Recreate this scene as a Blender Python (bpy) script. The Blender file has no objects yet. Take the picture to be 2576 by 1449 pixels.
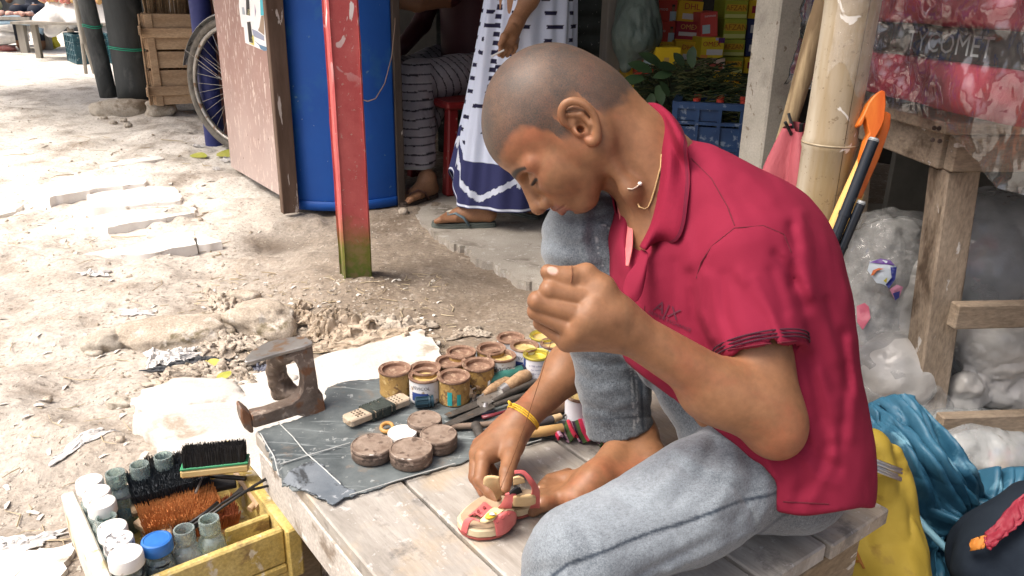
import bpy,bmesh,math,random
import numpy as np
from mathutils import Vector,Matrix
R = math.radians
rnd = random.Random(7)
S = bpy.context.scene
COL = S.collection
F,CX,CY = 2022.0,1288.0,724.5          # pixel units of a 2576 x 1449 picture
TH,RO,H = R(20.5),0.018,1.0            # pitch down, roll, height of the lens
_dn = Vector((0,-math.sin(TH),-math.cos(TH)))
FW = Vector((0,math.cos(TH),-math.sin(TH)))
CR = Vector((1,0,0)) * math.cos(RO) - _dn * math.sin(RO)
CD = Vector((1,0,0)) * math.sin(RO) + _dn * math.cos(RO)
CAM = Vector((0,0,H))
cam_data = bpy.data.cameras.new('camera')
cam = bpy.data.objects.new('camera',cam_data)
COL.objects.link(cam)
cam_data.sensor_width = 36.0
cam_data.lens = F / 2576.0 * 36.0
cam_data.clip_start = 0.02
cam_data.clip_end = 500.0
_up,_bk = -CD,-FW
cam.matrix_world = Matrix(((CR.x,_up.x,_bk.x,0),(CR.y,_up.y,_bk.y,0),(CR.z,_up.z,_bk.z,H),(0,0,0,1)))
S.camera = cam
SUN_AZ,SUN_EL = R(-112),R(58)             # azimuth from +Y towards +X, elevation
world = bpy.data.worlds.new('World')
S.world = world
world.use_nodes = True
wn = world.node_tree
bg = wn.nodes['Background']
sky = wn.nodes.new('ShaderNodeTexSky')
sky.sky_type = 'NISHITA'
sky.sun_disc = False
sky.sun_elevation = SUN_EL
sky.sun_rotation = SUN_AZ
sky.air_density = 0.7
sky.dust_density = 8.0
sky.ozone_density = 0.0
wn.links.new(sky.outputs['Color'],bg.inputs['Color'])
bg.inputs['Strength'].default_value = 0.15
sun_data = bpy.data.lights.new('sun','SUN')
sun_data.energy = 1.5
sun_data.angle = R(28)
sun_data.color = (1.0,0.955,0.89)
sun = bpy.data.objects.new('sun',sun_data)
COL.objects.link(sun)
_sd = Vector((math.sin(SUN_AZ) * math.cos(SUN_EL),math.cos(SUN_AZ) * math.cos(SUN_EL),math.sin(SUN_EL)))
sun.rotation_euler = (-_sd).to_track_quat('-Z','Y').to_euler()
sun.location = (-3,0,6)
S.view_settings.view_transform = 'Standard'
S.view_settings.look = 'None'
S.view_settings.exposure = 0.75
S.view_settings.gamma = 1.0
S.view_settings.use_curve_mapping = False
S.cycles.max_bounces = 8
S.cycles.transparent_max_bounces = 16
def ray(px,py):
 return FW + CR * ((px - CX) / F) + CD * ((py - CY) / F)
def Q(px,py,Z):                          # at depth Z along the lens axis
 return CAM + ray(px,py) * Z
def P(px,py,z=0.0):                      # on the level z
 d = ray(px,py)
 return CAM + d * ((z - H) / d.z)
def PY(px,py,Y):
 d = ray(px,py)
 return CAM + d * (Y / d.y)
def px_of(p):                              # numpy (N,3) -> px, py, Z
 q = p - np.array((0,0,H))
 Z = q @ np.array(FW)
 Zs = np.maximum(Z,.05)
 return CX + F * (q @ np.array(CR)) / Zs,CY + F * (q @ np.array(CD)) / Zs,Z
def A(v):
 return np.array(v,dtype=float)
def _hash(i,j,k,s):
 h = (i.astype(np.uint32) * np.uint32(374761393) + j.astype(np.uint32) * np.uint32(668265263)
  + k.astype(np.uint32) * np.uint32(2147483647) + np.uint32(s * 974711 + 17))
 h = (h ^ (h >> np.uint32(13))) * np.uint32(1274126177)
 h = (h ^ (h >> np.uint32(16))) * np.uint32(2246822519)
 h ^= h >> np.uint32(15)
 return h.astype(np.float64) / 2147483647.5 - 1.0
def vnoise(p,s=0):
 p = np.asarray(p,dtype=float)
 f0 = np.floor(p)
 i = f0.astype(np.int64)
 f = p - f0
 f = f * f * f * (f * (f * 6 - 15) + 10)
 r = 0
 for a in (0,1):
  wa = f[:,0] if a else 1 - f[:,0]
  for b in (0,1):
   wb = f[:,1] if b else 1 - f[:,1]
   for c in (0,1):
    wc = f[:,2] if c else 1 - f[:,2]
    r = r + wa * wb * wc * _hash(i[:,0] + a,i[:,1] + b,i[:,2] + c,s)
 return r
def fbm(p,o=4,s=0,g=.5):
 r,a = 0,1.0
 for q in range(o):
  r = r + a * vnoise(p * 2.03 ** q + 13.7 * q,s + q)
  a *= g
 return r
def smooth01(x):
 x = np.clip(x,0,1)
 return x * x * (3 - 2 * x)
MATS = {}
class NT:
 def __init__(self,name):
  self.m = bpy.data.materials.new(name)
  self.m.use_nodes = True
  self.t = self.m.node_tree
  self.t.nodes.clear()
  self.out = self.n('ShaderNodeOutputMaterial')
 def n(self,typ,**kw):
  nd = self.t.nodes.new(typ)
  for k,v in kw.items():
   setattr(nd,k,v)
  return nd
 def put(self,sock,v):
  if hasattr(v,'is_output'):
   self.t.links.new(v,sock)
  elif v is not None:
   sock.default_value = v
 def math(self,op,a,b=None,clamp=False):
  nd = self.n('ShaderNodeMath',operation=op,use_clamp=clamp)
  self.put(nd.inputs[0],a)
  if b is not None:
   self.put(nd.inputs[1],b)
  return nd.outputs[0]
 def mix(self,fac,a,b,mode='MIX'):
  nd = self.n('ShaderNodeMix',data_type='RGBA',blend_type=mode)
  self.put(nd.inputs[0],fac)
  self.put(nd.inputs[6],c4(a))
  self.put(nd.inputs[7],c4(b))
  return nd.outputs[2]
 def noise(self,vec,scale,detail=5,rough=.55,dist=0.0):
  nd = self.n('ShaderNodeTexNoise')
  self.put(nd.inputs['Vector'],vec)
  nd.inputs['Scale'].default_value = scale
  nd.inputs['Detail'].default_value = detail
  nd.inputs['Roughness'].default_value = rough
  nd.inputs['Distortion'].default_value = dist
  return nd.outputs['Fac']
 def ramp(self,fac,lo,hi):
  nd = self.n('ShaderNodeMapRange')
  nd.clamp = True
  self.put(nd.inputs[0],fac)
  nd.inputs[1].default_value = lo
  nd.inputs[2].default_value = hi
  return nd.outputs[0]
 def nr(self,fac,lo,hi):             # thresholds on a noise, whose values crowd round one half
  return self.ramp(fac,.5 + (lo - .5) * .66,.5 + (hi - .5) * .66)
 def attr(self,name):
  nd = self.n('ShaderNodeAttribute',attribute_name=name)
  return nd
def c4(c):
 if isinstance(c,(tuple,list)) and len(c) == 3:
  return (c[0],c[1],c[2],1.0)
 return c
def mat(name,c1,c2=None,sc=8,rough=.75,bump=0.,bsc=60,metal=0,stretch=None,spots=(),fine=0.,fsc=180,
  alpha=1.,trans=0.,sss=0.,sheen=0.,coat=0.,spec=.5,attrs=(),vcol=None,ior=1.45,contrast=(.34,.66),
  bdist=.004,hue=0.,emit=None,rough2=None,crease=None):
 if name in MATS:
  return MATS[name]
 T = NT(name)
 tc = T.n('ShaderNodeTexCoord')
 vec = tc.outputs['Object']
 if stretch:
  mp = T.n('ShaderNodeMapping')
  T.put(mp.inputs['Vector'],vec)
  mp.inputs['Scale'].default_value = stretch
  vec = mp.outputs[0]
 n1 = T.noise(vec,sc,6,.6)
 if vcol:
  col = T.attr(vcol).outputs['Color']
  if fine == 0:
   fine = .12
 else:
  col = T.mix(T.ramp(n1,*contrast),c1,c2 if c2 else c1)
 for (sc_col,ssc,lo,hi) in spots:
  col = T.mix(T.nr(T.noise(vec,ssc,5,.6,.3),lo,hi),col,sc_col)
 for (an,ac) in attrs:
  col = T.mix(T.attr(an).outputs['Fac'],col,ac)
 if fine:
  fn = T.noise(vec,fsc,4,.65)
  col = T.mix(fine,col,T.mix(T.ramp(fn,.34,.66),(.0,.0,.0),(1,1,1)),'OVERLAY')
 if hue:
  oi = T.n('ShaderNodeObjectInfo')
  hs = T.n('ShaderNodeHueSaturation')
  T.put(hs.inputs['Value'],T.math('ADD',T.math('MULTIPLY',oi.outputs['Random'],hue * 2),1 - hue))
  T.put(hs.inputs['Color'],col)
  col = hs.outputs[0]
 b = T.n('ShaderNodeBsdfPrincipled')
 T.put(b.inputs['Base Color'],c4(col))
 if rough2 is not None:
  rn = T.noise(vec,sc * 2.3,5)
  mr = T.n('ShaderNodeMapRange')
  T.put(mr.inputs[0],rn)
  mr.inputs[1].default_value,mr.inputs[2].default_value = .35,.65
  mr.inputs[3].default_value,mr.inputs[4].default_value = rough,rough2
  T.put(b.inputs['Roughness'],mr.outputs[0])
 else:
  b.inputs['Roughness'].default_value = rough
 b.inputs['Metallic'].default_value = metal
 b.inputs['IOR'].default_value = ior
 b.inputs['Specular IOR Level'].default_value = spec
 b.inputs['Alpha'].default_value = alpha
 b.inputs['Transmission Weight'].default_value = trans
 b.inputs['Sheen Weight'].default_value = sheen
 b.inputs['Coat Weight'].default_value = coat
 if sss:
  b.inputs['Subsurface Weight'].default_value = sss
  b.inputs['Subsurface Radius'].default_value = (1.0,.35,.2)
  b.inputs['Subsurface Scale'].default_value = .006
 if emit:
  b.inputs['Emission Color'].default_value = c4(emit[0])
  b.inputs['Emission Strength'].default_value = emit[1]
 if bump:
  bn = T.noise(vec,bsc,6,.6)
  if crease:
   vo = T.n('ShaderNodeTexVoronoi',feature='DISTANCE_TO_EDGE')
   dv = T.n('ShaderNodeVectorMath',operation='ADD')
   nz = T.n('ShaderNodeTexNoise')
   T.put(nz.inputs['Vector'],vec)
   nz.inputs['Scale'].default_value = crease * .7
   T.put(dv.inputs[0],vec)
   sc_ = T.n('ShaderNodeVectorMath',operation='SCALE')
   T.put(sc_.inputs[0],nz.outputs['Color'])
   sc_.inputs['Scale'].default_value = .9 / crease
   T.put(dv.inputs[1],sc_.outputs[0])
   T.put(vo.inputs['Vector'],dv.outputs[0])
   vo.inputs['Scale'].default_value = crease
   bn = T.math('ADD',T.math('MULTIPLY',bn,.4),T.math('MINIMUM',T.math('MULTIPLY',vo.outputs['Distance'],2.5),.6))
  bp = T.n('ShaderNodeBump')
  bp.inputs['Strength'].default_value = bump
  bp.inputs['Distance'].default_value = bdist
  T.put(bp.inputs['Height'],bn)
  T.put(b.inputs['Normal'],bp.outputs[0])
 T.put(T.out.inputs['Surface'],b.outputs[0])
 MATS[name] = T.m
 return T.m
def tag(o,label=None,cat=None,group=None,kind=None):
 if label: o['label'] = label
 if cat: o['category'] = cat
 if group: o['group'] = group
 if kind: o['kind'] = kind
 return o
def thing(name,label,cat,loc=(0,0,0),rz=0.0,group=None,rot=None):
 o = bpy.data.objects.new(name,None)
 COL.objects.link(o)
 o.empty_display_size = .05
 o.location = loc
 o.rotation_euler = rot.to_euler() if rot is not None else (0,0,rz)
 return tag(o,label,cat,group)
def wmat(o):
 m = o.matrix_basis.copy()
 return wmat(o.parent) @ m if o.parent else m
def copy_tree(o,parent=None):
 c = o.copy()
 COL.objects.link(c)
 c.parent = parent
 for ch in list(o.children):
  copy_tree(ch,c)
 return c
def frame(o,z,x=None):                   # matrix with origin o, z axis z, x axis near x
 z = Vector(z).normalized()
 x = Vector(x) if x is not None else (Vector((1,0,0)) if abs(z.x) < .8 else Vector((0,1,0)))
 x = (x - z * x.dot(z)).normalized()
 y = z.cross(x)
 o = Vector(o)
 return Matrix(((x.x,y.x,z.x,o.x),(x.y,y.y,z.y,o.y),(x.z,y.z,z.z,o.z),(0,0,0,1)))
def rotz(a,loc=(0,0,0)):
 return Matrix.Translation(loc) @ Matrix.Rotation(a,4,'Z')
class MB:
 def __init__(self):
  self.v,self.f,self.col = [],[],[]
 def add(self,vs,fs,M=None,col=None):
  b = len(self.v)
  for p in vs:
   p = Vector(p)
   self.v.append(M @ p if M is not None else p)
   self.col.append(col)
  for f in fs:
   self.f.append(tuple(i + b for i in f))
  return self
 def box(self,c,s,M=None,col=None,taper=1.0):
  c = Vector(c)
  x,y,z = s[0] / 2,s[1] / 2,s[2] / 2
  vs = []
  for dz in (-z,z):
   t = taper if dz > 0 else 1.0
   for dx,dy in ((-x,-y),(x,-y),(x,y),(-x,y)):
    vs.append(c + Vector((dx * t,dy * t,dz)))
  return self.add(vs,[(3,2,1,0),(4,5,6,7),(0,1,5,4),(1,2,6,5),(2,3,7,6),(3,0,4,7)],M,col)
 def bar(self,a,b,w,h,up=(0,0,1),col=None):
  a,b = Vector(a),Vector(b)
  z = b - a
  L = z.length
  M = frame(a,z,Vector(up))
  return self.box((0,0,L / 2),(h,w,L),M,col)
 def tube(self,pts,r,n=8,cap=True,M=None,col=None,flat=1.0,up=None):
  pts = [Vector(p) for p in pts]
  rs = r if isinstance(r,(list,tuple)) else [r] * len(pts)
  ref = Vector(up) if up is not None else None
  vs,fs = [],[]
  for i,p in enumerate(pts):
   d = (pts[min(i + 1,len(pts) - 1)] - pts[max(i - 1,0)])
   d = d.normalized() if d.length > 1e-9 else Vector((0,0,1))
   if ref is None:
    ref = Vector((0,0,1)) if abs(d.z) < .9 else Vector((1,0,0))
   x = ref - d * ref.dot(d)
   x = x.normalized() if x.length > 1e-6 else d.orthogonal().normalized()
   if up is None:
    ref = x
   y = d.cross(x)
   for k in range(n):
    a = 2 * math.pi * k / n
    vs.append(p + (x * math.cos(a) * flat + y * math.sin(a)) * rs[i])
  for i in range(len(pts) - 1):
   for k in range(n):
    k2 = (k + 1) % n
    fs.append((i * n + k,i * n + k2,(i + 1) * n + k2,(i + 1) * n + k))
  if cap:
   fs.append(tuple(range(n - 1,-1,-1)))
   fs.append(tuple((len(pts) - 1) * n + k for k in range(n)))
  return self.add(vs,fs,M,col)
 def lathe(self,prof,n=24,M=None,col=None,cap=True):
  vs,fs = [],[]
  for (r,z) in prof:
   for k in range(n):
    a = 2 * math.pi * k / n
    vs.append((r * math.cos(a),r * math.sin(a),z))
  for i in range(len(prof) - 1):
   for k in range(n):
    k2 = (k + 1) % n
    fs.append((i * n + k,i * n + k2,(i + 1) * n + k2,(i + 1) * n + k))
  if cap:
   if prof[0][0] > 1e-6:
    fs.append(tuple(range(n - 1,-1,-1)))
   if prof[-1][0] > 1e-6:
    fs.append(tuple((len(prof) - 1) * n + k for k in range(n)))
  return self.add(vs,fs,M,col)
 def prism(self,poly,h,M=None,z0=0.0,col=None):
  n = len(poly)
  vs = [(p[0],p[1],z0) for p in poly] + [(p[0],p[1],z0 + h) for p in poly]
  fs = [tuple(range(n - 1,-1,-1)),tuple(range(n,2 * n))]
  fs += [(i,(i + 1) % n,n + (i + 1) % n,n + i) for i in range(n)]
  return self.add(vs,fs,M,col)
 def grid(self,nu,nv,fn,closed=False,M=None,col=None):
  vs = [fn(i / (nu if closed else nu - 1),j / (nv - 1)) for j in range(nv) for i in range(nu)]
  fs = []
  for j in range(nv - 1):
   for i in range(nu if closed else nu - 1):
    i2 = (i + 1) % nu
    fs.append((j * nu + i,j * nu + i2,(j + 1) * nu + i2,(j + 1) * nu + i))
  return self.add(vs,fs,M,col)
 def build(self,name,m,parent=None,local=False,smooth=0,bevel=0.,solid=0.,tagd=None,cols=False):
  me = bpy.data.meshes.new(name)
  vs = self.v
  if parent is not None and not local:
   inv = wmat(parent).inverted()
   vs = [inv @ p for p in vs]
  me.from_pydata([tuple(p) for p in vs],[],self.f)
  me.validate()
  if cols:
   ca = me.color_attributes.new('Col','FLOAT_COLOR','POINT')
   ca.data.foreach_set('color',np.array([(c[0],c[1],c[2],1.0) if c else (.5,.5,.5,1) for c in self.col]).ravel())
  if bevel or solid:
   bm = bmesh.new()
   bm.from_mesh(me)
   if solid:
    bmesh.ops.solidify(bm,geom=bm.faces[:],thickness=solid)
   bmesh.ops.recalc_face_normals(bm,faces=bm.faces[:])
   if bevel:
    es = [e for e in bm.edges if len(e.link_faces) == 2 and e.calc_face_angle(0) > .5]
    bmesh.ops.bevel(bm,geom=es,offset=bevel,segments=1,affect='EDGES',clamp_overlap=True)
   bm.to_mesh(me)
   bm.free()
  return fin(me,name,m,parent,smooth)
def fin(me,name,m,parent=None,smooth=0):
 if smooth:
  me.polygons.foreach_set('use_smooth',[True] * len(me.polygons))
  if smooth < 180:
   me.set_sharp_from_angle(angle=R(smooth))
 for mm in (m if isinstance(m,(list,tuple)) else [m]):
  me.materials.append(mm)
 o = bpy.data.objects.new(name,me)
 COL.objects.link(o)
 if parent is not None:
  o.parent = parent
 return o
def npmesh(name,V,Fq,m,parent=None,smooth=180,normals=None,attrs=None,cols=None):
 me = bpy.data.meshes.new(name)
 if parent is not None:
  inv = np.array(wmat(parent).inverted())
  V = V @ inv[:3,:3].T + inv[:3,3]
  if normals is not None:
   normals = normals @ inv[:3,:3].T
 nv,nf,k = len(V),len(Fq),Fq.shape[1]
 me.vertices.add(nv)
 me.vertices.foreach_set('co',V.astype(np.float32).ravel())
 me.loops.add(nf * k)
 me.loops.foreach_set('vertex_index',Fq.astype(np.int32).ravel())
 me.polygons.add(nf)
 me.polygons.foreach_set('loop_start',np.arange(0,nf * k,k,dtype=np.int32))
 me.update(calc_edges=True)
 if attrs:
  for an,av in attrs.items():
   at = me.attributes.new(an,'FLOAT','POINT')
   at.data.foreach_set('value',av.astype(np.float32))
 if cols is not None:
  ca = me.color_attributes.new('Col','FLOAT_COLOR','POINT')
  ca.data.foreach_set('color',np.concatenate([cols,np.ones((nv,1))],1).astype(np.float32).ravel())
 o = fin(me,name,m,parent,smooth)
 if normals is not None:
  me.normals_split_custom_set_from_vertices([tuple(n) for n in normals])
 return o
def gridmesh(name,Pts,m,parent=None,smooth=180,closed=False,cols=None,solid=0.):
 """Pts (nv, nu, 3) numpy array -> sheet"""
 nv,nu = Pts.shape[:2]
 idx = np.arange(nv * nu).reshape(nv,nu)
 if closed:
  idx = np.concatenate([idx,idx[:,:1]],1)
 Fq = np.stack([idx[:-1,:-1],idx[:-1,1:],idx[1:,1:],idx[1:,:-1]],-1).reshape(-1,4)
 V = Pts.reshape(-1,3)
 cl = None if cols is None else cols.reshape(-1,3)
 if solid:
  V,Fq = shell(V,Fq,solid)
  cl = None if cl is None else np.concatenate([cl,cl])
 return npmesh(name,V,Fq,m,parent,smooth,cols=cl)
def shell(V,Fq,th):
 """gives a sheet of quads a thickness: an offset copy and a rim"""
 n = np.zeros_like(V)
 fn = np.cross(V[Fq[:,2]] - V[Fq[:,0]],V[Fq[:,3]] - V[Fq[:,1]])
 for k in range(4):
  np.add.at(n,Fq[:,k],fn)
 n /= np.maximum(np.linalg.norm(n,axis=1),1e-12)[:,None]
 e = np.concatenate([Fq[:,[0,1]],Fq[:,[1,2]],Fq[:,[2,3]],Fq[:,[3,0]]])
 key = np.sort(e,1)
 _,inv,cnt = np.unique(key[:,0].astype(np.int64) * len(V) + key[:,1],return_inverse=True,return_counts=True)
 rim = e[cnt[inv] == 1]
 N = len(V)
 return np.concatenate([V,V - n * th]),np.concatenate([Fq,Fq[:,::-1] + N,np.stack([rim[:,1],rim[:,0],rim[:,0] + N,rim[:,1] + N],1)])
def text_mesh(s,size,M,depth=0.0,align='CENTER',shear=0.0):
 """verts and faces of flat lettering, in the frame M (x right, y up, z out)"""
 cu = bpy.data.curves.new('t','FONT')
 cu.body = s
 cu.size = size
 cu.align_x = align
 cu.align_y = 'CENTER'
 cu.shear = shear
 cu.resolution_u = 2
 ob = bpy.data.objects.new('t',cu)
 COL.objects.link(ob)
 dg = bpy.context.evaluated_depsgraph_get()
 me = bpy.data.meshes.new_from_object(ob.evaluated_get(dg))
 vs = [v.co.copy() for v in me.vertices]
 fs = [tuple(p.vertices) for p in me.polygons]
 bpy.data.objects.remove(ob)
 bpy.data.curves.remove(cu)
 bpy.data.meshes.remove(me)
 return [M @ v for v in vs] if M is not None else vs,fs
class Body:
 def __init__(self):
  self.ops = []
  self.post = None
 def cone(self,a,b,ra,rb,k=.01,op='u'):
  a,b = A(a),A(b)
  c = (a + b) / 2
  self.ops.append(('c',op,k,c,np.linalg.norm(b - a) / 2 + max(ra,rb),(a,b,ra,rb)))
  return self
 def chain(self,pts,rs,k=.01,op='u'):
  for i in range(len(pts) - 1):
   self.cone(pts[i],pts[i + 1],rs[i],rs[i + 1],k,op)
  return self
 def ell(self,c,r,M=None,k=.01,op='u'):
  r = A(r) if not np.isscalar(r) else np.array([r,r,r],float)
  self.ops.append(('e',op,k,A(c),r.max(),(A(c),r,np.eye(3) if M is None else np.array(M,float))))
  return self
 def box(self,c,h,M=None,rad=.005,k=.005,op='u'):
  h = A(h)
  self.ops.append(('b',op,k,A(c),np.linalg.norm(h) + rad,(A(c),h,np.eye(3) if M is None else np.array(M,float),rad)))
  return self
 def prim(self,t,a,p):
  if t == 'c':
   A0,B0,ra,rb = a
   ba = B0 - A0
   tt = np.clip(((p - A0) @ ba) / max(ba @ ba,1e-12),0,1)
   return np.linalg.norm(p - A0 - tt[:,None] * ba,axis=1) - (ra + tt * (rb - ra))
  if t == 'e':
   q = (p - a[0]) @ a[2].T
   k0 = np.linalg.norm(q / a[1],axis=1)
   k1 = np.linalg.norm(q / a[1] ** 2,axis=1)
   return np.where(k1 < 1e-9,-a[1].min(),k0 * (k0 - 1) / np.maximum(k1,1e-9))
  q = np.abs((p - a[0]) @ a[2].T) - a[1]
  return np.linalg.norm(np.maximum(q,0),axis=1) + np.minimum(q.max(1),0) - a[3]
 def __call__(self,p,cell=.03):
  key = np.floor(p / cell).astype(np.int64)
  kk = (key[:,0] + 4096) * 67108864 + (key[:,1] + 4096) * 8192 + key[:,2] + 4096
  order = np.argsort(kk,kind='stable')
  ks = kk[order]
  st = np.nonzero(np.concatenate([[True],ks[1:] != ks[:-1]]))[0]
  en = np.concatenate([st[1:],[len(ks)]])
  cen = (key[order[st]] + .5) * cell
  D = np.stack([self.prim(o[0],o[5],cen) for o in self.ops],1)
  un = np.array([o[1] == 'u' for o in self.ops])
  kv = np.array([o[2] for o in self.ops])
  rb = cell * .87
  mn = D[:,un].min(1,keepdims=True)
  rel = np.where(un[None],D - 1.5 * rb < mn + 1.5 * rb + kv[None] + .01,D - 1.6 * rb < kv[None] + .01)
  d = np.full(len(p),.5)
  for q in range(len(st)):
   ix = order[st[q]:en[q]]
   pp = p[ix]
   e = np.full(len(ix),.5)
   for i in np.nonzero(rel[q])[0]:
    t,op,k,c,Rb,a = self.ops[i]
    s = self.prim(t,a,pp)
    if op == 'u':
     h = np.maximum(k - np.abs(e - s),0) / k
     e = np.minimum(e,s) - h * h * k * .25
    else:
     s = -s
     h = np.maximum(k - np.abs(e - s),0) / k
     e = np.maximum(e,s) + h * h * k * .25
   d[ix] = e
  return self.post(p,d) if self.post else d
 def bounds(self,pad=.02):
  lo = np.min([o[3] - o[4] for o in self.ops if o[1] == 'u'],0) - pad
  hi = np.max([o[3] + o[4] for o in self.ops if o[1] == 'u'],0) + pad
  return lo,hi
def nets(fn,lo,hi,h,B=4,slack=1.7):
 lo,hi = A(lo),A(hi)
 big = 4 * B
 nbb = np.maximum(np.ceil((hi - lo) / (h * big)).astype(int),1)
 nb = nbb * 4
 n = nb * B + 1
 def centres(ix,size):
  return lo + (ix + .5) * size * h
 ib = np.argwhere(np.ones(nbb,bool))
 cdb = fn(centres(ib,big),max(.12,6 * big * h))
 cd = np.repeat(np.repeat(np.repeat(cdb.reshape(nbb),4,0),4,1),4,2)
 near = np.repeat(np.repeat(np.repeat((np.abs(cdb) < big * h * .87 * slack).reshape(nbb),4,0),4,1),4,2)
 ic = np.argwhere(near)
 cd[ic[:,0],ic[:,1],ic[:,2]] = fn(centres(ic,B),max(.03,4 * B * h))
 act = near & (np.abs(cd) < B * h * .87 * slack)
 cd = cd.ravel()
 V = np.ones(n,np.float32)
 sg = np.where(cd < 0,-1,1).astype(np.float32).reshape(nb)
 V[:-1,:-1,:-1] = np.repeat(np.repeat(np.repeat(sg,B,0),B,1),B,2)
 am = np.zeros(n,bool)
 rep = np.repeat(np.repeat(np.repeat(act,B,0),B,1),B,2)
 for a in (0,1):
  for b in (0,1):
   for c in (0,1):
    am[a:a + n[0] - 1,b:b + n[1] - 1,c:c + n[2] - 1] |= rep
 ii = np.argwhere(am)
 vals = np.concatenate([fn(lo + c * h,max(.022,9 * h)) for c in np.array_split(ii,max(1,len(ii) // 800000))])
 V[ii[:,0],ii[:,1],ii[:,2]] = vals
 s = V < 0
 cnt = np.zeros(n - 1,np.int8)
 for a in (0,1):
  for b in (0,1):
   for c in (0,1):
    cnt += s[a:a + n[0] - 1,b:b + n[1] - 1,c:c + n[2] - 1]
 cells = np.argwhere((cnt > 0) & (cnt < 8))
 idm = np.full(n - 1,-1,np.int32)
 idm[cells[:,0],cells[:,1],cells[:,2]] = np.arange(len(cells))
 corner = [(a,b,c) for a in (0,1) for b in (0,1) for c in (0,1)]
 cv = np.stack([V[cells[:,0] + a,cells[:,1] + b,cells[:,2] + c] for a,b,c in corner],1).astype(float)
 acc,num = np.zeros((len(cells),3)),np.zeros(len(cells))
 for i in range(8):
  for j in range(i + 1,8):
   df = [abs(x - y) for x,y in zip(corner[i],corner[j])]
   if sum(df) != 1: continue
   va,vb = cv[:,i],cv[:,j]
   m = (va < 0) != (vb < 0)
   t = np.where(m,va / np.where(m,va - vb,1),0)
   pos = A(corner[i]) + t[:,None] * (A(corner[j]) - A(corner[i]))
   acc += np.where(m[:,None],pos,0)
   num += m
 verts = lo + (cells + acc / num[:,None]) * h
 quads = []
 for ax in range(3):
  sl0 = [slice(1,-1)] * 3
  sl1 = [slice(1,-1)] * 3
  sl0[ax] = slice(0,-1)
  sl1[ax] = slice(1,None)
  a0,a1 = s[tuple(sl0)],s[tuple(sl1)]
  e = np.argwhere(a0 != a1)
  if not len(e): continue
  flip = a0[e[:,0],e[:,1],e[:,2]]
  off = np.ones(3,int)
  off[ax] = 0
  e = e + off
  u,w = [(1,2),(2,0),(0,1)][ax]
  def cell(du,dw):
   q = e.copy()
   q[:,u] -= du
   q[:,w] -= dw
   return idm[q[:,0],q[:,1],q[:,2]]
  qd = np.stack([cell(1,1),cell(0,1),cell(0,0),cell(1,0)],1)
  qd = np.where(flip[:,None],qd,qd[:,::-1])
  quads.append(qd[(qd >= 0).all(1)])
 return verts,np.concatenate(quads)
def grad(fn,V,e=.0012,cell=.03):
 t = np.array([(1,-1,-1),(-1,-1,1),(-1,1,-1),(1,1,1)],float)
 g = 0
 for q in t:
  g = g + q[None] * fn(V + q * e,cell)[:,None]
 return g / np.maximum(np.linalg.norm(g,axis=1),1e-9)[:,None]
def skin(name,body,h,m,parent=None,fine=(),attrs=None,cols=None,cut=None,nrm=True,ge=.3,relax=0):
 """mesh of a Body; fine = [(lo, hi, h)] boxes meshed finer"""
 lo,hi = body.bounds()
 V,Fq = nets(body,lo,hi,h)
 for (l,u,hh) in fine:
  c = V[Fq].mean(1)
  ins = ((c > A(l) + h * 1.0) & (c < A(u) - h * 1.0)).all(1)
  Fq = Fq[~ins]
  V2,F2 = nets(body,l,u,hh)
  Fq = np.concatenate([Fq,F2 + len(V)])
  V = np.concatenate([V,V2])
 if cut is not None:
  Fq = Fq[~cut(V[Fq].mean(1))]
 used = np.unique(Fq)
 mp = np.full(len(V),-1)
 mp[used] = np.arange(len(used))
 V,Fq = V[used],mp[Fq]
 for _ in range(relax):
  acc,num = np.zeros_like(V),np.zeros(len(V))
  for a_,b_ in ((0,1),(1,2),(2,3),(3,0)):
   np.add.at(acc,Fq[:,a_],V[Fq[:,b_]])
   np.add.at(acc,Fq[:,b_],V[Fq[:,a_]])
   np.add.at(num,Fq[:,a_],1)
   np.add.at(num,Fq[:,b_],1)
  V = V * .45 + .55 * acc / np.maximum(num,1)[:,None]
 N = grad(body,V,max(.0012,h * ge),max(.022,9 * h)) if nrm else None
 at = {k: f(V,N) for k,f in attrs.items()} if attrs else None
 cl = cols(V,N) if cols else None
 return npmesh(name,V,Fq,m,parent,180,N,at,cl)
POST = P(890,702,.05)
def gz(x,y):
 x,y = np.asarray(x,float),np.asarray(y,float)
 sh = x.shape
 x,y = x.ravel(),y.ravel()
 p = np.stack([x,y,0 * x],1)
 z = .10 * smooth01((y - 3.0) / 2.2)
 r2 = ((x - POST.x) ** 2 + (y - POST.y + .12) ** 2)
 z += .055 * np.exp(-r2 / .30 ** 2)
 hc = P(690,592,.02)
 z -= .035 * np.exp(-((x - hc.x) ** 2 + ((y - hc.y) * 1.3) ** 2) / .16 ** 2)
 rough = smooth01((.2 - x) / .5) * smooth01((y - .9) / .6)
 far = 1 / (1 + np.maximum(y - 6,0) * .25)
 z += (.020 * fbm(p * 1.7,3,31) + .0085 * fbm(p * 8,3,33) + .0055 * np.abs(fbm(p * 27,2,36))) * rough * far
 z += .030 * np.maximum(fbm(p * np.array((3.2,6.5,1)),4,38) - .1,0) * smooth01((-x - .3) / .6) * rough * far
 return z.reshape(sh)
def gz1(x,y):
 return float(gz(np.array([x]),np.array([y]))[0])
def GP(px,py):
 z = 0.
 for _ in range(6):
  p = P(px,py,z)
  z = gz1(p.x,p.y)
 return P(px,py,z)
def axis(parts):
 out = [parts[0][0]]
 for a,b,st in parts:
  n = max(1,int(round((b - a) / st)))
  out += list(a + (b - a) * (np.arange(n) + 1) / n)
 return np.array(out)
gx = axis([(-60,-12,4),(-12,-4.5,.15),(-4.5,-2.2,.035),(-2.2,.3,.0115),(.3,1.8,.06),(1.8,6,.6),(6,60,6)])
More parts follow.
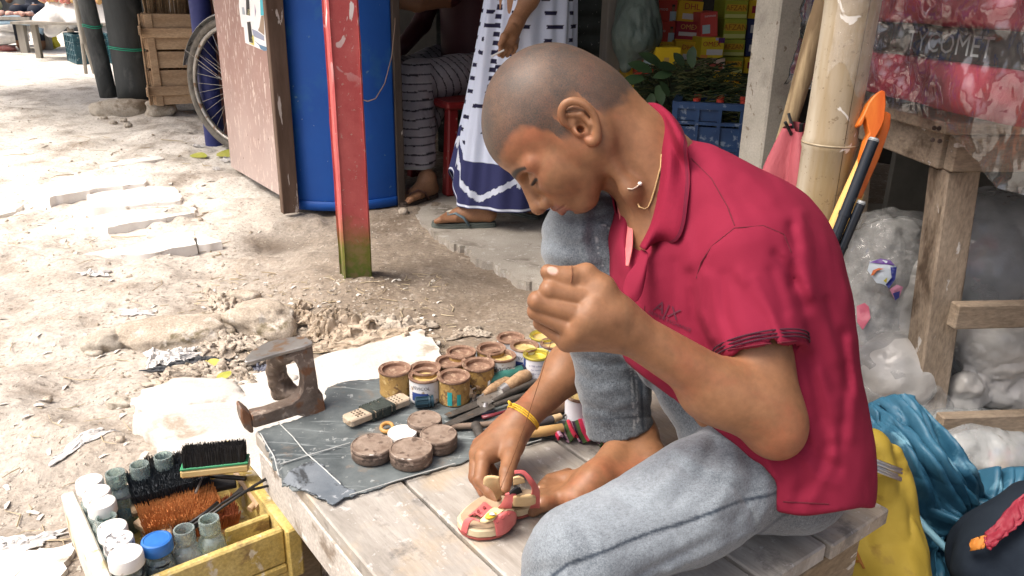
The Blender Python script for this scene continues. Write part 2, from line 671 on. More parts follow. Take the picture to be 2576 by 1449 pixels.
gy = axis([(-12,.2,.8),(.2,.8,.05),(.8,3.4,.0125),(3.4,6.5,.03),(6.5,14,.1),(14,60,3),(60,160,20)])
GX,GY = np.meshgrid(gx,gy)
GPts = np.stack([GX,GY,gz(GX,GY)],-1)
def ground_mat():
 T = NT('trodden_mud')
 tc = T.n('ShaderNodeTexCoord')
 v = tc.outputs['Object']
 big = T.noise(v,1.3,6,.6)
 mid = T.noise(v,7,7,.65,.4)
 fin_ = T.noise(v,85,5,.7)
 col = T.mix(T.ramp(mid,.34,.70),(.185,.145,.108),(.31,.26,.205))
 col = T.mix(T.math('MULTIPLY',T.ramp(big,.42,.66),.55),col,(.33,.28,.225))
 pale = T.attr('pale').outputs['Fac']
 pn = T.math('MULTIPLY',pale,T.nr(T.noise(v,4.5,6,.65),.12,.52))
 col = T.mix(pn,col,(.70,.67,.615))  # dry mud tone, whitened further for the brighter light of the open street
 col = T.mix(T.math('MULTIPLY',T.nr(T.noise(v,26,5,.7),.60,.68),.55),col,(.48,.43,.37))
 col = T.mix(T.math('MULTIPLY',T.nr(T.noise(v,48,5,.75),.62,.70),.6),col,(.085,.066,.05))
 damp = T.attr('damp').outputs['Fac']
 col = T.mix(damp,col,(.115,.088,.066))
 col = T.mix(.3,col,T.mix(T.ramp(fin_,.3,.7),(0,0,0),(1,1,1)),'OVERLAY')
 b = T.n('ShaderNodeBsdfPrincipled')
 T.put(b.inputs['Base Color'],col)
 b.inputs['Roughness'].default_value = .92
 b.inputs['Specular IOR Level'].default_value = .25
 h = T.math('ADD',T.math('MULTIPLY',fin_,.35),T.math('ADD',mid,T.math('MULTIPLY',T.noise(v,300,3,.7),.15)))
 bp = T.n('ShaderNodeBump')
 bp.inputs['Strength'].default_value = .75
 bp.inputs['Distance'].default_value = .012
 T.put(bp.inputs['Height'],h)
 T.put(b.inputs['Normal'],bp.outputs[0])
 T.put(T.out.inputs['Surface'],b.outputs[0])
 return T.m
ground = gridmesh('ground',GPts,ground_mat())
tag(ground,kind='structure')
_xy = GPts.reshape(-1,3)
pale = smooth01((-_xy[:,0] - .35 - .12 * np.abs(_xy[:,1] - 2)) / .9) * .55 + .9 * smooth01((-_xy[:,0] - .8) / 1.0) * smooth01((_xy[:,1] - 2.6) / 1.5)  # dry mud, plus brighter open-sky light on the left put into its colour
hc = P(690,592,.02)
damp = .75 * np.exp(-((_xy[:,0] - hc.x) ** 2 + ((_xy[:,1] - hc.y) * 1.3) ** 2) / .13 ** 2) + .45 * np.exp(-((_xy[:,0] - POST.x - .5) ** 2 / .5 ** 2 + (_xy[:,1] - POST.y - .15) ** 2 / .28 ** 2))
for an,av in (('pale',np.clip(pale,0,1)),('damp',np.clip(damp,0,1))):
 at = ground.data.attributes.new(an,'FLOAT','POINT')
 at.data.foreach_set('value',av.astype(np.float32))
M_CONC = mat('grey_concrete',(.30,.275,.235),(.40,.375,.33),sc=5,rough=.85,bump=.35,bsc=70,fine=.15,fsc=240,spots=(((.20,.175,.145),6,.58,.72),((.46,.44,.40),30,.64,.7)))
edge = [(1000,470),(1020,520),(1050,556),(1092,585),(1130,610),(1178,628),(1196,650),(1240,668),(1300,700),(1345,716),(1400,742),(1470,790),(1560,860)]
fl = MB()
top = []
for px,py in edge:
 p = P(px + rnd.uniform(-8,8),py + rnd.uniform(-4,4),.026)
 top.append(p)
dense = []
for a,b_ in zip(top[:-1],top[1:]):
 for k in range(6):
  q = a.lerp(b_,k / 6)
  dense.append(q + Vector((rnd.uniform(-.012,.012),rnd.uniform(-.012,.012),0)))
dense.append(top[-1])
back = [Vector((2.6,1.2,.026)),Vector((4.5,3.0,.026)),Vector((1.5,6.4,.026)),Vector((-1.3,4.5,.026))]
loop = dense + back
n = len(loop)
fl.add([Vector((p.x,p.y,.034 + .10 * 0)) for p in loop] + [Vector((p.x,p.y,-.06)) for p in loop],
 [tuple(range(n))[::-1]] + [(i,(i + 1) % n,n + (i + 1) % n,n + i) for i in range(n)])
o = fl.build('shop_floor',M_CONC)
bm = bmesh.new(); bm.from_mesh(o.data); bmesh.ops.recalc_face_normals(bm,faces=bm.faces[:]); bm.to_mesh(o.data); bm.free()
tag(o,kind='structure')
FZ = .034
def sheetpoly(name,pts,z0,thick,m,label=None,cat=None,group=None,jit=.006,sub=5,kind=None,hug=None):
 """an irregular slab with a broken edge, from picture points on level z0 (its top)"""
 w = [P(px,py,z0) for px,py in pts] if hug is None else [GP(px,py) for px,py in pts]
 if hug is not None:
  z0 = float(np.mean([q.z for q in w])) + hug
  w = [P(px,py,z0) for px,py in pts]
 loop = []
 for i,a in enumerate(w):
  b_ = w[(i + 1) % len(w)]
  for k in range(sub):
   q = a.lerp(b_,k / sub)
   j = jit if k else jit * .4
   loop.append(q + Vector((rnd.uniform(-j,j),rnd.uniform(-j,j),0)))
 n = len(loop)
 c = sum(loop,Vector()) / n
 vs,fs = [],[]
 rings = [(1.0,-thick),(1.0,-.30 * thick),(.985,0),(.80,.001),(.45,.0015)]
 for (s,dz) in rings:
  for q in loop:
   d = q - c
   vs.append(Vector((c.x + d.x * s,c.y + d.y * s,z0 + dz + rnd.uniform(-1,1) * .0016)))
 for r_ in range(len(rings) - 1):
  for i in range(n):
   fs.append((r_ * n + i,r_ * n + (i + 1) % n,(r_ + 1) * n + (i + 1) % n,(r_ + 1) * n + i))
 k = (len(rings) - 1) * n
 vs.append(Vector((c.x,c.y,z0 + .002)))
 for i in range(n):
  fs.append((k + i,k + (i + 1) % n,len(vs) - 1))
 mb = MB()
 mb.add(vs,fs)
 o = mb.build(name,m,smooth=50)
 bm = bmesh.new(); bm.from_mesh(o.data); bmesh.ops.recalc_face_normals(bm,faces=bm.faces[:]); bm.to_mesh(o.data); bm.free()
 return tag(o,label,cat,group,kind)
M_PALE = mat('pale_concrete',(.50,.48,.44),(.64,.62,.58),sc=6,rough=.85,bump=.35,bsc=50,fine=.12,spots=(((.36,.31,.25),9,.62,.76),),bdist=.006)
M_WHITE = mat('white_stone',(.74,.72,.68),(.84,.82,.78),sc=5,rough=.85,bump=.3,bsc=60,fine=.1,spots=(((.42,.37,.31),12,.66,.78),),bdist=.005)
SLZ = .05
sheetpoly('concrete_slab',[(325,1048),(420,1000),(560,958),(700,922),(900,872),(1062,826),(1092,852),(1128,905),(1160,965),(1000,1130),(820,1260),(560,1250),(452,1195),(400,1130),(350,1075)],
  SLZ,.09,M_PALE,'large pale concrete slab lying on the ground behind the low work platform','slab',jit=.008)
for pts,z,lab in [
 ([(250,415),(300,405),(400,385),(412,398),(330,412),(262,424)],.07,'narrow white paving stone nearest the bicycle wheel on the mud path'),
 ([(68,486),(160,440),(250,424),(345,415),(376,442),(362,462),(250,474),(165,488),(122,497)],.055,'broadest white paving stone with a broken brown corner on the mud path'),
 ([(213,478),(300,464),(440,470),(458,492),(452,506),(330,516),(228,522)],.05,'straight white paving stone between the broadest stone and the long one'),
 ([(188,570),(196,556),(300,528),(480,506),(494,526),(488,536),(360,556),(270,572)],.045,'long white paving stone with a notched end on the mud path'),
 ([(200,640),(330,620),(420,585),(484,582),(496,614),(365,640),(260,642)],.03,'half buried white paving stone beside a small cracked-off piece'),
 ([(489,586),(520,590),(560,608),(500,616)],.03,'small pointed white stone piece cracked off a half buried paving stone'),
 ([(-20,520),(0,498),(35,500),(55,515),(40,530),(-10,545)],.05,'rounded white paving stone at the far side of the mud path'),
 ([(0,1390),(30,1385),(90,1380),(185,1370),(150,1449),(60,1480),(-20,1470)],.02,'thin pale slab fragment lying flat on the mud beside the yellow box')]:
 sheetpoly('paving_stone',pts,z,.06,M_WHITE,lab,'paving stone','white stones laid along the mud path',jit=.008,hug=.017,sub=6)
AD = (Vector((.72,1.62,0)) - Vector((POST.x,POST.y,0))).normalized()      # along the shop fronts, towards the camera
AN = Vector((-AD.y,AD.x,0))                                                 # away from the street
if AN.y < 0: AN = -AN
def SH(a,b,z=0.0):
 return Vector((POST.x,POST.y,0)) + AD * a + AN * b + Vector((0,0,z))
M_TIN = mat('grey_tin',(.22,.23,.24),(.34,.34,.33),sc=4,rough=.55,bump=.2,bsc=30,metal=.4,spots=(((.20,.10,.05),5,.6,.75),))
aw = thing('awning','corrugated grey tin awning carried over the shop fronts by posts','awning',SH(0,0,2.05))
def corr(u,v):
 a = -6.5 + 9.2 * u
 return SH(a,-.36 + 3.4 * v,2.08 + .45 * v + .018 * math.sin(a * 2 * math.pi / .076))  # unseen, implied by the posts; front overhang widened to shade the post area
cr_ = MB()
cr_.grid(700,4,corr)
cr_.build('tin_sheet',M_TIN,aw,smooth=180)
rf = MB()
rf.bar(SH(-6.5,-.02,2.03),SH(2.7,-.02,2.03),.06,.07)
rf.build('beam',mat('dark_timber',(.07,.05,.035),(.14,.10,.07),sc=12,rough=.8,stretch=(1,1,.2)),aw)
M_RED = None
def red_post_mat():
 T = NT('red_painted_post')
 tc = T.n('ShaderNodeTexCoord')
 v = tc.outputs['Object']
 sep = T.n('ShaderNodeSeparateXYZ')
 T.put(sep.inputs[0],v)
 z = sep.outputs['Z']
 n1 = T.noise(v,11,6,.65)
 col = T.mix(T.ramp(n1,.35,.7),(.44,.070,.072),(.55,.125,.12))
 mp = T.n('ShaderNodeMapping')
 mp.inputs['Scale'].default_value = (1,1,.45)
 mp.inputs['Rotation'].default_value = (.5,.6,.4)
 T.put(mp.inputs['Vector'],v)
 sm = T.noise(mp.outputs[0],17,3,.5,1.4)
 wipe = T.math('MULTIPLY',T.ramp(sm,.60,.63),T.ramp(z,.66,.9))
 col = T.mix(wipe,col,(.80,.76,.74))
 ch = T.nr(T.noise(v,70,4,.7),.70,.73)
 col = T.mix(T.math('MULTIPLY',ch,.7),col,(.50,.40,.33))
 mz = T.math('ADD',z,T.math('MULTIPLY',T.math('SUBTRACT',n1,.5),.22))
 moss = T.ramp(mz,.25,.13)
 col = T.mix(T.math('MULTIPLY',moss,.95),col,T.mix(T.nr(T.noise(v,26,5,.7),.38,.62),(.115,.15,.012),(.20,.16,.055)))
 col = T.mix(T.math('MULTIPLY',T.ramp(mz,.09,.04),.8),col,T.mix(T.nr(T.noise(v,40,4),.4,.6),(.07,.125,.008),(.14,.12,.05)))
 b = T.n('ShaderNodeBsdfPrincipled')
 T.put(b.inputs['Base Color'],col)
 b.inputs['Roughness'].default_value = .6
 bp = T.n('ShaderNodeBump')
 bp.inputs['Strength'].default_value = .4
 bp.inputs['Distance'].default_value = .004
 T.put(bp.inputs['Height'],T.math('ADD',T.noise(v,60,5,.7),T.math('MULTIPLY',moss,.8)))
 T.put(b.inputs['Normal'],bp.outputs[0])
 T.put(T.out.inputs['Surface'],b.outputs[0])
 return T.m
pb = Vector((POST.x,POST.y + .04,gz1(POST.x,POST.y) - .03))
pm = MB()
NZ = 34
def post_ring(t):
 z = t * 2.08
 c = Vector((-.008 * t,0,z))
 a0 = R(21) + .03 * math.sin(t * 5)
 out = []
 h = .0485
 ch_ = .006
 for sx,sy in ((-1,-1),(1,-1),(1,1),(-1,1)):
  for q in (0,1):
   x,y = sx * h,sy * h
   if (sx * sy > 0) == (q == 0): x -= sx * ch_
   else: y -= sy * ch_
   w = .0005 * math.sin(t * 40 + sx * 2 + sy * 3) + rnd.uniform(-.0009,.0009)
   out.append(c + Vector(((x + w) * math.cos(a0) - y * math.sin(a0),(x + w) * math.sin(a0) + y * math.cos(a0),0)))
 return out
vs,fs = [],[]
for i in range(NZ + 1):
 vs += post_ring(i / NZ)
for i in range(NZ):
 for k in range(8):
  fs.append((i * 8 + k,i * 8 + (k + 1) % 8,(i + 1) * 8 + (k + 1) % 8,(i + 1) * 8 + k))
fs.append(tuple(range(7,-1,-1)))
fs.append(tuple(NZ * 8 + k for k in range(8)))
pm.add(vs,fs)
po = pm.build('post',red_post_mat(),smooth=35)
po.location = pb
tag(po,'square red painted post with green moss at its foot','post')
M_BLUE = mat('blue_paint',(.004,.072,.35),(.006,.088,.40),sc=3,rough=.5,bump=.06,bsc=30,spots=(((.02,.13,.36),4,.60,.80),((.10,.22,.38),22,.78,.82),((.34,.40,.46),46,.84,.86)),rough2=.62)
pL,pR = GP(726,530),GP(1001,517)
pd_ = pR - pL
pd_.z = 0
PLn = pd_.length
pd_.normalize()
pnn = Vector((pd_.y,-pd_.x,0))
if pnn.y > 0: pnn = -pnn
dr = thing('metal_screen','gently bulging blue painted metal sheet standing behind the red post','screen',(pL + pR) / 2)
def bulge_f(z0,z1,out):
 def fn(u,v):
  z = z0 + (z1 - z0) * v
  b_ = (.075 + out) * (1 - (2 * u - 1) ** 2) + .006 * math.sin(u * 9 + z * 2.1) * math.sin(z * 2.4)
  q = pL + pd_ * (PLn * u) + pnn * (b_ + out)
  return Vector((q.x,q.y,pL.z + .012 + z))
 return fn
MB().grid(48,40,bulge_f(0,1.9,0)).build('sheet',M_BLUE,dr,smooth=180,solid=.004)
MB().grid(48,3,bulge_f(.004,.045,.007)).build('bottom_rim',M_BLUE,dr,smooth=180,solid=.006)
M_BOARD = None
def board_mat():
 T = NT('scuffed_brown_laminate')
 tc = T.n('ShaderNodeTexCoord')
 v = tc.outputs['Object']
 mp = T.n('ShaderNodeMapping')
 mp.inputs['Scale'].default_value = (2.2,2.2,.55)
 T.put(mp.inputs['Vector'],v)
 col = T.mix(T.nr(T.noise(v,3,5),.3,.7),(.27,.155,.13),(.34,.21,.18))
 sep = T.n('ShaderNodeSeparateXYZ')
 T.put(sep.inputs[0],v)
 low = T.ramp(T.math('ADD',sep.outputs['Z'],T.math('MULTIPLY',T.noise(v,4),.5)),.95,.25)
 col = T.mix(T.math('MULTIPLY',low,.75),col,(.52,.45,.42))
 sc_ = T.noise(mp.outputs[0],30,4,.6,.6)
 col = T.mix(T.math('MULTIPLY',T.ramp(sc_,.585,.62),.9),col,(.62,.52,.46))
 dk = T.n('ShaderNodeTexVoronoi')
 T.put(dk.inputs['Vector'],v)
 dk.inputs['Scale'].default_value = 14
 col = T.mix(T.ramp(dk.outputs['Distance'],.075,.05),col,(.14,.085,.07))
 b = T.n('ShaderNodeBsdfPrincipled')
 T.put(b.inputs['Base Color'],col)
 b.inputs['Roughness'].default_value = .55
 bp = T.n('ShaderNodeBump')
 bp.inputs['Strength'].default_value = .15
 T.put(bp.inputs['Height'],sc_)
 bp.inputs['Distance'].default_value = .002
 T.put(b.inputs['Normal'],bp.outputs[0])
 T.put(T.out.inputs['Surface'],b.outputs[0])
 return T.m
bl,brr = GP(588,432),GP(738,540)
bl.z = brr.z = 0
bd = (brr - bl).normalized()
bn = Vector((bd.y,-bd.x,0))
if bn.x > 0: bn = -bn
board = thing('stall_panel','scuffed brown board panel with a torn poster beside the blue drum','panel',(brr.x,brr.y,0))
zb = .085
bx_ = MB()
L_ = (brr - bl).length
bx_.box((L_ / 2,0,1.0),(L_,.022,2.0),frame(Vector((bl.x,bl.y,zb)),(0,0,1),bd))
bx_.build('sheet',board_mat(),board,bevel=.001)
bt = MB()
bt.box((L_ + .018,-.02,1.0),(.036,.075,2.02),frame(Vector((bl.x,bl.y,zb - .035)),(0,0,1),bd))
bt.build('edge_batten',mat('dark_edge_wood',(.085,.052,.035),(.16,.105,.075),sc=20,rough=.7,stretch=(1,1,.15),spots=(((.55,.50,.46),26,.68,.71),),bump=.2),board,bevel=.003)
Mp = frame(Vector((bl.x,bl.y,0)) + bn * .0125,-bn * -1,bd)
def on_board(px,py):
 d = ray(px,py)
 p0 = Vector((bl.x,bl.y,0)) + bn * .0125
 t_ = (p0 - CAM).dot(bn) / d.dot(bn)
 return CAM + d * t_
def zz(x,y):                              # zoomed view -> picture
 return (940 + x / 6.585) * .6289,(y / 6.585) * .6289
def flat(name,pts,m,lift,parent):
 mb = MB()
 w = [on_board(*zz(*p)) + bn * lift for p in pts]
 mb.add(w,[tuple(range(len(w)))])
 return mb.build(name,m,parent)
poster = thing('poster','torn white and blue paper poster stuck on the brown board','poster',on_board(*zz(500,1200)))
paper_o = flat('paper',[(120,-200),(760,-200),(850,1330),(780,1340),(280,1130),(240,720),(180,700),(110,170)],mat('poster_paper',(.75,.76,.76),(.82,.82,.82),rough=.6),.0015,poster)
for pts,c in [([(300,-100),(380,-100),(410,410),(310,390)],(.03,.03,.03)),([(330,580),(420,570),(490,1130),(385,1110)],(.02,.02,.02)),
   ([(660,-200),(760,-200),(775,400),(690,410)],(.06,.42,.52)),([(770,400),(700,420),(660,700),(620,800),(790,930)],(.30,.22,.16)),
   ([(460,760),(600,820),(780,950),(790,1080),(600,1000),(505,950)],(.28,.31,.42)),([(520,1060),(660,1170),(850,1240),(850,1330),(780,1340),(690,1290),(640,1190)],(.10,.20,.32)),
   ([(470,930),(500,930),(520,1200),(380,1140),(480,1130)],(.62,.55,.12)),([(530,100),(570,300),(540,460)],(.35,.30,.42)),
   ([(190,190),(250,190),(290,390),(210,380)],(.35,.40,.45)),([(345,240),(405,240),(405,390),(345,385)],(.55,.52,.30)),([(410,960),(470,960),(475,1110),(415,1105)],(.55,.52,.30))]:
 flat('print',pts,mat('print_%d' % (hash(c) % 9999),c,rough=.6),.0025,paper_o)
jb = thing('door_jamb','dark narrow timber jamb standing right of the blue drum','jamb',GP(1002,518))
j0 = GP(1002,520)
MB().box((0,0,1.05),(.035,.08,2.1),Matrix.Translation((j0.x,j0.y + .03,j0.z - .03)) @ Matrix.Rotation(.5,4,'Z')).build('timber',mat('black_timber',(.03,.022,.017),(.075,.055,.042),sc=14,rough=.8,stretch=(1,1,.2),spots=(((.4,.36,.32),40,.72,.75),)),jb,bevel=.003)
wz = 3.45
wr = MB()
wr.tube([Q(992,-60,wz),Q(994,60,wz),Q(986,140,wz),Q(968,210,wz),Q(945,248,wz),Q(925,255,wz + .02),Q(910,250,wz + .05),Q(880,240,wz + .25)],.0022,6)
tag(wr.build('hanging_wire',mat('brown_wire',(.22,.15,.11),rough=.6),smooth=180),'thin brown wire hanging in a loop in front of the blue drum','wire')
wb = GP(590,386)
wc_Y = wb.y
WR = .375
wcen = PY(600,205,wc_Y)
wcen = Vector((wcen.x,wc_Y,wb.z + WR))
wax = Vector((-.42,-.90,0)).normalized()          # axle direction
Mw = frame(wcen,wax,Vector((0,0,1)))
bike = thing('bicycle','old bicycle with a grey mudguard, its wheel showing past the brown board','bicycle',(wcen.x,wcen.y,wb.z))
M_TYRE = mat('dusty_tyre',(.10,.092,.08),(.20,.185,.16),sc=30,rough=.9,bump=.4,bsc=200)
M_STEEL = mat('old_steel',(.30,.29,.27),(.42,.40,.37),sc=30,rough=.4,metal=.7,spots=(((.18,.11,.07),20,.6,.7),))
tw = MB()
def torus(mb,r,a,b,n=72,m=10,M=None):
 def fn(u,v):
  g = 2 * math.pi * u
  h_ = 2 * math.pi * v
  rr = r + a * math.cos(h_)
  return M @ Vector((rr * math.cos(g),rr * math.sin(g),b * math.sin(h_)))
 mb.grid(n,m + 1,fn,closed=True)
 return mb
wheel = torus(tw,WR - .021,.021,.019,M=Mw).build('wheel',M_TYRE,bike,smooth=180)
rm = MB()
torus(rm,WR - .052,.012,.014,M=Mw)
rm.build('rim',M_STEEL,wheel,smooth=180)
M_SPOKE = mat('spoke',(.42,.42,.40),rough=.4,metal=.8)
sp = MB()
for k in range(36):
 a = 2 * math.pi * k / 36
 o_ = a + (.5 if k % 2 else -.5)
 s_ = .025 if (k // 2) % 2 else -.025
 sp.tube([Mw @ Vector((.02 * math.cos(o_),.02 * math.sin(o_),s_)),Mw @ Vector(((WR - .06) * math.cos(a),(WR - .06) * math.sin(a),0))],.0014,4)
so = sp.build('spokes',M_SPOKE,wheel)
so['kind'] = 'stuff'
hb = MB()
hb.lathe([(0,-.05),(.012,-.05),(.014,-.03),(.03,-.028),(.03,-.024),(.016,-.02),(.016,.02),(.03,.024),(.03,.028),(.014,.03),(.012,.05),(0,.05)],16,Mw)
hb.build('hub',M_STEEL,wheel,smooth=40)
gd = MB()
def guard(u,v):
 g = R(-42) + R(118) * u                        # angle from straight up, in the wheel plane
 w = (v - .5) * 2
 rr = WR + .022 - .012 * w * w
 return Mw @ Vector((rr * math.cos(g),rr * math.sin(g),.030 * w))
gd.grid(40,9,guard)
guard_o = gd.build('mudguard',mat('worn_grey_guard',(.30,.31,.31),(.44,.44,.42),sc=30,rough=.55,metal=.3,spots=(((.10,.10,.10),22,.6,.68),)),bike,smooth=180,solid=.002)
st = MB()
for s_ in (-1,1):
 g = R(62)
 st.tube([Mw @ Vector((0,0,.048 * s_)),Mw @ Vector(((WR + .015) * math.cos(g),(WR + .015) * math.sin(g),.03 * s_))],.0022,6)
st.build('stay',M_STEEL,guard_o)
fk = MB()
up_ = Mw.to_3x3() @ Vector((1,0,0))
sd = Mw.to_3x3() @ Vector((0,1,0))
for s_ in (-1,1):
 fk.tube([wcen + wax * .05 * s_,wcen - sd * .12 + up_ * .42 + wax * .045 * s_],.010,8)
fk.tube([wcen - sd * .12 + up_ * .42,wcen - sd * .2 + up_ * .70],.016,10)
fk.tube([wcen - sd * .14 + up_ * .46,wcen - sd * .65 + up_ * .10],.015,10)
fk.build('frame',mat('black_frame',(.03,.03,.035),rough=.4),bike,smooth=40)
bp0 = GP(535,366)
bpo = MB()
bpo.tube([bp0 + Vector((0,.05,-.02)),bp0 + Vector((-.005,.06,1.0)),bp0 + Vector((-.01,.07,2.2))],.058,20)
tag(bpo.build('post',mat('navy_pole_paint',(.018,.026,.13),(.028,.038,.17),sc=9,rough=.55),smooth=40),'round navy blue post behind the bicycle wheel','post')
def bamboo(name,a,b_,r0,r1,nodes,m,label,group=None,seed=1):
 rr = random.Random(seed)
 a,b_ = Vector(a),Vector(b_)
 L = (b_ - a).length
 pts,rs = [],[]
 ts = sorted(set([0,1] + [n + d for n in nodes for d in (-.012 / L,-.005 / L,0,.006 / L,.014 / L)] + [i / 14 for i in range(15)]))
 for t in ts:
  if t < 0 or t > 1: continue
  r = r0 + (r1 - r0) * t
  for n in nodes:
   dd = abs(t - n) * L
   if dd < .002: r *= 1.05
   elif dd < .0075: r *= 1.07
   elif dd < .016: r *= 1.02
  pts.append(a.lerp(b_,t) + Vector((.004 * math.sin(t * 5 + seed),.003 * math.cos(t * 4),0)))
  rs.append(r)
 o = thing(name,label,'bamboo',a,0,group)
 mb = MB()
 mb.tube(pts,rs,28)
 mb.build('culm',m,o,smooth=60)
 for n in nodes:
  rg = MB()
  c = a.lerp(b_,n) + Vector((.004 * math.sin(n * 5 + seed),.003 * math.cos(n * 4),0))
  torus(rg,(r0 + (r1 - r0) * n) * 1.035,r0 * .045,r0 * .055,28,8,frame(c,b_ - a))
  rg.build('node_ring',mat('bamboo_node',(.24,.19,.12),(.36,.31,.22),sc=40,rough=.7,bump=.4),o,smooth=180)
 return o
M_PINKB = mat('pink_bamboo',(.46,.20,.17),(.58,.30,.25),sc=6,rough=.6,stretch=(1,1,.4),spots=(((.42,.30,.18),4,.5,.62),),bump=.1)
pb0 = GP(562,362)
bamboo('bamboo_post',pb0 + Vector((0,.12,-.02)),pb0 + Vector((-.19,.18,2.1)),.048,.045,[.13,.27,.42,.6,.8],M_PINKB,'pink painted bamboo post behind the bicycle wheel',seed=4)
M_CRATE = mat('crate_wood',(.33,.215,.125),(.50,.36,.23),sc=14,rough=.85,bump=.35,bsc=60,stretch=(.25,1,1),fine=.2,hue=.16)
c0 = GP(445,292)
cz = c0.z + .085
ca = R(-38)
CW,CD_,CH = .46,.40,.60
cb = Vector((c0.x + .03,c0.y + .17,cz))
Mc = rotz(R(22),cb)
crate = thing('wooden_crate','rough slatted wooden crate holding brooms, raised on stones','crate',cb,R(22))
def slat(c,s,nm='slat'):
 mb = MB()
 mb.box((0,0,0),s)
 o = mb.build(nm,M_CRATE,crate,local=True,bevel=.003)
 o.location = Vector(c)
 o.rotation_euler = (rnd.uniform(-.012,.012),rnd.uniform(-.012,.012),rnd.uniform(-.01,.01))
 return o
for side in (-1,1):
 for i in range(5):
  slat((0,side * (CD_ / 2),.06 + i * .122),(CW,.012,.108))
 for x in (-CW / 2 + .04,CW / 2 - .04):
  slat((x,side * (CD_ / 2 + .0125),CH / 2),(.05,.013,CH),'batten')
 for z in (.10,.48):
  slat((0,side * (CD_ / 2 + .026),z),(CW + .05,.014,.062),'rail')
for side in (-1,1):
 for i in range(5):
  slat((side * (CW / 2 + .007),0,.06 + i * .122),(.012,CD_ - .02,.105))
 for z in (.10,.50):
  slat((side * (CW / 2 + .022),-.04,z),(.016,CD_ + .12,.06),'rail')
 slat((side * (CW / 2 + .02),-CD_ / 2 + .03,.3),(.012,.05,CH),'batten')
slat((0,0,.02),(CW - .02,CD_ - .02,.014),'bottom')
M_BROOM = mat('broom_straw',(.20,.13,.07),(.36,.25,.14),sc=60,rough=.9,hue=.2)
for i in range(5):
 bx,by = -.15 + .075 * i,rnd.uniform(-.10,.08)
 broom = thing('straw_broom','bundle of brown straw broom sticks standing in the wooden crate','broom',Mc @ Vector((bx,by,.04)),0,'brooms in the crate')
 mb = MB()
 for k in range(46):
  a,r = rnd.uniform(0,6.28),.05 * math.sqrt(rnd.random())
  p0 = Mc @ Vector((bx + r * .6 * math.cos(a),by + r * .6 * math.sin(a),.05))
  p1 = Mc @ Vector((bx * 1.15 + r * 1.5 * math.cos(a),by + r * 1.5 * math.sin(a),rnd.uniform(.95,1.25)))
  mb.tube([p0,p0.lerp(p1,.5) + Vector((rnd.uniform(-.01,.01),0,0)),p1],.0030,4)
 o = mb.build('sticks',M_BROOM,broom)
 o['kind'] = 'stuff'
def rock(name,c,s,m,label,cat='stone',group=None,seed=1,sub=3,rough=.22,freq=1.3,flat_top=False,rz=0.):
 bm = bmesh.new()
 bmesh.ops.create_icosphere(bm,subdivisions=sub,radius=1.0)
 V = np.array([v.co[:] for v in bm.verts])
 V = np.sign(V) * np.abs(V) ** .72
 d = 1 + rough * fbm(V * freq + seed * 7.3,4,seed) + rough * .25 * np.abs(fbm(V * freq * 4 + seed,3,seed + 3))
 V = V * d[:,None] * (A(s) / 2)
 cr,sr = math.cos(rz),math.sin(rz)
 V = V @ np.array([[cr,sr,0],[-sr,cr,0],[0,0,1]])
 for v,p in zip(bm.verts,V):
  v.co = p
 me = bpy.data.meshes.new(name)
 bm.to_mesh(me)
 bm.free()
 o = fin(me,name,m,None,180)
 o.location = c
 return tag(o,label,cat,group)
M_STONE = mat('buff_stone',(.36,.32,.26),(.52,.48,.41),sc=20,rough=.9,bump=.6,bsc=50,fine=.2,spots=(((.24,.20,.15),9,.56,.7),),bdist=.008)
s0 = GP(395,290)
rock('stone_block',Vector((s0.x,s0.y + .08,s0.z + .03)),(.21,.19,.15),M_STONE,'squarish buff stone under the corner of the wooden crate',seed=3,rz=.3)
rock('stone_block',Mc @ Vector((.16,.12,-.045)),(.2,.18,.11),M_STONE,'buff stone under the rear of the wooden crate',seed=31,rz=.3)
s1 = GP(300,292)
rock('stone_block',Vector((s1.x - .02,s1.y + .10,s1.z + .03)),(.36,.28,.15),M_STONE,'flat broken stone under the dark rolls',seed=5,rz=.2)
for k,(px,py) in enumerate([(285,312),(312,306),(322,318),(262,300)]):
 q = GP(px,py)
 rock('pebble',q + Vector((0,0,.008)),(.05,.04,.03),M_STONE,'small buff stone chip lying in front of the dark rolls','stone','stone chips by the rolls',seed=50 + k,sub=2)
M_ROLL = mat('dark_rubber_sheet',(.030,.036,.038),(.062,.070,.072),sc=7,rough=.7,bump=.25,bsc=14,stretch=(1,1,.35),spots=(((.11,.12,.12),5,.58,.72),),bdist=.02)
def roll(px0,py0,r,dy,lean,label,hgt=1.25,turns=2.0,seed=0):
 p = GP(px0,py0)
 base = Vector((p.x,p.y + dy,p.z + .075))
 def fn(u,v):
  a = 2 * math.pi * turns * u + seed
  rr = r * (1 - .10 * u * turns / 2) * (1 + .03 * math.sin(a * 2 + v * 4 + seed))
  return base + Vector((rr * math.cos(a) + lean * v,rr * math.sin(a),hgt * v))
 mb = MB()
 mb.grid(96,12,fn)
 o = mb.build('sheet_roll',M_ROLL,smooth=180,solid=.006)
 return tag(o,label,'roll'),base
_,rb1 = roll(325,282,.135,.16,-.02,'thick roll of dark rubber sheet tied with green string, on a flat stone',seed=2.2)
_,rb2 = roll(262,275,.062,.10,-.10,'thin roll of dark rubber sheet leaning beside the thick roll',seed=1.)
roll(372,262,.10,.30,.02,'dark rubber roll standing between the thick roll and the wooden crate',seed=4.)
M_STRING = mat('green_string',(.02,.42,.26),(.04,.52,.34),rough=.5)
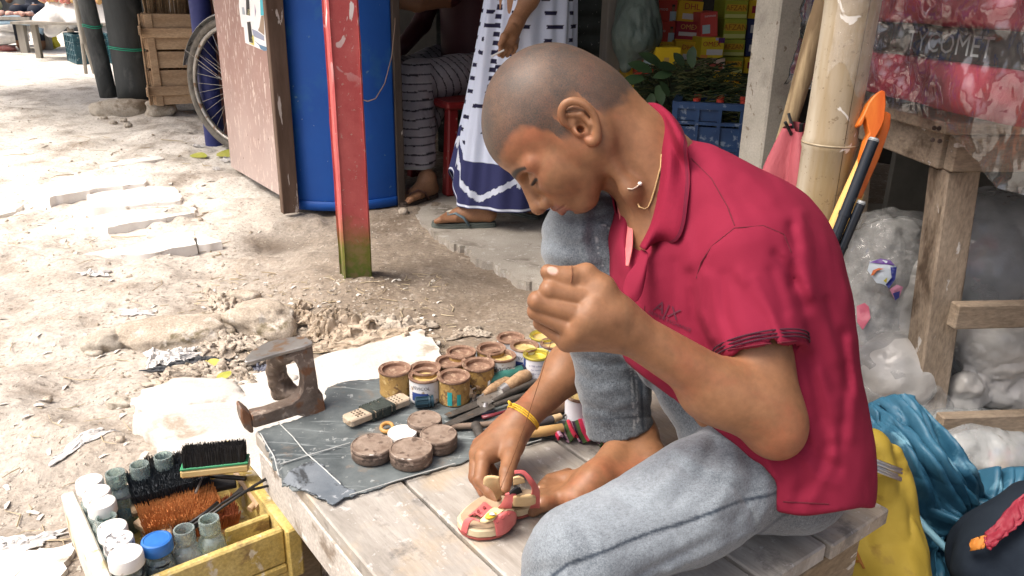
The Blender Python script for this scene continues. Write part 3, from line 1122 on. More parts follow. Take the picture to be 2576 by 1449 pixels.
for base,r,z,lab in ((rb1,.141,.36,'green plastic string tied round the thick dark roll'),(rb2,.066,.50,'green plastic string tied round the thin dark roll')):
 mb = MB()
 for o_ in (0,.012):
  mb.tube([base + Vector((r * math.cos(a) - .02 * 0,r * math.sin(a),z + o_ + .008 * math.sin(a * 2))) + Vector(((-.02 if r > .1 else -.10) * z / 1.25,0,0)) for a in np.linspace(0,2 * math.pi,30)],.003,5)
 tag(mb.build('string',M_STRING,smooth=180),lab,'string')
k0 = GP(224,186)
M_STICK = mat('grey_stick',(.22,.20,.17),(.34,.32,.28),sc=12,rough=.85,stretch=(1,1,.2),bump=.3)
mb = MB()
mb.tube([k0 + Vector((0,.0,.30)),k0 + Vector((-.01,0,1.0)),k0 + Vector((-.03,0,1.6))],[.032,.034,.034],9)
mb.tube([k0 + Vector((-.03,0,-.01)),k0 + Vector((-.015,0,.32))],[.018,.02],7)
mb.tube([k0 + Vector((.06,-.01,-.01)),k0 + Vector((.01,0,.33))],[.016,.02],7)
tag(mb.build('forked_stick',M_STICK,smooth=50),'grey forked wooden stick propped upright on the pale street','stick')
M_BCRATE = mat('teal_crate_plastic',(.012,.060,.085),(.025,.095,.12),sc=12,rough=.5,spots=(((.28,.34,.34),30,.62,.7),))
def plastic_crate(name,M,w,d,h,m,label,cat='crate',group=None,bars=5,rows=3,loc=None,rz=0.):
 t = thing(name,label,cat,loc,rz,group)
 for (nm,c,s) in [('wall',(0,-d / 2,0),(w,.012)),('wall',(0,d / 2,0),(w,.012)),('wall',(-w / 2,0,0),(.012,d)),('wall',(w / 2,0,0),(.012,d))]:
  mb = MB()
  along_x = s[0] > s[1]
  L = w if along_x else d
  def bx(u,z,lu,lz,th):
   mb.box((c[0] + (u if along_x else 0),c[1] + (0 if along_x else u),z),(lu if along_x else th,th if along_x else lu,lz))
  bx(0,h - .012,L,.024,.030)
  bx(0,.015,L,.03,.022)
  bx(0,h * .72,L,.012,.024)
  for i in range(bars + 1):
   bx(-L / 2 + L * i / bars,h / 2,.014,h,.026)
  for j in range(rows):
   bx(0,h * (.12 + .5 * j / rows),L,.01,.020)
  bx(0,h * .36,L,h * .62,.008)
  for i in range(bars):
   if i != bars // 2:
    bx(-L / 2 + L * (i + .5) / bars,h * .85,L / bars,h * .2,.006)
  mb.build(nm,m,t,local=True)
 MB().box((0,0,.012),(w - .02,d - .02,.012)).build('base',m,t,local=True)
 return t
v0 = GP(205,160)
VD = v0.y
cr1 = plastic_crate('plastic_crate',None,.34,.50,.32,M_BCRATE,'teal plastic crate under the white sacking of the onion stall',loc=Vector((v0.x - .02,v0.y + .22,v0.z)),rz=R(38))
cr2 = plastic_crate('plastic_crate',None,.36,.52,.33,M_BCRATE,'dark plastic crate behind the forked stick at the onion stall',loc=Vector((v0.x + .32,v0.y + .35,v0.z)),rz=R(38))
stall = thing('market_stall','low wooden market stall heaped with onions across the pale street','stall',Vector((v0.x - .1,v0.y + .6,v0.z)))
for dx,dy in ((-.75,.1),(.6,.1),(-.75,.9),(.6,.9)):
 MB().box((v0.x + dx,v0.y + .4 + dy,v0.z + .2),(.06,.06,.42)).build('leg',M_STICK,stall)
MB().box((v0.x - .05,v0.y + .75,v0.z + .42),(1.6,1.1,.03)).build('board',M_STICK,stall)
M_SACK = mat('white_sacking',(.66,.66,.66),(.76,.75,.73),sc=10,rough=.85,bump=.5,bsc=25,bdist=.03)
sk = MB()
def sackfn(u,v):
 a = -math.pi * .95 + math.pi * 1.15 * u
 zt = v0.z + .34 + .36 * v
 rr = (.62 + .05 * math.sin(u * 40) * (1 - v) + .04 * math.sin(u * 17 + v * 6)) * (1.0 - .18 * v * v)
 zz_ = zt + (.05 * math.sin(u * 23) + .03 * math.sin(u * 51)) * (1 - v)
 return Vector((v0.x - .05 + rr * 1.15 * math.cos(a),v0.y + .78 + rr * .85 * math.sin(a),zz_))
sk.grid(80,14,sackfn)
o = sk.build('sacking',M_SACK,smooth=180,solid=.01)
tag(o,'crumpled white sacking folded down round the heap of onions','sack')
M_ONION = mat('onion_skin',(.50,.13,.13),(.62,.30,.22),sc=20,rough=.4,hue=.25,spots=(((.62,.40,.16),7,.52,.6),))
on = MB()
on.lathe([(0,-.03),(.018,-.027),(.030,-.010),(.031,.004),(.024,.020),(.008,.029),(.004,.040),(0,.041)],10)
om = on.build('onion',M_ONION,smooth=180)
om.location = (v0.x,v0.y + .5,v0.z + .8)
tag(om,'round red onion in the heap on the white sacking','onion','onions heaped on the stall')
first = True
cnt = 0
for ring_ in range(9):
 for k in range(26 - ring_ * 2):
  if cnt > 150: break
  a = -math.pi + math.pi * 1.1 * (k + rnd.random() * .6) / (26 - ring_ * 2)
  r = .60 - ring_ * .052
  pos = Vector((v0.x - .05 + r * 1.1 * math.cos(a),v0.y + .78 + r * .82 * math.sin(a),v0.z + .68 + ring_ * .040 + rnd.uniform(-.01,.01)))
  c = om if first else om.copy()
  if not first: COL.objects.link(c)
  first = False
  c.location = pos
  c.scale = (1.25,) * 3
  c.rotation_euler = (rnd.uniform(-.8,.8),rnd.uniform(-.8,.8),rnd.uniform(0,6))
  cnt += 1
bq = GP(55,132)
bench = thing('bench','low bench spread with a blue grey cloth, far down the pale street','bench',bq)
by = bq.y
for dx in (-.75,.05):
 for dy in (.0,.55):
  MB().box((bq.x + dx,by + dy,bq.z + .2),(.09,.07,.42)).build('leg',M_STICK,bench)
MB().box((bq.x - .35,by + .28,bq.z + .42),(1.15,.72,.04)).build('top',M_STICK,bench)
M_BCLOTH = mat('blue_grey_cloth',(.13,.20,.26),(.22,.30,.35),sc=8,rough=.8,bump=.4,bsc=30,bdist=.02)
cl = MB()
def clothf(u,v):
 x = bq.x - .98 + 1.36 * u
 y = by - .12 + .82 * v
 z = bq.z + .452 + .006 * math.sin(u * 19) - .10 * smooth01(np.array((.14 - v) / .14)) - .12 * float(smooth01(np.array((u - .92) / .08)))
 return Vector((x,y,float(z)))
cl.grid(40,24,clothf)
tag(cl.build('bench_cloth',M_BCLOTH,smooth=180,solid=.008),'blue grey cloth spread over the far bench','cloth')
mel = Body()
mel.ell((bq.x - .62,by + .25,bq.z + .56),(.30,.24,.13),None,.05)
mel.post = lambda p,d: d - .012 * fbm(p * 9,2,3)
skin('straw_sack',mel,.016,mat('straw_cloth',(.42,.36,.16),(.55,.48,.25),sc=60,rough=.9,bump=.4,bsc=90))
tag(bpy.data.objects['straw_sack'],'bulging straw coloured sack lying on the blue cloth of the bench','sack')
for k in range(9):
 c = Vector((bq.x - .55 + .11 * k + rnd.uniform(-.03,.03),by - .0 + rnd.uniform(-.03,.06),bq.z + .475))
 rock('garlic_heap',c,(.10,.09,.06),mat('pinkish_bulbs',(.45,.20,.16),(.6,.42,.34),sc=30,rough=.7,hue=.25),'small pinkish pile of spices set out on the blue cloth','spice','piles on the bench cloth',seed=80 + k,sub=2,rough=.35)
far_p = Body()
fx,fy,fz0 = bq.x - .15,by + .95,bq.z
far_p.cone((fx,fy,fz0 + .45),(fx,fy,fz0 + .85),.22,.19,.05)
far_p.cone((fx - .18,fy,fz0 + .95),(fx + .18,fy,fz0 + .95),.09,.09,.05)
far_p.cone((fx,fy,fz0 + 1.0),(fx,fy,fz0 + 1.12),.06,.055,.03)
far_p.ell((fx,fy - .02,fz0 + 1.23),(.085,.10,.12),None,.02)
far_p.chain([(fx - .1,fy,fz0 + .45),(fx - .12,fy - .42,fz0 + .48),(fx - .12,fy - .45,fz0 + .06)],[.12,.09,.07],.04)
far_p.chain([(fx + .1,fy,fz0 + .45),(fx + .12,fy - .42,fz0 + .48),(fx + .12,fy - .45,fz0 + .06)],[.12,.09,.07],.04)
far_p.chain([(fx - .26,fy,fz0 + .95),(fx - .34,fy - .10,fz0 + .68),(fx - .25,fy - .35,fz0 + .62)],[.06,.05,.04],.03)
far_p.chain([(fx + .26,fy,fz0 + .95),(fx + .34,fy - .10,fz0 + .68),(fx + .22,fy - .35,fz0 + .62)],[.06,.05,.04],.03)
fp = thing('person','person in a dark navy speckled dress seated behind the far bench','person',(fx,fy,fz0))
M_SK2 = mat('skin_dark',(.26,.13,.065),(.34,.18,.09),sc=14,rough=.5,sss=.08)
def fcol(V,N):
 c = np.tile(np.array((.008,.014,.030)),(len(V),1))
 sk_ = (V[:,2] > fz0 + 1.06) | ((V[:,1] < fy - .25) & (V[:,2] > fz0 + .57)) | (V[:,2] < fz0 + .12)
 c[sk_] = (.26,.13,.065)
 hr = (V[:,2] > fz0 + 1.27) | ((V[:,2] > fz0 + 1.1) & (V[:,1] > fy + .02))
 c[hr] = (.008,.007,.007)
 sp_ = vnoise(V * 22,4) > .78
 c[sp_ & ~sk_ & ~hr] = (.35,.36,.40)
 return c
skin('body',far_p,.014,mat('far_person_cloth',(.01,.01,.03),vcol='Col',rough=.8,bump=.2,bsc=30),fp,cols=fcol)
yb = GP(120,124)
ybag = Body()
ybag.box((yb.x,yb.y + .05,yb.z + .08),(.12,.03,.07),np.array(Matrix.Rotation(.35,3,'Y') @ Matrix.Rotation(.3,3,'Z')),.02,.02)
ybag.post = lambda p,d: d - .008 * fbm(p * 14,2,3)
o = skin('yellow_packet',ybag,.008,mat('yellow_packet_mat',(.75,.62,.02),(.82,.70,.05),rough=.5,spots=(((.3,.25,.02),40,.66,.7),)))
tag(o,'bright yellow plastic packet leaning against the teal crate','packet')
for k,(px,py,s_) in enumerate([(20,78,.5),(14,105,.45)]):
 q = GP(px,118)
 o = rock('white_bundle',Vector((q.x - .1 * k,q.y + .2,q.z + .12 + .15 * (1 - k))),(.6,.4,.2),M_SACK,'white cloth bundle stored under the far bench','bundle','bundles under the bench',seed=90 + k,rough=.2)
rock('red_melon_piece',GP(15,128) + Vector((0,0,.03)),(.26,.16,.08),mat('red_piece',(.48,.10,.09),(.6,.3,.26),sc=10,rough=.6),'flat reddish lump on the ground before the far bench','lump',seed=97,sub=2)
for k,(x0,x1,y,h_,c) in enumerate([(-9.5,-6.4,15.5,2.4,(.05,.055,.06)),(-6.3,-4.3,14.6,2.3,(.10,.085,.07)),(-4.2,-2.0,14.2,2.3,(.035,.045,.05))]):
 t = thing('market_booth',['dark booth closing the street behind the navy dressed person','brownish booth standing behind the onion stall','black booth standing beyond the dark rolls'][k],'booth',((x0 + x1) / 2,y,0))
 m = mat('booth_cloth_%d' % k,c,tuple(min(1,q * 1.7) for q in c),sc=3,rough=.9,bump=.3,bsc=6,bdist=.05)
 MB().grid(60,12,lambda u,v: Vector((x0 + (x1 - x0) * u,y + .08 * math.sin(u * 30) * (1 - v),.1 + h_ * v))).build('cloth_front',m,t,smooth=180)
 MB().box(((x0 + x1) / 2,y + 1.0,.1 + h_ + .05),(x1 - x0 + .3,2.4,.06)).build('roof',M_TIN,t)
 for px_ in (x0,x1):
  MB().box((px_,y - .1,1.25),(.08,.08,2.5)).build('post',M_STICK,t)
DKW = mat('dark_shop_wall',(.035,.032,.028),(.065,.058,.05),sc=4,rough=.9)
shop = thing('shop_building','dark interior of the small shop behind the concrete post','shop',SH(.6,2.2,0))
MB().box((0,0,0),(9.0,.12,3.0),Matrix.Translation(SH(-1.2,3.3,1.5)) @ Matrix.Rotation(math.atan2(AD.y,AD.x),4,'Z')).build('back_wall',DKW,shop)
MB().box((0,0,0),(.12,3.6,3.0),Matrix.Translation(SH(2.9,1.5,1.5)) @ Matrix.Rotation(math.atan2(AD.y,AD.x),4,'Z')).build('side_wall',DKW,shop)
shc = Q(1440,60,4.35)
M_SHUT = mat('dark_green_shutter',(.035,.046,.042),(.062,.075,.068),sc=8,rough=.55,metal=.2,spots=(((.35,.36,.34),60,.74,.77),))
ux = (AD * .98 + AN * -.0).normalized()
shut = thing('roller_shutter','dark ribbed roller shutter behind the standing man','shutter',(shc.x,shc.y,FZ))
def shutf(u,v):
 p = Vector((shc.x,shc.y,0)) - Vector((1,-.12,0)).normalized() * (.75 - 1.28 * u)
 z = FZ + .02 + 2.0 * v
 return p + Vector((0,-.016 * abs(math.sin(z * math.pi / .095)),z))
shm = MB()
shm.grid(4,240,shutf)
shm.build('ribbed_sheet',M_SHUT,shut,smooth=180)
wp = Q(1532,205,3.62)
MB().box((0,0,1.05),(.075,.07,2.1),rotz(.35,(wp.x,wp.y + .03,FZ))).build('timber_post',mat('grey_timber',(.20,.185,.16),(.31,.29,.255),sc=10,rough=.85,stretch=(1,1,.12),bump=.3,bsc=40),bevel=.004)
tag(bpy.data.objects['timber_post'],'grey weathered timber post between the shutter and the shop goods','post')
wp2 = Q(1552,205,3.75)
MB().box((0,0,1.05),(.03,.10,2.1),rotz(.35,(wp2.x,wp2.y,FZ))).build('door_edge',mat('black_timber2',(.012,.012,.011),(.03,.027,.024),sc=10,rough=.8))
tag(bpy.data.objects['door_edge'],'black door edge beside the grey timber post','door')
SHY = 3.9
def quad_on(px0,py0,px1,py1,Z):
 a,b_,c = Q(px0,py0,Z),Q(px1,py0,Z),Q(px0,py1,Z)
 return a,b_,c
YEL,RED_,MAR,DKB,GRN = (.62,.40,.015),(.46,.045,.025),(.26,.012,.03),(.02,.03,.10),(.30,.34,.03)
def carton(x0,y0,x1,y1,Z,col,label,words=(),depth=.16,roll_=0.,yaw=.10,patches=(),extra=None):
 w,h = (x1 - x0) * Z / F,(y1 - y0) * Z / F
 c = Q((x0 + x1) / 2,(y0 + y1) / 2,Z)
 Mx = Matrix.Translation(c) @ Matrix.Rotation(yaw,4,'Z') @ Matrix.Rotation(roll_,4,'Y')
 t = thing('carton',label,'carton',Mx @ Vector((0,depth / 2,-h / 2)),0,'cartons stacked in the shop')
 bo = MB().box((0,depth / 2,0),(w,depth,h),Mx).build('box',mat('card_%d' % (hash(col) % 99999),col,tuple(min(1.,q * 1.15 + .01) for q in col),sc=9,rough=.5),t,bevel=.0015)
 Mf = Mx @ Matrix(((1,0,0,0),(0,0,-1,-.0012),(0,1,0,0),(0,0,0,1)))      # x right, y up, z towards the street
 for (u0,v0,u1,v1,pc) in patches:
  mb = MB()
  mb.add([Mf @ Vector((u * w / 2,v * h / 2,0)) for u,v in ((u0,v0),(u1,v0),(u1,v1),(u0,v1))],[(0,1,2,3)])
  mb.build('print',mat('ink_%d' % (hash(pc) % 99999),pc,rough=.5),bo)
 for (tx,size,u,v,tcol) in words:
  vs,fs = text_mesh(tx,size * h,Mf @ Matrix.Translation((u * w / 2,v * h / 2,.0015)))
  xs = [0]
  MB().add(vs,fs).build('lettering',mat('ink_%d' % (hash(tcol) % 99999),tcol,rough=.5),bo)
 return t
INK_R,INK_W,INK_P = (.40,.03,.02),(.62,.60,.58),(.45,.40,.62)
SKY_ = (.42,.55,.60)
man = ((.45,-1.0,.95,-.1,SKY_),(.58,-.1,.82,.35,(.20,.10,.06)),(.58,.28,.82,.5,(.01,.01,.01)))
carton(1640,-2,1704,53,3.75,RED_,'red carton with a printed figure, on top of the red stack',[('sunmoo',.22,-.35,.1,INK_W)],patches=man)
carton(1636,55,1699,104,3.72,RED_,'red carton with a printed figure, under another red carton',[('sunmoo',.22,-.35,.1,INK_W)],patches=man)
carton(1705,4,1768,54,3.74,YEL,'yellow courier carton standing on the maroon carton',[('DHL',.42,.1,.45,INK_R)],patches=((-.6,-.75,.6,-.2,INK_W),),roll_=.06)
carton(1699,56,1761,103,3.72,MAR,'maroon carton with gold lettering under the yellow courier carton',[('OMEX',.36,.1,.45,(.65,.40,.10))],patches=((-.75,-.45,.75,-.05,INK_W),(-1,-1,1,-.82,YEL)),roll_=.05)
carton(1697,105,1758,150,3.70,YEL,'yellow courier carton below the maroon carton',[('DHL',.38,.1,.35,INK_R)],patches=((-.3,-.95,.6,-.35,INK_W),),roll_=.04)
carton(1638,106,1697,126,3.72,YEL,'flat yellow courier carton below the red cartons',[('DHL',.62,.2,0,INK_R)])
carton(1762,32,1806,92,3.66,(.50,.06,.05),'red carton tilted beside the maroon carton',[('sunmoo',.15,.1,.7,INK_W)],patches=((-.8,-.7,.1,.0,SKY_),),roll_=-.10)
carton(1763,96,1822,145,3.62,(.60,.46,.02),'yellow, white and violet patterned carton in front of the stack',[('OMEX',.34,-.1,.35,INK_R)],patches=((-.5,-.7,.9,-.15,INK_W),(.45,.5,1,1,(.10,.03,.14)),(.2,.75,.45,1,INK_P),(-1,-1,-.4,-.7,(.65,.25,.05))))
carton(1772,147,1824,178,3.66,(.55,.42,.34),'plain pale carton beneath the patterned carton',patches=((-.8,-.8,.8,.2,(.45,.10,.08)),))
carton(1597,123,1645,186,3.45,RED_,'red carton with a pale picture leaning next to a plain yellow carton',patches=((-.1,-.6,.95,.85,SKY_),(-.6,-.3,-.2,.3,(.30,.15,.08))),roll_=-.05)
carton(1576,126,1598,230,3.50,(.50,.33,.02),'narrow yellow carton edge beside the red picture carton')
carton(1648,120,1713,165,3.40,(.70,.48,.01),'plain yellow carton standing behind the leaves',patches=((-.3,-.7,.1,-.1,(.55,.36,.10)),))
for r_,(y0,y1,yy) in enumerate([(2,46,'highest'),(49,97,'second'),(101,141,'third'),(145,184,'fourth')]):
 carton(1823 - r_ * 3,y0,1882 - r_ * 4,y1,3.72,GRN if r_ < 3 else (.22,.24,.02),'yellow green carton with brown lettering, %s of its column beside the concrete post' % yy,[('AFZAN',.40,0,.15,(.28,.10,.015))],
  patches=((-.85,-.2,.85,.55,(.60,.36,.03)),(-.95,-.9,.95,-.5,(.55,.56,.20))))
 carton(1883 - r_ * 4,y0,1925 - r_ * 4,y1,3.75,(YEL if r_ in (0,3) else DKB),('dark blue and white carton, %s of the column hidden by the concrete post' if r_ in (1,2) else 'yellow carton, %s of the column hidden by the concrete post') % yy,patches=((-.6,-.4,.9,.4,INK_W if r_ in (1,2) else MAR),))
carton(1822,188,1864,245,3.55,YEL,'yellow courier carton low down behind the blue crate',[('DHL',.28,.1,.45,INK_R)],patches=((-.2,-.6,.6,-.15,INK_W),))
carton(1705,-52,1772,1,3.76,MAR,'maroon carton standing on top of the yellow courier carton')
sf = thing('goods_shelf','dark wooden shelf carrying the cartons of the shop','shelf',Q(1740,300,3.75))
for (x0,x1,py,Z) in [(1560,1940,192,3.85),(1560,1940,252,3.75)]:
 a,b_ = Q(x0,py,Z),Q(x1,py,Z)
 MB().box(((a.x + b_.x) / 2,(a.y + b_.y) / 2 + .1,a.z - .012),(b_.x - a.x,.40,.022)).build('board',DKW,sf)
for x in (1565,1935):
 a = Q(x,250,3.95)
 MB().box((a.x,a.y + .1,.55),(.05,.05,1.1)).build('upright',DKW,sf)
M_GBAG = mat('cloudy_green_plastic',(.10,.15,.13),(.20,.26,.23),sc=6,rough=.28,alpha=.82,bump=.6,bsc=16,bdist=.03)
hbg = Body()
hc_ = Q(1600,60,3.42)
hbg.cone(Q(1612,-40,3.45),Q(1600,90,3.42),.085,.10,.03)
hbg.cone(Q(1590,90,3.42),Q(1578,165,3.44),.07,.025,.03)
hbg.post = lambda p,d: d - .010 * fbm(p * np.array((16,16,6)),3,8)
o = skin('hanging_bag',hbg,.009,M_GBAG)
tag(o,'cloudy green plastic bag hanging beside the timber post','bag')
M_LEAF = mat('dark_leaf',(.018,.040,.016),(.035,.070,.028),sc=10,rough=.45,hue=.3)
M_STALK = mat('green_stalk',(.055,.070,.022),(.12,.13,.05),sc=30,rough=.6,hue=.3)
lf = thing('leaf_bundle','heap of dark green betel leaves and stalks in front of the cartons','leaves',Q(1720,290,3.2))
stk = MB()
stk2 = MB()
for k in range(900):
 u,v = rnd.random(),rnd.random()
 px = 1610 + 255 * u
 ymin = 150 + 70 * abs(u - .5) ** 1.5 + (20 if u > .85 else 0)
 py = ymin + (308 - ymin) * v
 Z = 3.30 - .20 * v + rnd.uniform(-.05,.05)
 p0 = Q(px,py,Z)
 d = Vector((rnd.uniform(.2,1.0) * (1 if u > .3 else -1),-.5,rnd.uniform(-.25,.45))).normalized() * rnd.uniform(.03,.065)
 (stk if rnd.random() < .6 else stk2).tube([p0,p0 + d * .5 + Vector((0,0,.004)),p0 + d],[.0028,.0024,.0014],4)
o = stk.build('stalks',M_STALK,lf); o['kind'] = 'stuff'
o = stk2.build('stalks',M_LEAF,lf); o['kind'] = 'stuff'
def leaf(mb,c,d,n,L,W):
 d,n = d.normalized(),n.normalized()
 s_ = d.cross(n).normalized()
 vs,fs = [],[]
 for i in range(7):
  t = i / 6
  w = W * math.sin(math.pi * min(1,t * .93 + .07)) ** .8
  m_ = c + d * L * t - n * .15 * L * t * t
  vs += [m_ - s_ * w + n * .12 * w,m_,m_ + s_ * w + n * .12 * w]
 for i in range(6):
  for q in (0,1):
   fs.append((i * 3 + q,i * 3 + q + 1,i * 3 + q + 4,i * 3 + q + 3))
 mb.add(vs,fs)
lspots = [(1640,180,-160,60),(1620,196,170,55),(1665,165,-150,60),(1700,172,190,50),(1735,160,-80,42),(1742,170,-100,40),(1655,215,80,46),(1662,205,60,40),(1640,235,100,40),(1690,185,170,44),(1720,165,-130,40),(1635,260,110,36),(1645,280,95,34)]
for (px,py,an,L) in lspots:
 mb = MB()
 c = Q(px,py,3.02)
 d = CR * math.cos(R(an)) + CD * math.sin(R(an)) - FW * .25
 leaf(mb,c,d,-FW + CR * rnd.uniform(-.4,.4) - CD * .5,L * 3.0 / F * 1.15,L * .30 * 3.0 / F)
 mb.build('leaf',M_LEAF,lf,smooth=180)
core = Body()
core.ell(Q(1735,250,3.42),(.20,.16,.11),None,.05)
core.ell(Q(1650,255,3.40),(.09,.12,.10),None,.05)
core.post = lambda p,d: d - .02 * fbm(p * 14,3,2)
skin('mass',core,.012,mat('leaf_mass',(.012,.020,.010),(.03,.04,.018),sc=40,rough=.8,bump=1.,bsc=90,bdist=.02),lf)
tb = thing('goods_table','dark low table carrying the leaf bundle','table',Q(1720,318,3.3))
ta = Q(1720,318,3.4)
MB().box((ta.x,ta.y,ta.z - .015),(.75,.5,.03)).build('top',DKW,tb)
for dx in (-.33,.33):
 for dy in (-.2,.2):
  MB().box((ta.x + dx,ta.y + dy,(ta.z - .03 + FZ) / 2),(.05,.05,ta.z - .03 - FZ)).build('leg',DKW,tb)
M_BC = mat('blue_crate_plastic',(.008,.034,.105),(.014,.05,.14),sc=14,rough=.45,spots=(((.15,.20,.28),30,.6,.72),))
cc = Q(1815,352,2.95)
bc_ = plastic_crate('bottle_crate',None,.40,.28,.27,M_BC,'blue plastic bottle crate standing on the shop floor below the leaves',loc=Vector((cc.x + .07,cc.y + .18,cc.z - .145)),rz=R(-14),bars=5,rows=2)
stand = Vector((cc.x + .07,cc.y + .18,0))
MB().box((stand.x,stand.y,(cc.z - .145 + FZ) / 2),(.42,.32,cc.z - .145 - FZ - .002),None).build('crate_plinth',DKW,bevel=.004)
tag(bpy.data.objects['crate_plinth'],'dark wooden plinth under the blue bottle crate','plinth')
M_BOT = mat('dark_bottle',(.02,.035,.02),(.05,.07,.03),rough=.12,spec=.7)
M_CAP = mat('red_cap',(.45,.05,.03),rough=.4)
bmM = wmat(bc_)
for i in range(4):
 for j in range(2):
  loc = bmM @ Vector((-.13 + .087 * i,-.06 + .12 * j,.012))
  t = thing('bottle','dark glass drink bottle standing in the blue crate','bottle',loc,0,'bottles in the blue crate')
  MB().lathe([(0,0),(.029,0),(.031,.01),(.031,.12),(.026,.16),(.013,.21),(.012,.25),(0,.25)],14).build('glass',M_BOT,t,local=True,smooth=40)
  MB().lathe([(0,.248),(.0145,.248),(.0145,.262),(0,.263)],12).build('cap',M_CAP,t,local=True)
M_CPOST = mat('lime_washed_concrete',(.40,.385,.33),(.52,.50,.44),sc=7,rough=.85,bump=.3,bsc=50,fine=.12,spots=(((.25,.21,.16),40,.70,.76),((.33,.31,.27),5,.54,.72),((.03,.12,.06),12,.80,.82)))
cq = Q(1942,352,2.55)
cpo = MB()
cpo.box((0,0,1.1),(.115,.13,2.2),rotz(.32,(cq.x + .01,cq.y + .09,FZ - .02)))
tag(cpo.build('concrete_post',M_CPOST,bevel=.006),'pale lime washed concrete post with cracks at the shop front','post')
FT = P(1236,552,FZ + .03)                       # heel of the near foot
SX,SY = FT.x + .10,FT.y + .07
man1 = thing('person','person standing in a white lungi with dark woven dashes and blue slippers','person',(SX,SY,FZ))
m1 = Body()
def man_up(b,cx,cy,zw,fx,fy,sh=.20):
 """trunk, neck and head from the waist level zw; (fx, fy) is the way he faces"""
 b.chain([(cx,cy,zw - .08),(cx,cy,zw + .18),(cx,cy,zw + .38)],[.135,.13,.13],.05)
 lx,ly = -fy,fx
 b.cone((cx + lx * sh * .7,cy + ly * sh * .7,zw + .42),(cx - lx * sh * .7,cy - ly * sh * .7,zw + .42),.085,.085,.06)
 b.cone((cx,cy,zw + .48),(cx + fx * .02,cy + fy * .02,zw + .60),.058,.052,.04)
 hx,hy,hz_ = cx + fx * .035,cy + fy * .035,zw + .70
 b.ell((hx,hy,hz_),(.088,.088,.115),None,.02)
 b.ell((hx + fx * .05,hy + fy * .05,hz_ - .05),(.05,.05,.06),None,.02)
 b.ell((hx + fx * .095,hy + fy * .095,hz_ - .02),(.018,.018,.022),None,.012)
 for s_ in (1,-1):
  b.ell((hx + lx * .088 * s_,hy + ly * .088 * s_,hz_ - .01),(.014,.014,.030),None,.006)
 return lx,ly,hz_
FXm,FYm = -.93,-.37
lx,ly,hz1 = man_up(m1,SX + .02,SY + .02,1.0,FXm,FYm)
nl_ = -1 if ly > 0 else 1                           # near side
ns = Vector((SX + .02 + lx * .2 * nl_,SY + .02 + ly * .2 * nl_,1.42))
HW = Q(1300,55,3.060)
m1.chain([ns,Vector((ns.x + .06,ns.y - .03,1.16)),Q(1330,0,3.080),HW],[.055,.045,.036,.027],.02)
m1.chain([HW,Q(1284,92,3.050)],[.030,.032],.015)
for k,(a,b_,c) in enumerate([((1276,92),(1262,122),(1256,138)),((1284,98),(1272,124),(1264,142)),((1292,100),(1284,124),(1276,140)),((1300,98),(1296,118),(1290,134))]):
 m1.chain([Q(*a,3.040 + .012 * k),Q(*b_,3.030 + .012 * k),Q(*c,3.040 + .012 * k)],[.0115,.0105,.0085],.008)
m1.chain([Q(1290,70,3.030),Q(1268,92,3.010),Q(1258,112,3.015)],[.016,.0125,.0095],.01)
fs_ = Vector((SX + .02 - lx * .2 * nl_,SY + .02 - ly * .2 * nl_,1.42))
m1.chain([fs_,fs_ + Vector((.03,.03,-.28)),fs_ + Vector((-.02,0,-.52)),fs_ + Vector((-.04,-.02,-.64))],[.055,.045,.03,.03],.02)
def foot(b,heel,toe,z0,sh=.22):
 heel,toe = Vector(heel),Vector(toe)
 d = (toe - heel).normalized()
 s_ = Vector((-d.y,d.x,0))
 L = (toe - heel).length
 z = Vector((0,0,1))
 b.chain([heel + d * .045 + z * (z0 + sh),heel + d * .045 + z * (z0 + sh * .55),heel + d * .04 + z * (z0 + .085)],[.042,.038,.036],.02)
 b.cone(heel + d * .04 + z * (z0 + .085),heel + d * .01 + z * (z0 + .032),.034,.030,.02)
 b.cone(heel + d * .05 + z * (z0 + .075),heel + d * L * .66 + z * (z0 + .030),.033,.024,.02)
 b.cone(heel + d * .01 + z * (z0 + .030),heel + d * L * .62 + s_ * .022 + z * (z0 + .022),.029,.022,.02)
 b.cone(heel + d * .06 + z * (z0 + .030),heel + d * L * .66 - s_ * .020 + z * (z0 + .022),.026,.022,.02)
 for j in range(5):
  o_ = (j - 2) * .0185
  ll = L * (1.0 - .028 * j) if j else L
  b.chain([heel + d * L * .66 + s_ * o_ * -1 + z * (z0 + .02),heel + d * (ll - .02) + s_ * o_ * -1.1 + z * (z0 + .018),heel + d * ll + s_ * o_ * -1.1 + z * (z0 + .011)],[.014,.0115 if j else .0135,.0085 if j else .011],.006)
TOE = P(1098,552,FZ + .03)
foot(m1,(FT.x,FT.y,0),(TOE.x,TOE.y,0),FZ + .022)
F2 = P(1345,534,FZ + .03)
T2_ = P(1235,500,FZ + .03)
foot(m1,(F2.x,F2.y,0),(T2_.x,T2_.y,0),FZ + .022)
def m1col(V,N):
 c = np.tile(np.array((.29,.145,.075)),(len(V),1))
 c[(V[:,2] > .96) & (V[:,2] < 1.50) & (np.hypot(V[:,0] - SX - .02,V[:,1] - SY - .02) < .24)] = (.42,.44,.42)
 c[(V[:,2] > hz1 + .045)] = (.012,.010,.010)
 nailz = (V[:,2] < FZ + .06)
 return c
skin('body',m1,.008,mat('skin_and_shirt',(.3,.2,.1),vcol='Col',rough=.5,bump=.08,bsc=200,sss=.05),man1,
 fine=[(A((TOE.x - .04,TOE.y - .10,FZ)),A((FT.x + .08,FT.y + .10,FZ + .16)),.004),(A(Q(1256,140,3.04)) - .05,A(Q(1300,60,3.04)) + .06,.004)],cols=m1col)
NU,NV = 420,300
uu,vv = np.meshgrid(np.linspace(0,1,NU,endpoint=False),np.linspace(0,1,NV))
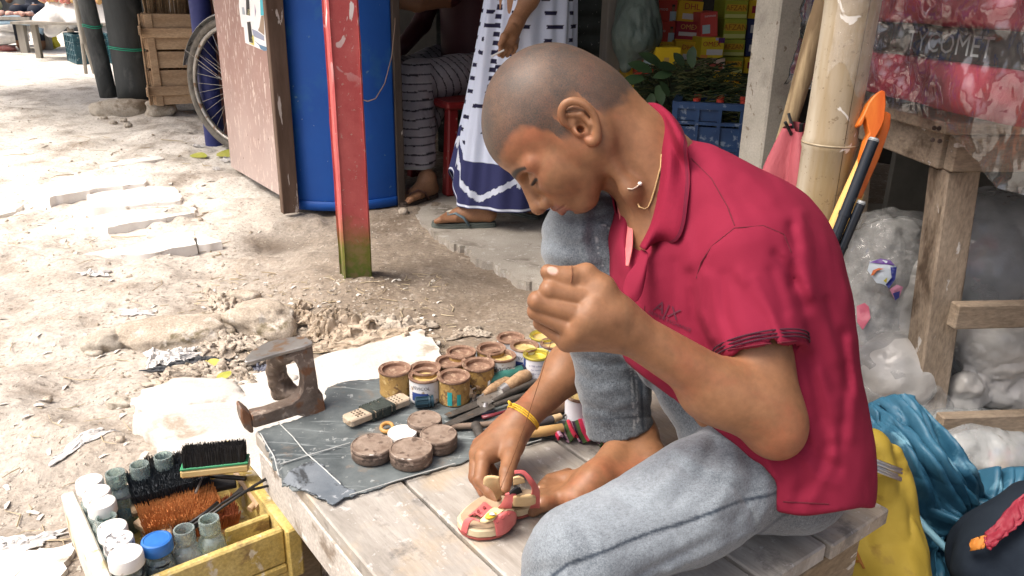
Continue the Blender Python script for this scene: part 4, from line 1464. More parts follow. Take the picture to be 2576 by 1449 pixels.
ang = uu * 2 * math.pi
hemz = .125 + .13 * np.exp(-(((ang - math.pi * 1.0 + math.pi) % (2 * math.pi) - math.pi) / .34) ** 2)
zz_ = hemz + (1.03 - hemz) * vv
rx = .262 - .088 * vv
ry = .195 - .055 * vv
fold = .010 * np.sin(ang * 7 + 1.3 * np.sin(vv * 3)) * (1 - .5 * vv) + .006 * np.sin(ang * 17 + vv * 2) + .012 * np.exp(-(((ang - 3.75 - .25 * (1 - vv)) / .07) ** 2)) - .012 * np.exp(-(((ang - 3.95 - .2 * (1 - vv)) / .09) ** 2))
cx_ = SX - .020 + .075 * vv
LP = np.stack([cx_ + (rx + fold) * np.cos(ang),SY + .02 + (ry + fold) * np.sin(ang),zz_],-1)
sarc = ang * .205
drop = (zz_ - hemz)
base = np.tile(np.array((.56,.63,.78)),(NV,NU,1))
DK = np.array((.020,.020,.050))
row = np.floor(zz_ / .052)
hr_ = _hash(row.astype(np.int64),row.astype(np.int64) * 3,row.astype(np.int64) * 7,3)
fr = (zz_ / .052) % 1
su = sarc / .15 + hr_ * 2.3 + .5 * (row % 2)
dash = np.abs(((su) % 1) - .5)
jag = .05 * np.abs(((fr * 14) % 1) - .5)
dm = (dash < .21 + .10 * hr_ - jag) & (np.abs(fr - .5) < .15)
base[dm] = DK
pl = np.exp(-(((ang - 3.95 - .2 * (1 - vv)) / .10) ** 2)) > .4
blk = pl & (((zz_ / .034) % 1) < .55) & (zz_ > .55)
base[blk] = DK
bord = drop < .20
base[bord] = (.035,.040,.115)
zg = np.abs(((sarc / .34) % 1) - .5) * 2
zl = .045 + .12 * zg
stp = .012 * np.abs(((sarc / .024) % 1) - .5)
base[bord & (np.abs(drop - zl + stp) < .014)] = (.58,.64,.76)
dia = np.abs(((sarc / .34) % 1)) - .5
dd = np.abs((((sarc / .34 + .5) % 1) - .5) * .34) / 1.15 + np.abs(drop - .125 - .008 * np.sign(np.sin(sarc * 260)))
base[bord & (dd < .045) & (dd > .011)] = (.55,.60,.68)
base[(drop > .006) & (drop < .013)] = (.62,.68,.80)
base[(drop > .195) & (drop < .225)] = (.56,.63,.78)
lung = gridmesh('lungi',LP,mat('lungi_cotton',(.5,.5,.6),vcol='Col',rough=.9,bump=.15,bsc=300,spec=.2,fine=.06,fsc=300),man1,closed=True,cols=base,solid=.003)
M_SOLE = mat('slipper_rubber',(.085,.105,.095),(.12,.14,.125),sc=20,rough=.7)
M_STRAP = mat('slipper_strap',(.10,.15,.18),(.14,.20,.23),sc=20,rough=.6)
def slipper(heel,toe,label,buckle=True,sole=None,strap=None,kind='flip_flop'):
 heel,toe = Vector((heel.x,heel.y,0)),Vector((toe.x,toe.y,0))
 d = (toe - heel).normalized()
 t = thing('slipper',label,'slipper',heel + Vector((0,0,FZ)))
 L = (toe - heel).length + .045
 o0 = heel - d * .022
 M = frame(o0 + Vector((0,0,FZ)),(0,0,1),d)
 poly = []
 for i in range(28):
  a = 2 * math.pi * i / 28
  x = L / 2 - L / 2 * math.cos(a)
  w = (.036 + .014 * smooth01(np.array((x / L - .35) / .4))) * abs(math.sin(a)) ** .55
  poly.append((x,math.copysign(float(w),math.sin(a))))
 mb = MB()
 mb.prism(poly,.012,M)
 mb.build('outsole',sole or M_SOLE,t,bevel=.002)
 mb = MB()
 mb.prism([(p[0] * .985 + .002,p[1] * .96) for p in poly],.009,M,.0125)
 mb.build('footbed',sole or M_SOLE,t,bevel=.002)
 for s_ in (1,-1):
  st_ = MB()
  pts = [M @ Vector((L * .80,0,.020)),M @ Vector((L * .74,s_ * .010,.052)),M @ Vector((L * .62,s_ * .030,.066)),M @ Vector((L * .50,s_ * .043,.050)),M @ Vector((L * .42,s_ * .046,.016))]
  st_.tube(pts,[.005,.009,.012,.014,.014],8,flat=.35,up=(0,0,1))
  st_.build('strap',strap or M_STRAP,t,smooth=180)
 if buckle:
  bk = MB()
  bk.box((0,0,0),(.030,.026,.008),M @ Matrix.Translation((L * .70,-.016,.064)) @ Matrix.Rotation(-.5,4,'Z') @ Matrix.Rotation(.35,4,'Y'))
  bk.build('buckle',mat('cream_buckle',(.55,.52,.42),(.6,.57,.47),rough=.5),t,bevel=.002)
 return t
slipper(FT,TOE,'blue grey rubber slipper with a cream buckle on the standing person',True)
slipper(F2,T2_,'plain blue grey rubber slipper on the rear foot of the standing person',False)
cg = MB()
cg.tube([Q(1268,126,3.01),Q(1236,142,3.005)],.0035,8)
tag(cg.build('cigarette',mat('white_paper',(.75,.75,.72),rough=.7),smooth=40),'white cigarette held in the hanging hand over the patterned lungi','cigarette')
man2 = thing('person','person seated in a maroon shirt and a grey striped lungi','person',P(1100,470,FZ))
m2 = Body()
KN = Q(1046,205,3.92)
HPn = Q(1200,185,4.18)
KN2,HP2 = Q(1000,190,4.25),Q(1150,150,4.45)
AK = Q(1050,440,3.95)
PEL = Q(1195,170,4.35)
m2.cone(PEL,PEL + Vector((-.02,.02,.45)),.16,.16,.05)
FX2,FY2 = -.85,-.52
lx2,ly2,hz2 = man_up(m2,PEL.x - .04,PEL.y + .0,PEL.z + .16,FX2,FY2)
nl2 = -1 if ly2 > 0 else 1
ns2 = Vector((PEL.x - .04 + lx2 * .2 * nl2,PEL.y + ly2 * .2 * nl2,PEL.z + .56))
m2.chain([ns2,Q(1130,-10,3.98),Q(1050,5,3.85),Q(985,0,3.80)],[.06,.052,.045,.035],.02)
m2.chain([Q(985,0,3.80),Q(950,2,3.80)],[.035,.03],.02)
m2.chain([ns2 - Vector((lx2,ly2,0)) * .4 * nl2,Q(1060,60,4.35),Q(1010,120,4.15)],[.06,.05,.04],.02)
m2.chain([HPn,KN],[.085,.07],.04)
HL2 = P(1090,486,FZ + .02)
TO2 = P(1012,508,FZ + .02)
foot(m2,(HL2.x,HL2.y,0),(TO2.x,TO2.y,0),FZ + .016,.085)
def m2col(V,N):
 c = np.tile(np.array((.060,.016,.020)),(len(V),1))
 px,py,Z = px_of(V)
 skin_ = ((py < 48) & (px < 1135) & (Z < 4.05)) | (V[:,2] < .42) | (V[:,2] > PEL.z + .72)
 c[skin_] = (.27,.14,.075)
 c[V[:,2] > hz2 + .05] = (.012,.01,.01)
 return c
skin('body',m2,.009,mat('skin_and_maroon',(.3,.2,.1),vcol='Col',rough=.6,bump=.1,bsc=150),man2,cols=m2col)
l2 = Body()
l2.chain([HPn + Vector((.05,.03,0)),KN + Vector((0,0,.01))],[.115,.092],.05)
HMz = Q(1050,415,3.94)
l2.chain([KN,Q(1042,320,3.91),Q(1052,440,3.91)],[.090,.092,.092],.04)
l2.chain([HP2,KN2,Q(1010,380,4.22)],[.10,.085,.09],.05)
l2.cone(Q(1110,215,4.1),Q(1075,330,4.0),.06,.05,.05)
l2ax = (KN - HPn).normalized()
def l2post(p,d):
 d = d - .010 * fbm(p * np.array((11,11,7)),3,17)
 px,py,Z = px_of(p)
 cut = (p[:,2] - (HMz.z)) * -1
 return np.maximum(d,cut)
l2.post = l2post
def l2col(V,N):
 c = np.tile(np.array((.36,.34,.36)),(len(V),1))
 px,py,Z = px_of(V)
 tsh = (V[:,2] - KN.z)
 along = (V - A(KN)) @ A(-l2ax)
 w = smooth01((V[:,2] - KN.z + .10 - .0) / .12)
 co = along * w + (tsh) * (1 - w) * 1.0
 co = np.where(along > .02,np.maximum(along * .9 + tsh * .45,tsh),tsh)
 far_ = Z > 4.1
 co = co + .006 * vnoise(V * 12,5)
 f = (co / .040) % 1
 c[f < .17] = (.030,.028,.034)
 c[(f >= .17) & (f < .25)] = (.42,.41,.42)
 c[far_] *= .55  # same cloth on the far leg, its shade put into the colour
 hem_ = V[:,2] < HMz.z + .016
 c[hem_ & ~far_] = (.36,.36,.35)
 return c
skin('striped_lungi',l2,.0062,mat('striped_cotton',(.2,.2,.2),vcol='Col',rough=.9,bump=.15,bsc=300,fine=.08,fsc=300),man2,cols=l2col)
slipper(HL2,TO2,'brown leather sandal on the foot of the seated person',False,mat('brown_sole',(.05,.035,.028),(.09,.065,.05),rough=.7),mat('brown_leather',(.075,.035,.026),(.12,.06,.045),sc=20,rough=.5))
M_CHAIR = mat('red_plastic',(.20,.012,.014),(.26,.02,.02),sc=8,rough=.4,spots=(((.34,.22,.18),30,.68,.74),))
LG = P(1131,494,FZ)
chair = thing('plastic_chair','dark red moulded plastic chair under the seated person','chair',(LG.x + .22,LG.y + .22,FZ))
ex = Vector((.86,.5,0))
ey = Vector((-.5,.86,0))
legs = [LG + Vector((0,.02,0)),LG + ex * .44,LG + ey * .44,LG + ex * .44 + ey * .44]
seatc = LG + ex * .22 + ey * .22
for q in legs:
 mb = MB()
 inn = (seatc - q) * .12
 M = frame(Vector((q.x,q.y,FZ)),Vector((inn.x,inn.y,.43)),ex)
 mb.box((0,0,.21),(.062,.062,.42),M,taper=.85)
 mb.build('leg',M_CHAIR,chair,bevel=.008)
mb = MB()
mb.box((0,0,0),(.46,.46,.035),frame(Vector((seatc.x,seatc.y,FZ + .435)),(0,0,1),ex))
mb.build('seat',M_CHAIR,chair,bevel=.01)
mb = MB()
def backf(u,v):
 a = (u - .5) * 2
 p = seatc + ex * (.22 - .05 * abs(a) ** 2 + .08 * v) + ey * (.21 * a)
 return Vector((p.x,p.y,FZ + .46 + .42 * v - .04 * a * a * v))
mb.grid(12,8,backf)
mb.build('backrest',M_CHAIR,chair,smooth=180,solid=.012)
def bamboo_mat():
 T = NT('old_bamboo')
 tc = T.n('ShaderNodeTexCoord')
 v = tc.outputs['Object']
 mp = T.n('ShaderNodeMapping')
 mp.inputs['Scale'].default_value = (1,1,.12)
 T.put(mp.inputs['Vector'],v)
 col = T.mix(T.nr(T.noise(mp.outputs[0],28,5,.6),.35,.68),(.32,.265,.185),(.26,.195,.105))
 col = T.mix(T.math('MULTIPLY',T.nr(T.noise(mp.outputs[0],9,4,.6),.45,.62),.7),col,(.44,.40,.32))
 col = T.mix(T.math('MULTIPLY',T.nr(T.noise(v,60,4,.75),.66,.72),.7),col,(.16,.11,.06))
 col = T.mix(T.nr(T.noise(v,16,3,.5,1.5),.80,.83),col,(.62,.60,.56))
 crk = T.noise(mp.outputs[0],55,2,.4)
 b = T.n('ShaderNodeBsdfPrincipled')
 T.put(b.inputs['Base Color'],col)
 b.inputs['Roughness'].default_value = .5
 bp = T.n('ShaderNodeBump')
 bp.inputs['Strength'].default_value = .3
 bp.inputs['Distance'].default_value = .004
 T.put(bp.inputs['Height'],T.noise(mp.outputs[0],60,4,.6))
 T.put(b.inputs['Normal'],bp.outputs[0])
 T.put(T.out.inputs['Surface'],b.outputs[0])
 return T.m
BZ = 1.66
b0,b1 = Q(2092,360,BZ),Q(2052,700,BZ * 1.06)
bdir = Vector((.006,.01,1)).normalized()
foot_b = Vector((b0.x - .012,b0.y,FZ - .03))
top_b = Vector((b0.x + .022,b0.y + .01,2.2))
tn = (b0.z - foot_b.z) / (top_b.z - foot_b.z)
tn2 = (Q(2140,-2,BZ).z - foot_b.z) / (top_b.z - foot_b.z)
bamboo('bamboo_post',foot_b,top_b,.053,.050,[tn * .42,tn,tn2 + .005,.80],bamboo_mat(),'thick pale bamboo post beside the orange hooked handles',seed=2)
mb = MB()
def on_bamboo(t,a,r=.0535):
 c = foot_b.lerp(top_b,t)
 return c + Vector((math.sin(a) * r,-math.cos(a) * r,0))
mb.tube([on_bamboo(t,.15 + .02 * math.sin(t * 30)) for t in np.linspace(.2,.7,20)],.0008,4)
tag(mb.build('split',mat('dark_split',(.06,.04,.02),rough=.9)),'dark lengthwise split in the thick bamboo post','crack')
M_CLEAR = mat('clear_film',(.9,.9,.9),rough=.08,alpha=.10,bump=.8,bsc=22,bdist=.02,spec=.8)
tp = MB()
def tapef(u,v):
 a = -.9 + 1.9 * u
 t = tn + .06 + .10 * v + .015 * math.sin(u * 7)
 return on_bamboo(t,a,.0545 + .003 * abs(math.sin(u * 21 + v * 9)))
tp.grid(30,14,tapef)
tag(tp.build('tape',M_CLEAR,smooth=180),'wrinkled clear tape wrapped round the thick bamboo post','tape')
M_OLDW = mat('weathered_stick',(.14,.095,.05),(.40,.31,.18),sc=14,rough=.8,stretch=(1.6,1.6,.16),bump=.5,bsc=30,contrast=(.38,.58))
s_a,s_b = Q(2090,-60,1.82),Q(1960,400,1.95)
dv = (s_b - s_a).normalized()
s_end = s_b + dv * ((s_b.z - FZ) / -dv.z)
pts = [s_a - dv * .8 + (s_end - s_a + dv * .8) * (i / 16) + Vector((rnd.uniform(-.002,.002),0,0)) for i in range(17)]
mb = MB()
mb.tube(pts,[.021 + .002 * math.sin(i * 1.7) for i in range(17)],12)
tag(mb.build('leaning_stick',M_OLDW,smooth=70),'dark grained wooden stick leaning between concrete post and bamboo','stick')
def umbrella(tip,base,r,m,label,ribs=8,seed=0):
 tip,base = Vector(tip),Vector(base)
 t = thing('umbrella',label,'umbrella',base)
 M = frame(base,tip - base,Vector((1,0,0)))
 L = (tip - base).length
 def fn(u,v):
  a = 2 * math.pi * u
  rr = r * (.30 + .70 * math.sin(math.pi * (.12 + .80 * v)) ** 1.3) * (1 + .30 * math.cos(a * 5 + seed + v * 3.0))
  return M @ Vector((rr * math.cos(a),rr * math.sin(a),L * v))
 mb = MB()
 mb.grid(60,20,fn,closed=True)
 mb.build('canopy',m,t,smooth=180)
 rb = MB()
 for k in range(4):
  a = k * 1.57 + .4
  rb.tube([M @ Vector((.35 * r * math.cos(a),.35 * r * math.sin(a),L * .96)),M @ Vector((.6 * r * math.cos(a),.6 * r * math.sin(a),L * 1.06))],.004,6)
  rb.build('rib_tip',mat('dark_steel',(.04,.045,.05),rough=.35,metal=.6),t,smooth=40)
  rb = MB()
 sh_ = MB()
 sh_.tube([M @ Vector((0,0,-L * .12)),M @ Vector((0,0,L * 1.02))],.005,8)
 sh_.build('shaft',mat('dark_steel',(.04,.045,.05),rough=.35,metal=.6),t)
 return t
M_UMB = mat('faded_red_nylon',(.30,.055,.075),(.40,.10,.12),sc=10,rough=.6,bump=.5,bsc=30,stretch=(1,1,.3),bdist=.01)
umbrella(Q(2016,318,1.86),Q(1992,640,2.02),.078,M_UMB,'folded faded red umbrella leaning behind the boy beside the bamboo',seed=.6)
umbrella(Q(2042,330,1.92),Q(2026,640,2.06),.040,mat('black_nylon',(.012,.012,.014),(.03,.03,.034),rough=.5),'folded black umbrella between the red umbrella and the bamboo',seed=2.)
M_ORANGE = mat('orange_painted_wood',(.55,.10,.012),(.66,.19,.025),sc=16,rough=.5,stretch=(1,1,.2),bump=.3,bsc=60,spots=(((.62,.36,.12),22,.64,.70),))
M_YWOOD = mat('yellow_wood',(.62,.36,.085),(.70,.45,.15),sc=14,rough=.45,stretch=(1,1,.15),bump=.15)
def outline(name,pts,Z,th,m,parent,tilt=0.0):
 """solid piece with a traced outline, thickness th behind it"""
 w = [Q(px,py,Z + tilt * (py - 400) / 1000.) for px,py in pts]
 n = len(w)
 bk = [q + FW * th for q in w]
 mb = MB()
 mb.add(w + bk,[tuple(range(n)),tuple(range(2 * n - 1,n - 1,-1))] + [(i,n + i,n + (i + 1) % n,(i + 1) % n) for i in range(n)])
 return mb.build(name,m,parent,bevel=.0025,smooth=35)
hk = thing('hooked_handle','orange wooden handle with a carved hook, leaning against the table','handle',Q(2080,640,1.62))
outline('hook',[(2218,226),(2228,230),(2229,262),(2226,300),(2218,320),(2200,352),(2190,380),(2172,436),(2160,430),(2166,400),(2180,350),(2188,335),(2184,318),(2180,298),(2176,296),(2172,310),(2166,318),(2159,316),(2162,306),(2174,286),(2186,258),(2200,240)],1.60,.022,M_ORANGE,hk,.12)
mb = MB()
mb.tube([Q(2176,395,1.617),Q(2120,520,1.635),Q(2060,660,1.66),Q(2030,740,1.68)],[.0125,.0135,.0135,.0135],12)
mb.build('shaft',M_YWOOD,hk,smooth=60)
hk2 = thing('hooked_handle','second orange handle behind the carved hook, leaning against the table','handle',Q(2110,640,1.66))
outline('blade',[(2228,278),(2243,286),(2240,320),(2228,356),(2212,400),(2190,450),(2168,500),(2150,496),(2172,440),(2196,380),(2214,330)],1.64,.018,M_ORANGE,hk2,.1)
mb = MB()
mb.tube([Q(2162,485,1.66),Q(2100,640,1.70),Q(2080,700,1.72)],.010,10)
mb.build('shaft',M_YWOOD,hk2,smooth=60)
M_BLKROD = mat('black_gloss_rod',(.010,.014,.020),(.018,.022,.03),rough=.22)
for a,b_,r,lab in [((2198,352,1.585),(2085,640,1.63),.011,'longer glossy black rod leaning in front of the orange handles'),((2167,510,1.60),(2095,680,1.64),.009,'shorter glossy black rod leaning beside the longer one')]:
 t = thing('rod',lab,'rod',Q(*b_))
 p0,p1 = Q(*a),Q(*b_)
 dd = (p1 - p0).normalized()
 MB().tube([p0,p0.lerp(p1,.45),p1 + dd * .25],r,12).build('shaft',M_BLKROD,t,smooth=40)
 MB().tube([p0 - dd * .004,p0 + dd * .002],[r * .8,r * 1.04],12).build('end_cap',mat('grey_cap',(.25,.27,.28),rough=.4),t,smooth=40)
 MB().tube([p0.lerp(p1,.62),p0.lerp(p1,.66)],r * 1.12,12).build('ferrule',M_BLKROD,t,smooth=40)
M_TWOOD = mat('grey_worn_wood',(.20,.155,.11),(.34,.28,.215),sc=8,rough=.85,bump=.4,bsc=50,stretch=(1,1,.35),fine=.22,fsc=160,spots=(((.11,.08,.055),12,.60,.74),((.52,.50,.47),30,.72,.76)),hue=.08)
M_TWOOD_H = mat('grey_worn_wood_lying',(.20,.155,.11),(.34,.28,.215),sc=8,rough=.85,bump=.4,bsc=50,stretch=(.3,.6,1),fine=.22,fsc=160,spots=(((.11,.08,.055),12,.60,.74),((.52,.50,.47),30,.74,.77)),hue=.08)
tc_ = Vector((.905,1.66,0))
tX = Vector((.985,.10,0)).normalized()
tY = Vector((-.06,1.0,0)).normalized()
tz = P(2394,300,0)
TT = .735
tbl = thing('wooden_table','grey worn wooden table carrying the plastic wrapped bundle','table',(tc_.x + .4,tc_.y + .4,0))
def tbox(nm,a,b_,w,h,up=(0,0,1),m=None):
 mb = MB()
 mb.bar(a,b_,w,h,up)
 return mb.build(nm,m or M_TWOOD_H,tbl,bevel=.003)
za = TT - .075
tbox('apron',tc_ + tX * -.005 + Vector((0,0,za + .035)),tc_ + tX * 1.1 + Vector((0,0,za + .035)),.03,.075)
tbox('apron',tc_ + tY * .02 + Vector((0,0,za + .036)),tc_ + tY * .52 + Vector((0,0,za + .036)),.03,.078)
ph = MB()
for k in range(2):
 a = tc_ - tX * .05 + tY * (-.03 + .30 * k) + Vector((0,0,TT + .014))
 tbox('plank',a + tY * .148,a + tY * .148 + tX * 1.2,.292,.024)
def lg(top,bot):
 mb = MB()
 M = frame(bot,Vector(top) - Vector(bot),tX)
 L = (Vector(top) - Vector(bot)).length
 mb.box((0,0,L / 2),(.075,.07,L),M)
 return mb.build('leg',M_TWOOD,tbl,bevel=.004)
for (u,v) in ((.035,.035),(1.0,.035),(.035,.50),(1.0,.50)):
 base_ = tc_ + tX * u + tY * v
 lg(base_ + Vector((0,0,za - .002)),base_ + Vector((.05 if u < .5 else -.02,-.0,0)))
r1 = tc_ + tX * .035 + Vector((0,-.052,0))
def railz(px,py):
 return PY(px,py,r1.y).z
zu = railz(2345,792)
zl_ = railz(2330,1068)
tbox('rail',Vector((r1.x + .012,r1.y,zu)),Vector((r1.x + 1.0,r1.y + .10,zu)),.03,.056)
tbox('rail',Vector((r1.x + .035,r1.y,max(zl_,.05))),Vector((r1.x + 1.0,r1.y + .10,max(zl_,.05))),.03,.052)
for (px,py) in [(2350,322),(2362,323),(2346,352),(2364,355)]:
 q = PY(px,py,tc_.y - .017)
 MB().lathe([(0,.003),(.004,.003),(.005,0)],8,frame(q,(0,-1,0))).build('nail_head',mat('rusty_nail',(.05,.035,.03),rough=.7),tbl)
MB().box((2.1,2.75,.45),(1.6,.03,.9)).build('back_board',mat('dark_grey_board',(.055,.055,.05),(.10,.098,.09),sc=5,rough=.9),bevel=.003)
tag(bpy.data.objects['back_board'],'dark grey board standing behind the wooden table','board')
bnd = thing('mattress_bundle','maroon mattress bundle with a lettered black band, wrapped in clear plastic','mattress',(tc_.x + .35,tc_.y + .45,TT + .03))
fa,fb = P(2012,196,TT + .05),P(2700,345,TT + .05)
fd = (fb - fa); fd.z = 0
FL = fd.length
fd.normalize()
fn_ = Vector((fd.y,-fd.x,0))
if fn_.x > 0: fn_ = -fn_
Mm = Matrix(((fd.x,-fn_.x,0,fa.x),(fd.y,-fn_.y,0,fa.y),(0,0,1,TT + .045),(0,0,0,1)))   # x along, y inward, z up
def bundlef(off,amp,seed):
 def f(p):
  pass
 return f
M_MAR = mat('maroon_cloth',(.30,.026,.055),(.37,.04,.075),sc=6,rough=.75,bump=.15,bsc=200,spec=.3)
M_BLK = mat('black_band',(.010,.012,.016),(.018,.02,.026),sc=10,rough=.6)
lay = [(0.0,.095,M_MAR,'lower_layer'),(.097,.062,M_BLK,'band'),(.161,.15,M_MAR,'upper_layer'),(.313,.05,M_BLK,'top_band')]
for z0_,h_,m_,nm in lay:
 bq_ = Body()
 bq_.box((FL / 2,.33,z0_ + h_ / 2),(FL / 2 - .02,.31,h_ / 2 - .012),None,.012,.01)
 bq_.post = lambda p,d: d - .004 * fbm(p * 7,2,4)
 lo,hi = bq_.bounds()
 V_,F_ = nets(bq_,lo,hi,.012)
 V_ = V_ @ np.array(Mm)[:3,:3].T + np.array(Mm)[:3,3]
 npmesh(nm,V_,F_,m_,bnd)
lt = mat('grey_woven_letter',(.26,.30,.31),(.34,.38,.40),rough=.7)
Mf_ = Mm @ Matrix(((1,0,0,0),(0,0,1,.0015),(0,1,0,.128),(0,0,0,1)))
for tx,u in (('ST',.07),('TYCOMET',.62)):
 vs,fs = text_mesh(tx,.056,Mf_ @ Matrix.Translation((u * FL,0,-.006)))
 MB().add(vs,fs).build('lettering',lt,bnd)
def clear_plastic():
 T = NT('crumpled_clear_plastic')
 tc = T.n('ShaderNodeTexCoord')
 v = tc.outputs['Object']
 mp = T.n('ShaderNodeMapping')
 mp.inputs['Rotation'].default_value = (.3,.2,.6)
 mp.inputs['Scale'].default_value = (1.,1.,.7)
 T.put(mp.inputs['Vector'],v)
 rg = T.n('ShaderNodeTexNoise',noise_type='RIDGED_MULTIFRACTAL')
 T.put(rg.inputs['Vector'],mp.outputs[0])
 rg.inputs['Scale'].default_value = 4.2
 rg.inputs['Detail'].default_value = 3
 rg.inputs['Distortion'].default_value = .7
 h = T.math('ADD',T.math('MULTIPLY',rg.outputs['Fac'],.5),T.math('MULTIPLY',T.noise(mp.outputs[0],11,3,.5),.5))
 bp = T.n('ShaderNodeBump')
 bp.inputs['Strength'].default_value = 1.
 bp.inputs['Distance'].default_value = .03
 T.put(bp.inputs['Height'],h)
 gl = T.n('ShaderNodeBsdfGlossy')
 gl.inputs['Roughness'].default_value = .10
 gl.inputs['Color'].default_value = (1,1,1,1)
 T.put(gl.inputs['Normal'],bp.outputs[0])
 tr = T.n('ShaderNodeBsdfTransparent')
 tr.inputs['Color'].default_value = (.94,.95,.95,1)
 df = T.n('ShaderNodeBsdfDiffuse')
 df.inputs['Color'].default_value = (.75,.77,.78,1)
 T.put(df.inputs['Normal'],bp.outputs[0])
 m0 = T.n('ShaderNodeMixShader')
 T.put(m0.inputs[0],T.math('ADD',T.math('MULTIPLY',T.ramp(rg.outputs['Fac'],1.5,2.2),.12),.025))
 T.put(m0.inputs[1],tr.outputs[0])
 T.put(m0.inputs[2],df.outputs[0])
 fr = T.n('ShaderNodeFresnel')
 fr.inputs['IOR'].default_value = 1.5
 T.put(fr.inputs['Normal'],bp.outputs[0])
 m1_ = T.n('ShaderNodeMixShader')
 T.put(m1_.inputs[0],T.math('ADD',T.math('MULTIPLY',fr.outputs[0],1.2),.05,True))
 T.put(m1_.inputs[1],m0.outputs[0])
 T.put(m1_.inputs[2],gl.outputs[0])
 T.put(T.out.inputs['Surface'],m1_.outputs[0])
 return T.m
M_PLAST = clear_plastic()
nu,nv = 150,90
U,Vv = np.meshgrid(np.linspace(-.04,1.03,nu),np.linspace(0,1,nv))
pl_ = np.stack([U * FL,np.zeros_like(U),-.012 + .62 * Vv],-1)
pp_ = pl_.reshape(-1,3)
cr1_ = np.abs(fbm(np.stack([pp_[:,0] * 5 + pp_[:,2] * 4,pp_[:,2] * 6 - pp_[:,0] * 2,pp_[:,0] * 0],1),4,60))
bulge = -.020 - .030 * cr1_ - .03 * smooth01((.03 - pp_[:,0]) / .06) * 0
pp_[:,1] = bulge
pp_[:,1] += .25 * smooth01((.0 - pp_[:,0] + .01) / .05) ** 2
low = (pp_[:,2] < .03) & (pp_[:,0] > FL * .55)
pp_[:,2] -= .09 * smooth01((.10 - pp_[:,2]) / .1) * smooth01((pp_[:,0] / FL - .66) / .25)
W_ = pp_ @ np.array(Mm)[:3,:3].T + np.array(Mm)[:3,3]
gridmesh('plastic_wrap',W_.reshape(nv,nu,3),M_PLAST,bnd)
def film(name,white,alpha,cz,rough,dist=.02):
 T = NT(name)
 tc = T.n('ShaderNodeTexCoord')
 v = tc.outputs['Object']
 rg = T.n('ShaderNodeTexNoise',noise_type='RIDGED_MULTIFRACTAL')
 T.put(rg.inputs['Vector'],v)
 rg.inputs['Scale'].default_value = cz
 rg.inputs['Detail'].default_value = 4
 rg.inputs['Distortion'].default_value = 1.
 h = T.math('ADD',T.math('MULTIPLY',rg.outputs['Fac'],.6),T.math('MULTIPLY',T.noise(v,cz * 3,4,.6),.4))
 bp = T.n('ShaderNodeBump')
 bp.inputs['Strength'].default_value = .9
 bp.inputs['Distance'].default_value = dist
 T.put(bp.inputs['Height'],h)
 b = T.n('ShaderNodeBsdfPrincipled')
 T.put(b.inputs['Base Color'],T.mix(T.nr(T.noise(v,6,4),.3,.7),tuple(q * .8 for q in white),white))
 b.inputs['Roughness'].default_value = rough
 b.inputs['Specular IOR Level'].default_value = .8
 T.put(b.inputs['Alpha'],T.math('ADD',T.math('MULTIPLY',T.noise(v,9,4),.5),alpha - .25,True))
 T.put(b.inputs['Normal'],bp.outputs[0])
 T.put(T.out.inputs['Surface'],b.outputs[0])
 return T.m
M_MILK = film('milky_plastic',(.56,.60,.62),.46,5,.18)
M_MILK2 = film('white_plastic',(.64,.64,.62),.80,4,.3)
M_CRISP = film('crinkled_clear',(.52,.54,.54),.34,10,.1)
M_MIXED = mat('mixed_scraps',(.22,.23,.23),(.46,.47,.46),sc=16,rough=.6,bump=.6,bsc=30,bdist=.02,spots=(((.55,.25,.30),7,.64,.72),((.20,.26,.40),8,.66,.74),((.58,.50,.36),6,.62,.74)))
def sack(name,ells,m,label,h=.010,amp=.016,fr_=9.,k=.05,seed=3,cat='bag',ridges=()):
 bq_ = Body()
 for c,r in ells:
  bq_.ell(c,r,None,k)
 for c0,c1,r0,r1 in ridges:
  bq_.cone(c0,c1,r0,r1,.02)
 bq_.post = lambda p,d: np.maximum(d - amp * np.abs(fbm(p * fr_,3,seed)) - amp * .35 * fbm(p * fr_ * 3,2,seed + 2),-(p[:,2] - .004))
 t = thing(name,label,cat,tuple(np.mean([A(e[0]) for e in ells],0)))
 skin('film',bq_,h,m,t)
 if m is not M_MILK2:
  b2 = Body()
  for c,r in ells:
   b2.ell(c,tuple(q * .86 for q in r),None,k)
  b2.post = lambda p,d: np.maximum(d - .02 * fbm(p * 12,3,seed + 9),-(p[:,2] - .01))
  skin('contents',b2,h * 1.2,M_MIXED,t)
 return bq_
crisp = sack('plastic_bag',[(Q(2220,700,2.02),(.13,.14,.15)),(Q(2180,880,2.02),(.15,.15,.13)),(Q(2270,620,2.05),(.09,.10,.08)),(Q(2200,960,2.0),(.16,.14,.12))],M_CRISP,'crinkled clear plastic bag of scraps left of the table leg',seed=5,amp=.024)
sack('plastic_bag',[(Q(2500,680,2.10),(.22,.18,.22)),(Q(2470,880,2.08),(.20,.16,.15)),(Q(2560,960,2.05),(.20,.15,.12))],M_MILK,'big milky plastic bag behind the rails of the table',seed=8,amp=.014,fr_=6)
sack('plastic_bag',[(Q(2240,940,1.93),(.11,.09,.10)),(Q(2290,790,1.98),(.055,.06,.14))],M_MILK2,'smooth white plastic bag pressed against the table leg',seed=12,amp=.010,fr_=7)
kq = Q(2425,975,1.90)
sack('plastic_bag',[(kq,(.035,.03,.03)),(kq + Vector((.09,.05,.10)),(.11,.07,.09)),(kq + Vector((.14,.06,-.03)),(.12,.07,.05))],M_MILK2,'knotted white plastic bag showing between the two rails',seed=14,amp=.008,fr_=12,h=.006,
 ridges=[(kq + Vector((-.012,-.012,.02)),kq + Vector((.05,0,-.03)),.020,.012),(kq,kq + Vector((-.045,-.01,-.075)),.016,.022),(kq,kq + Vector((.03,-.012,-.06)),.014,.010)])
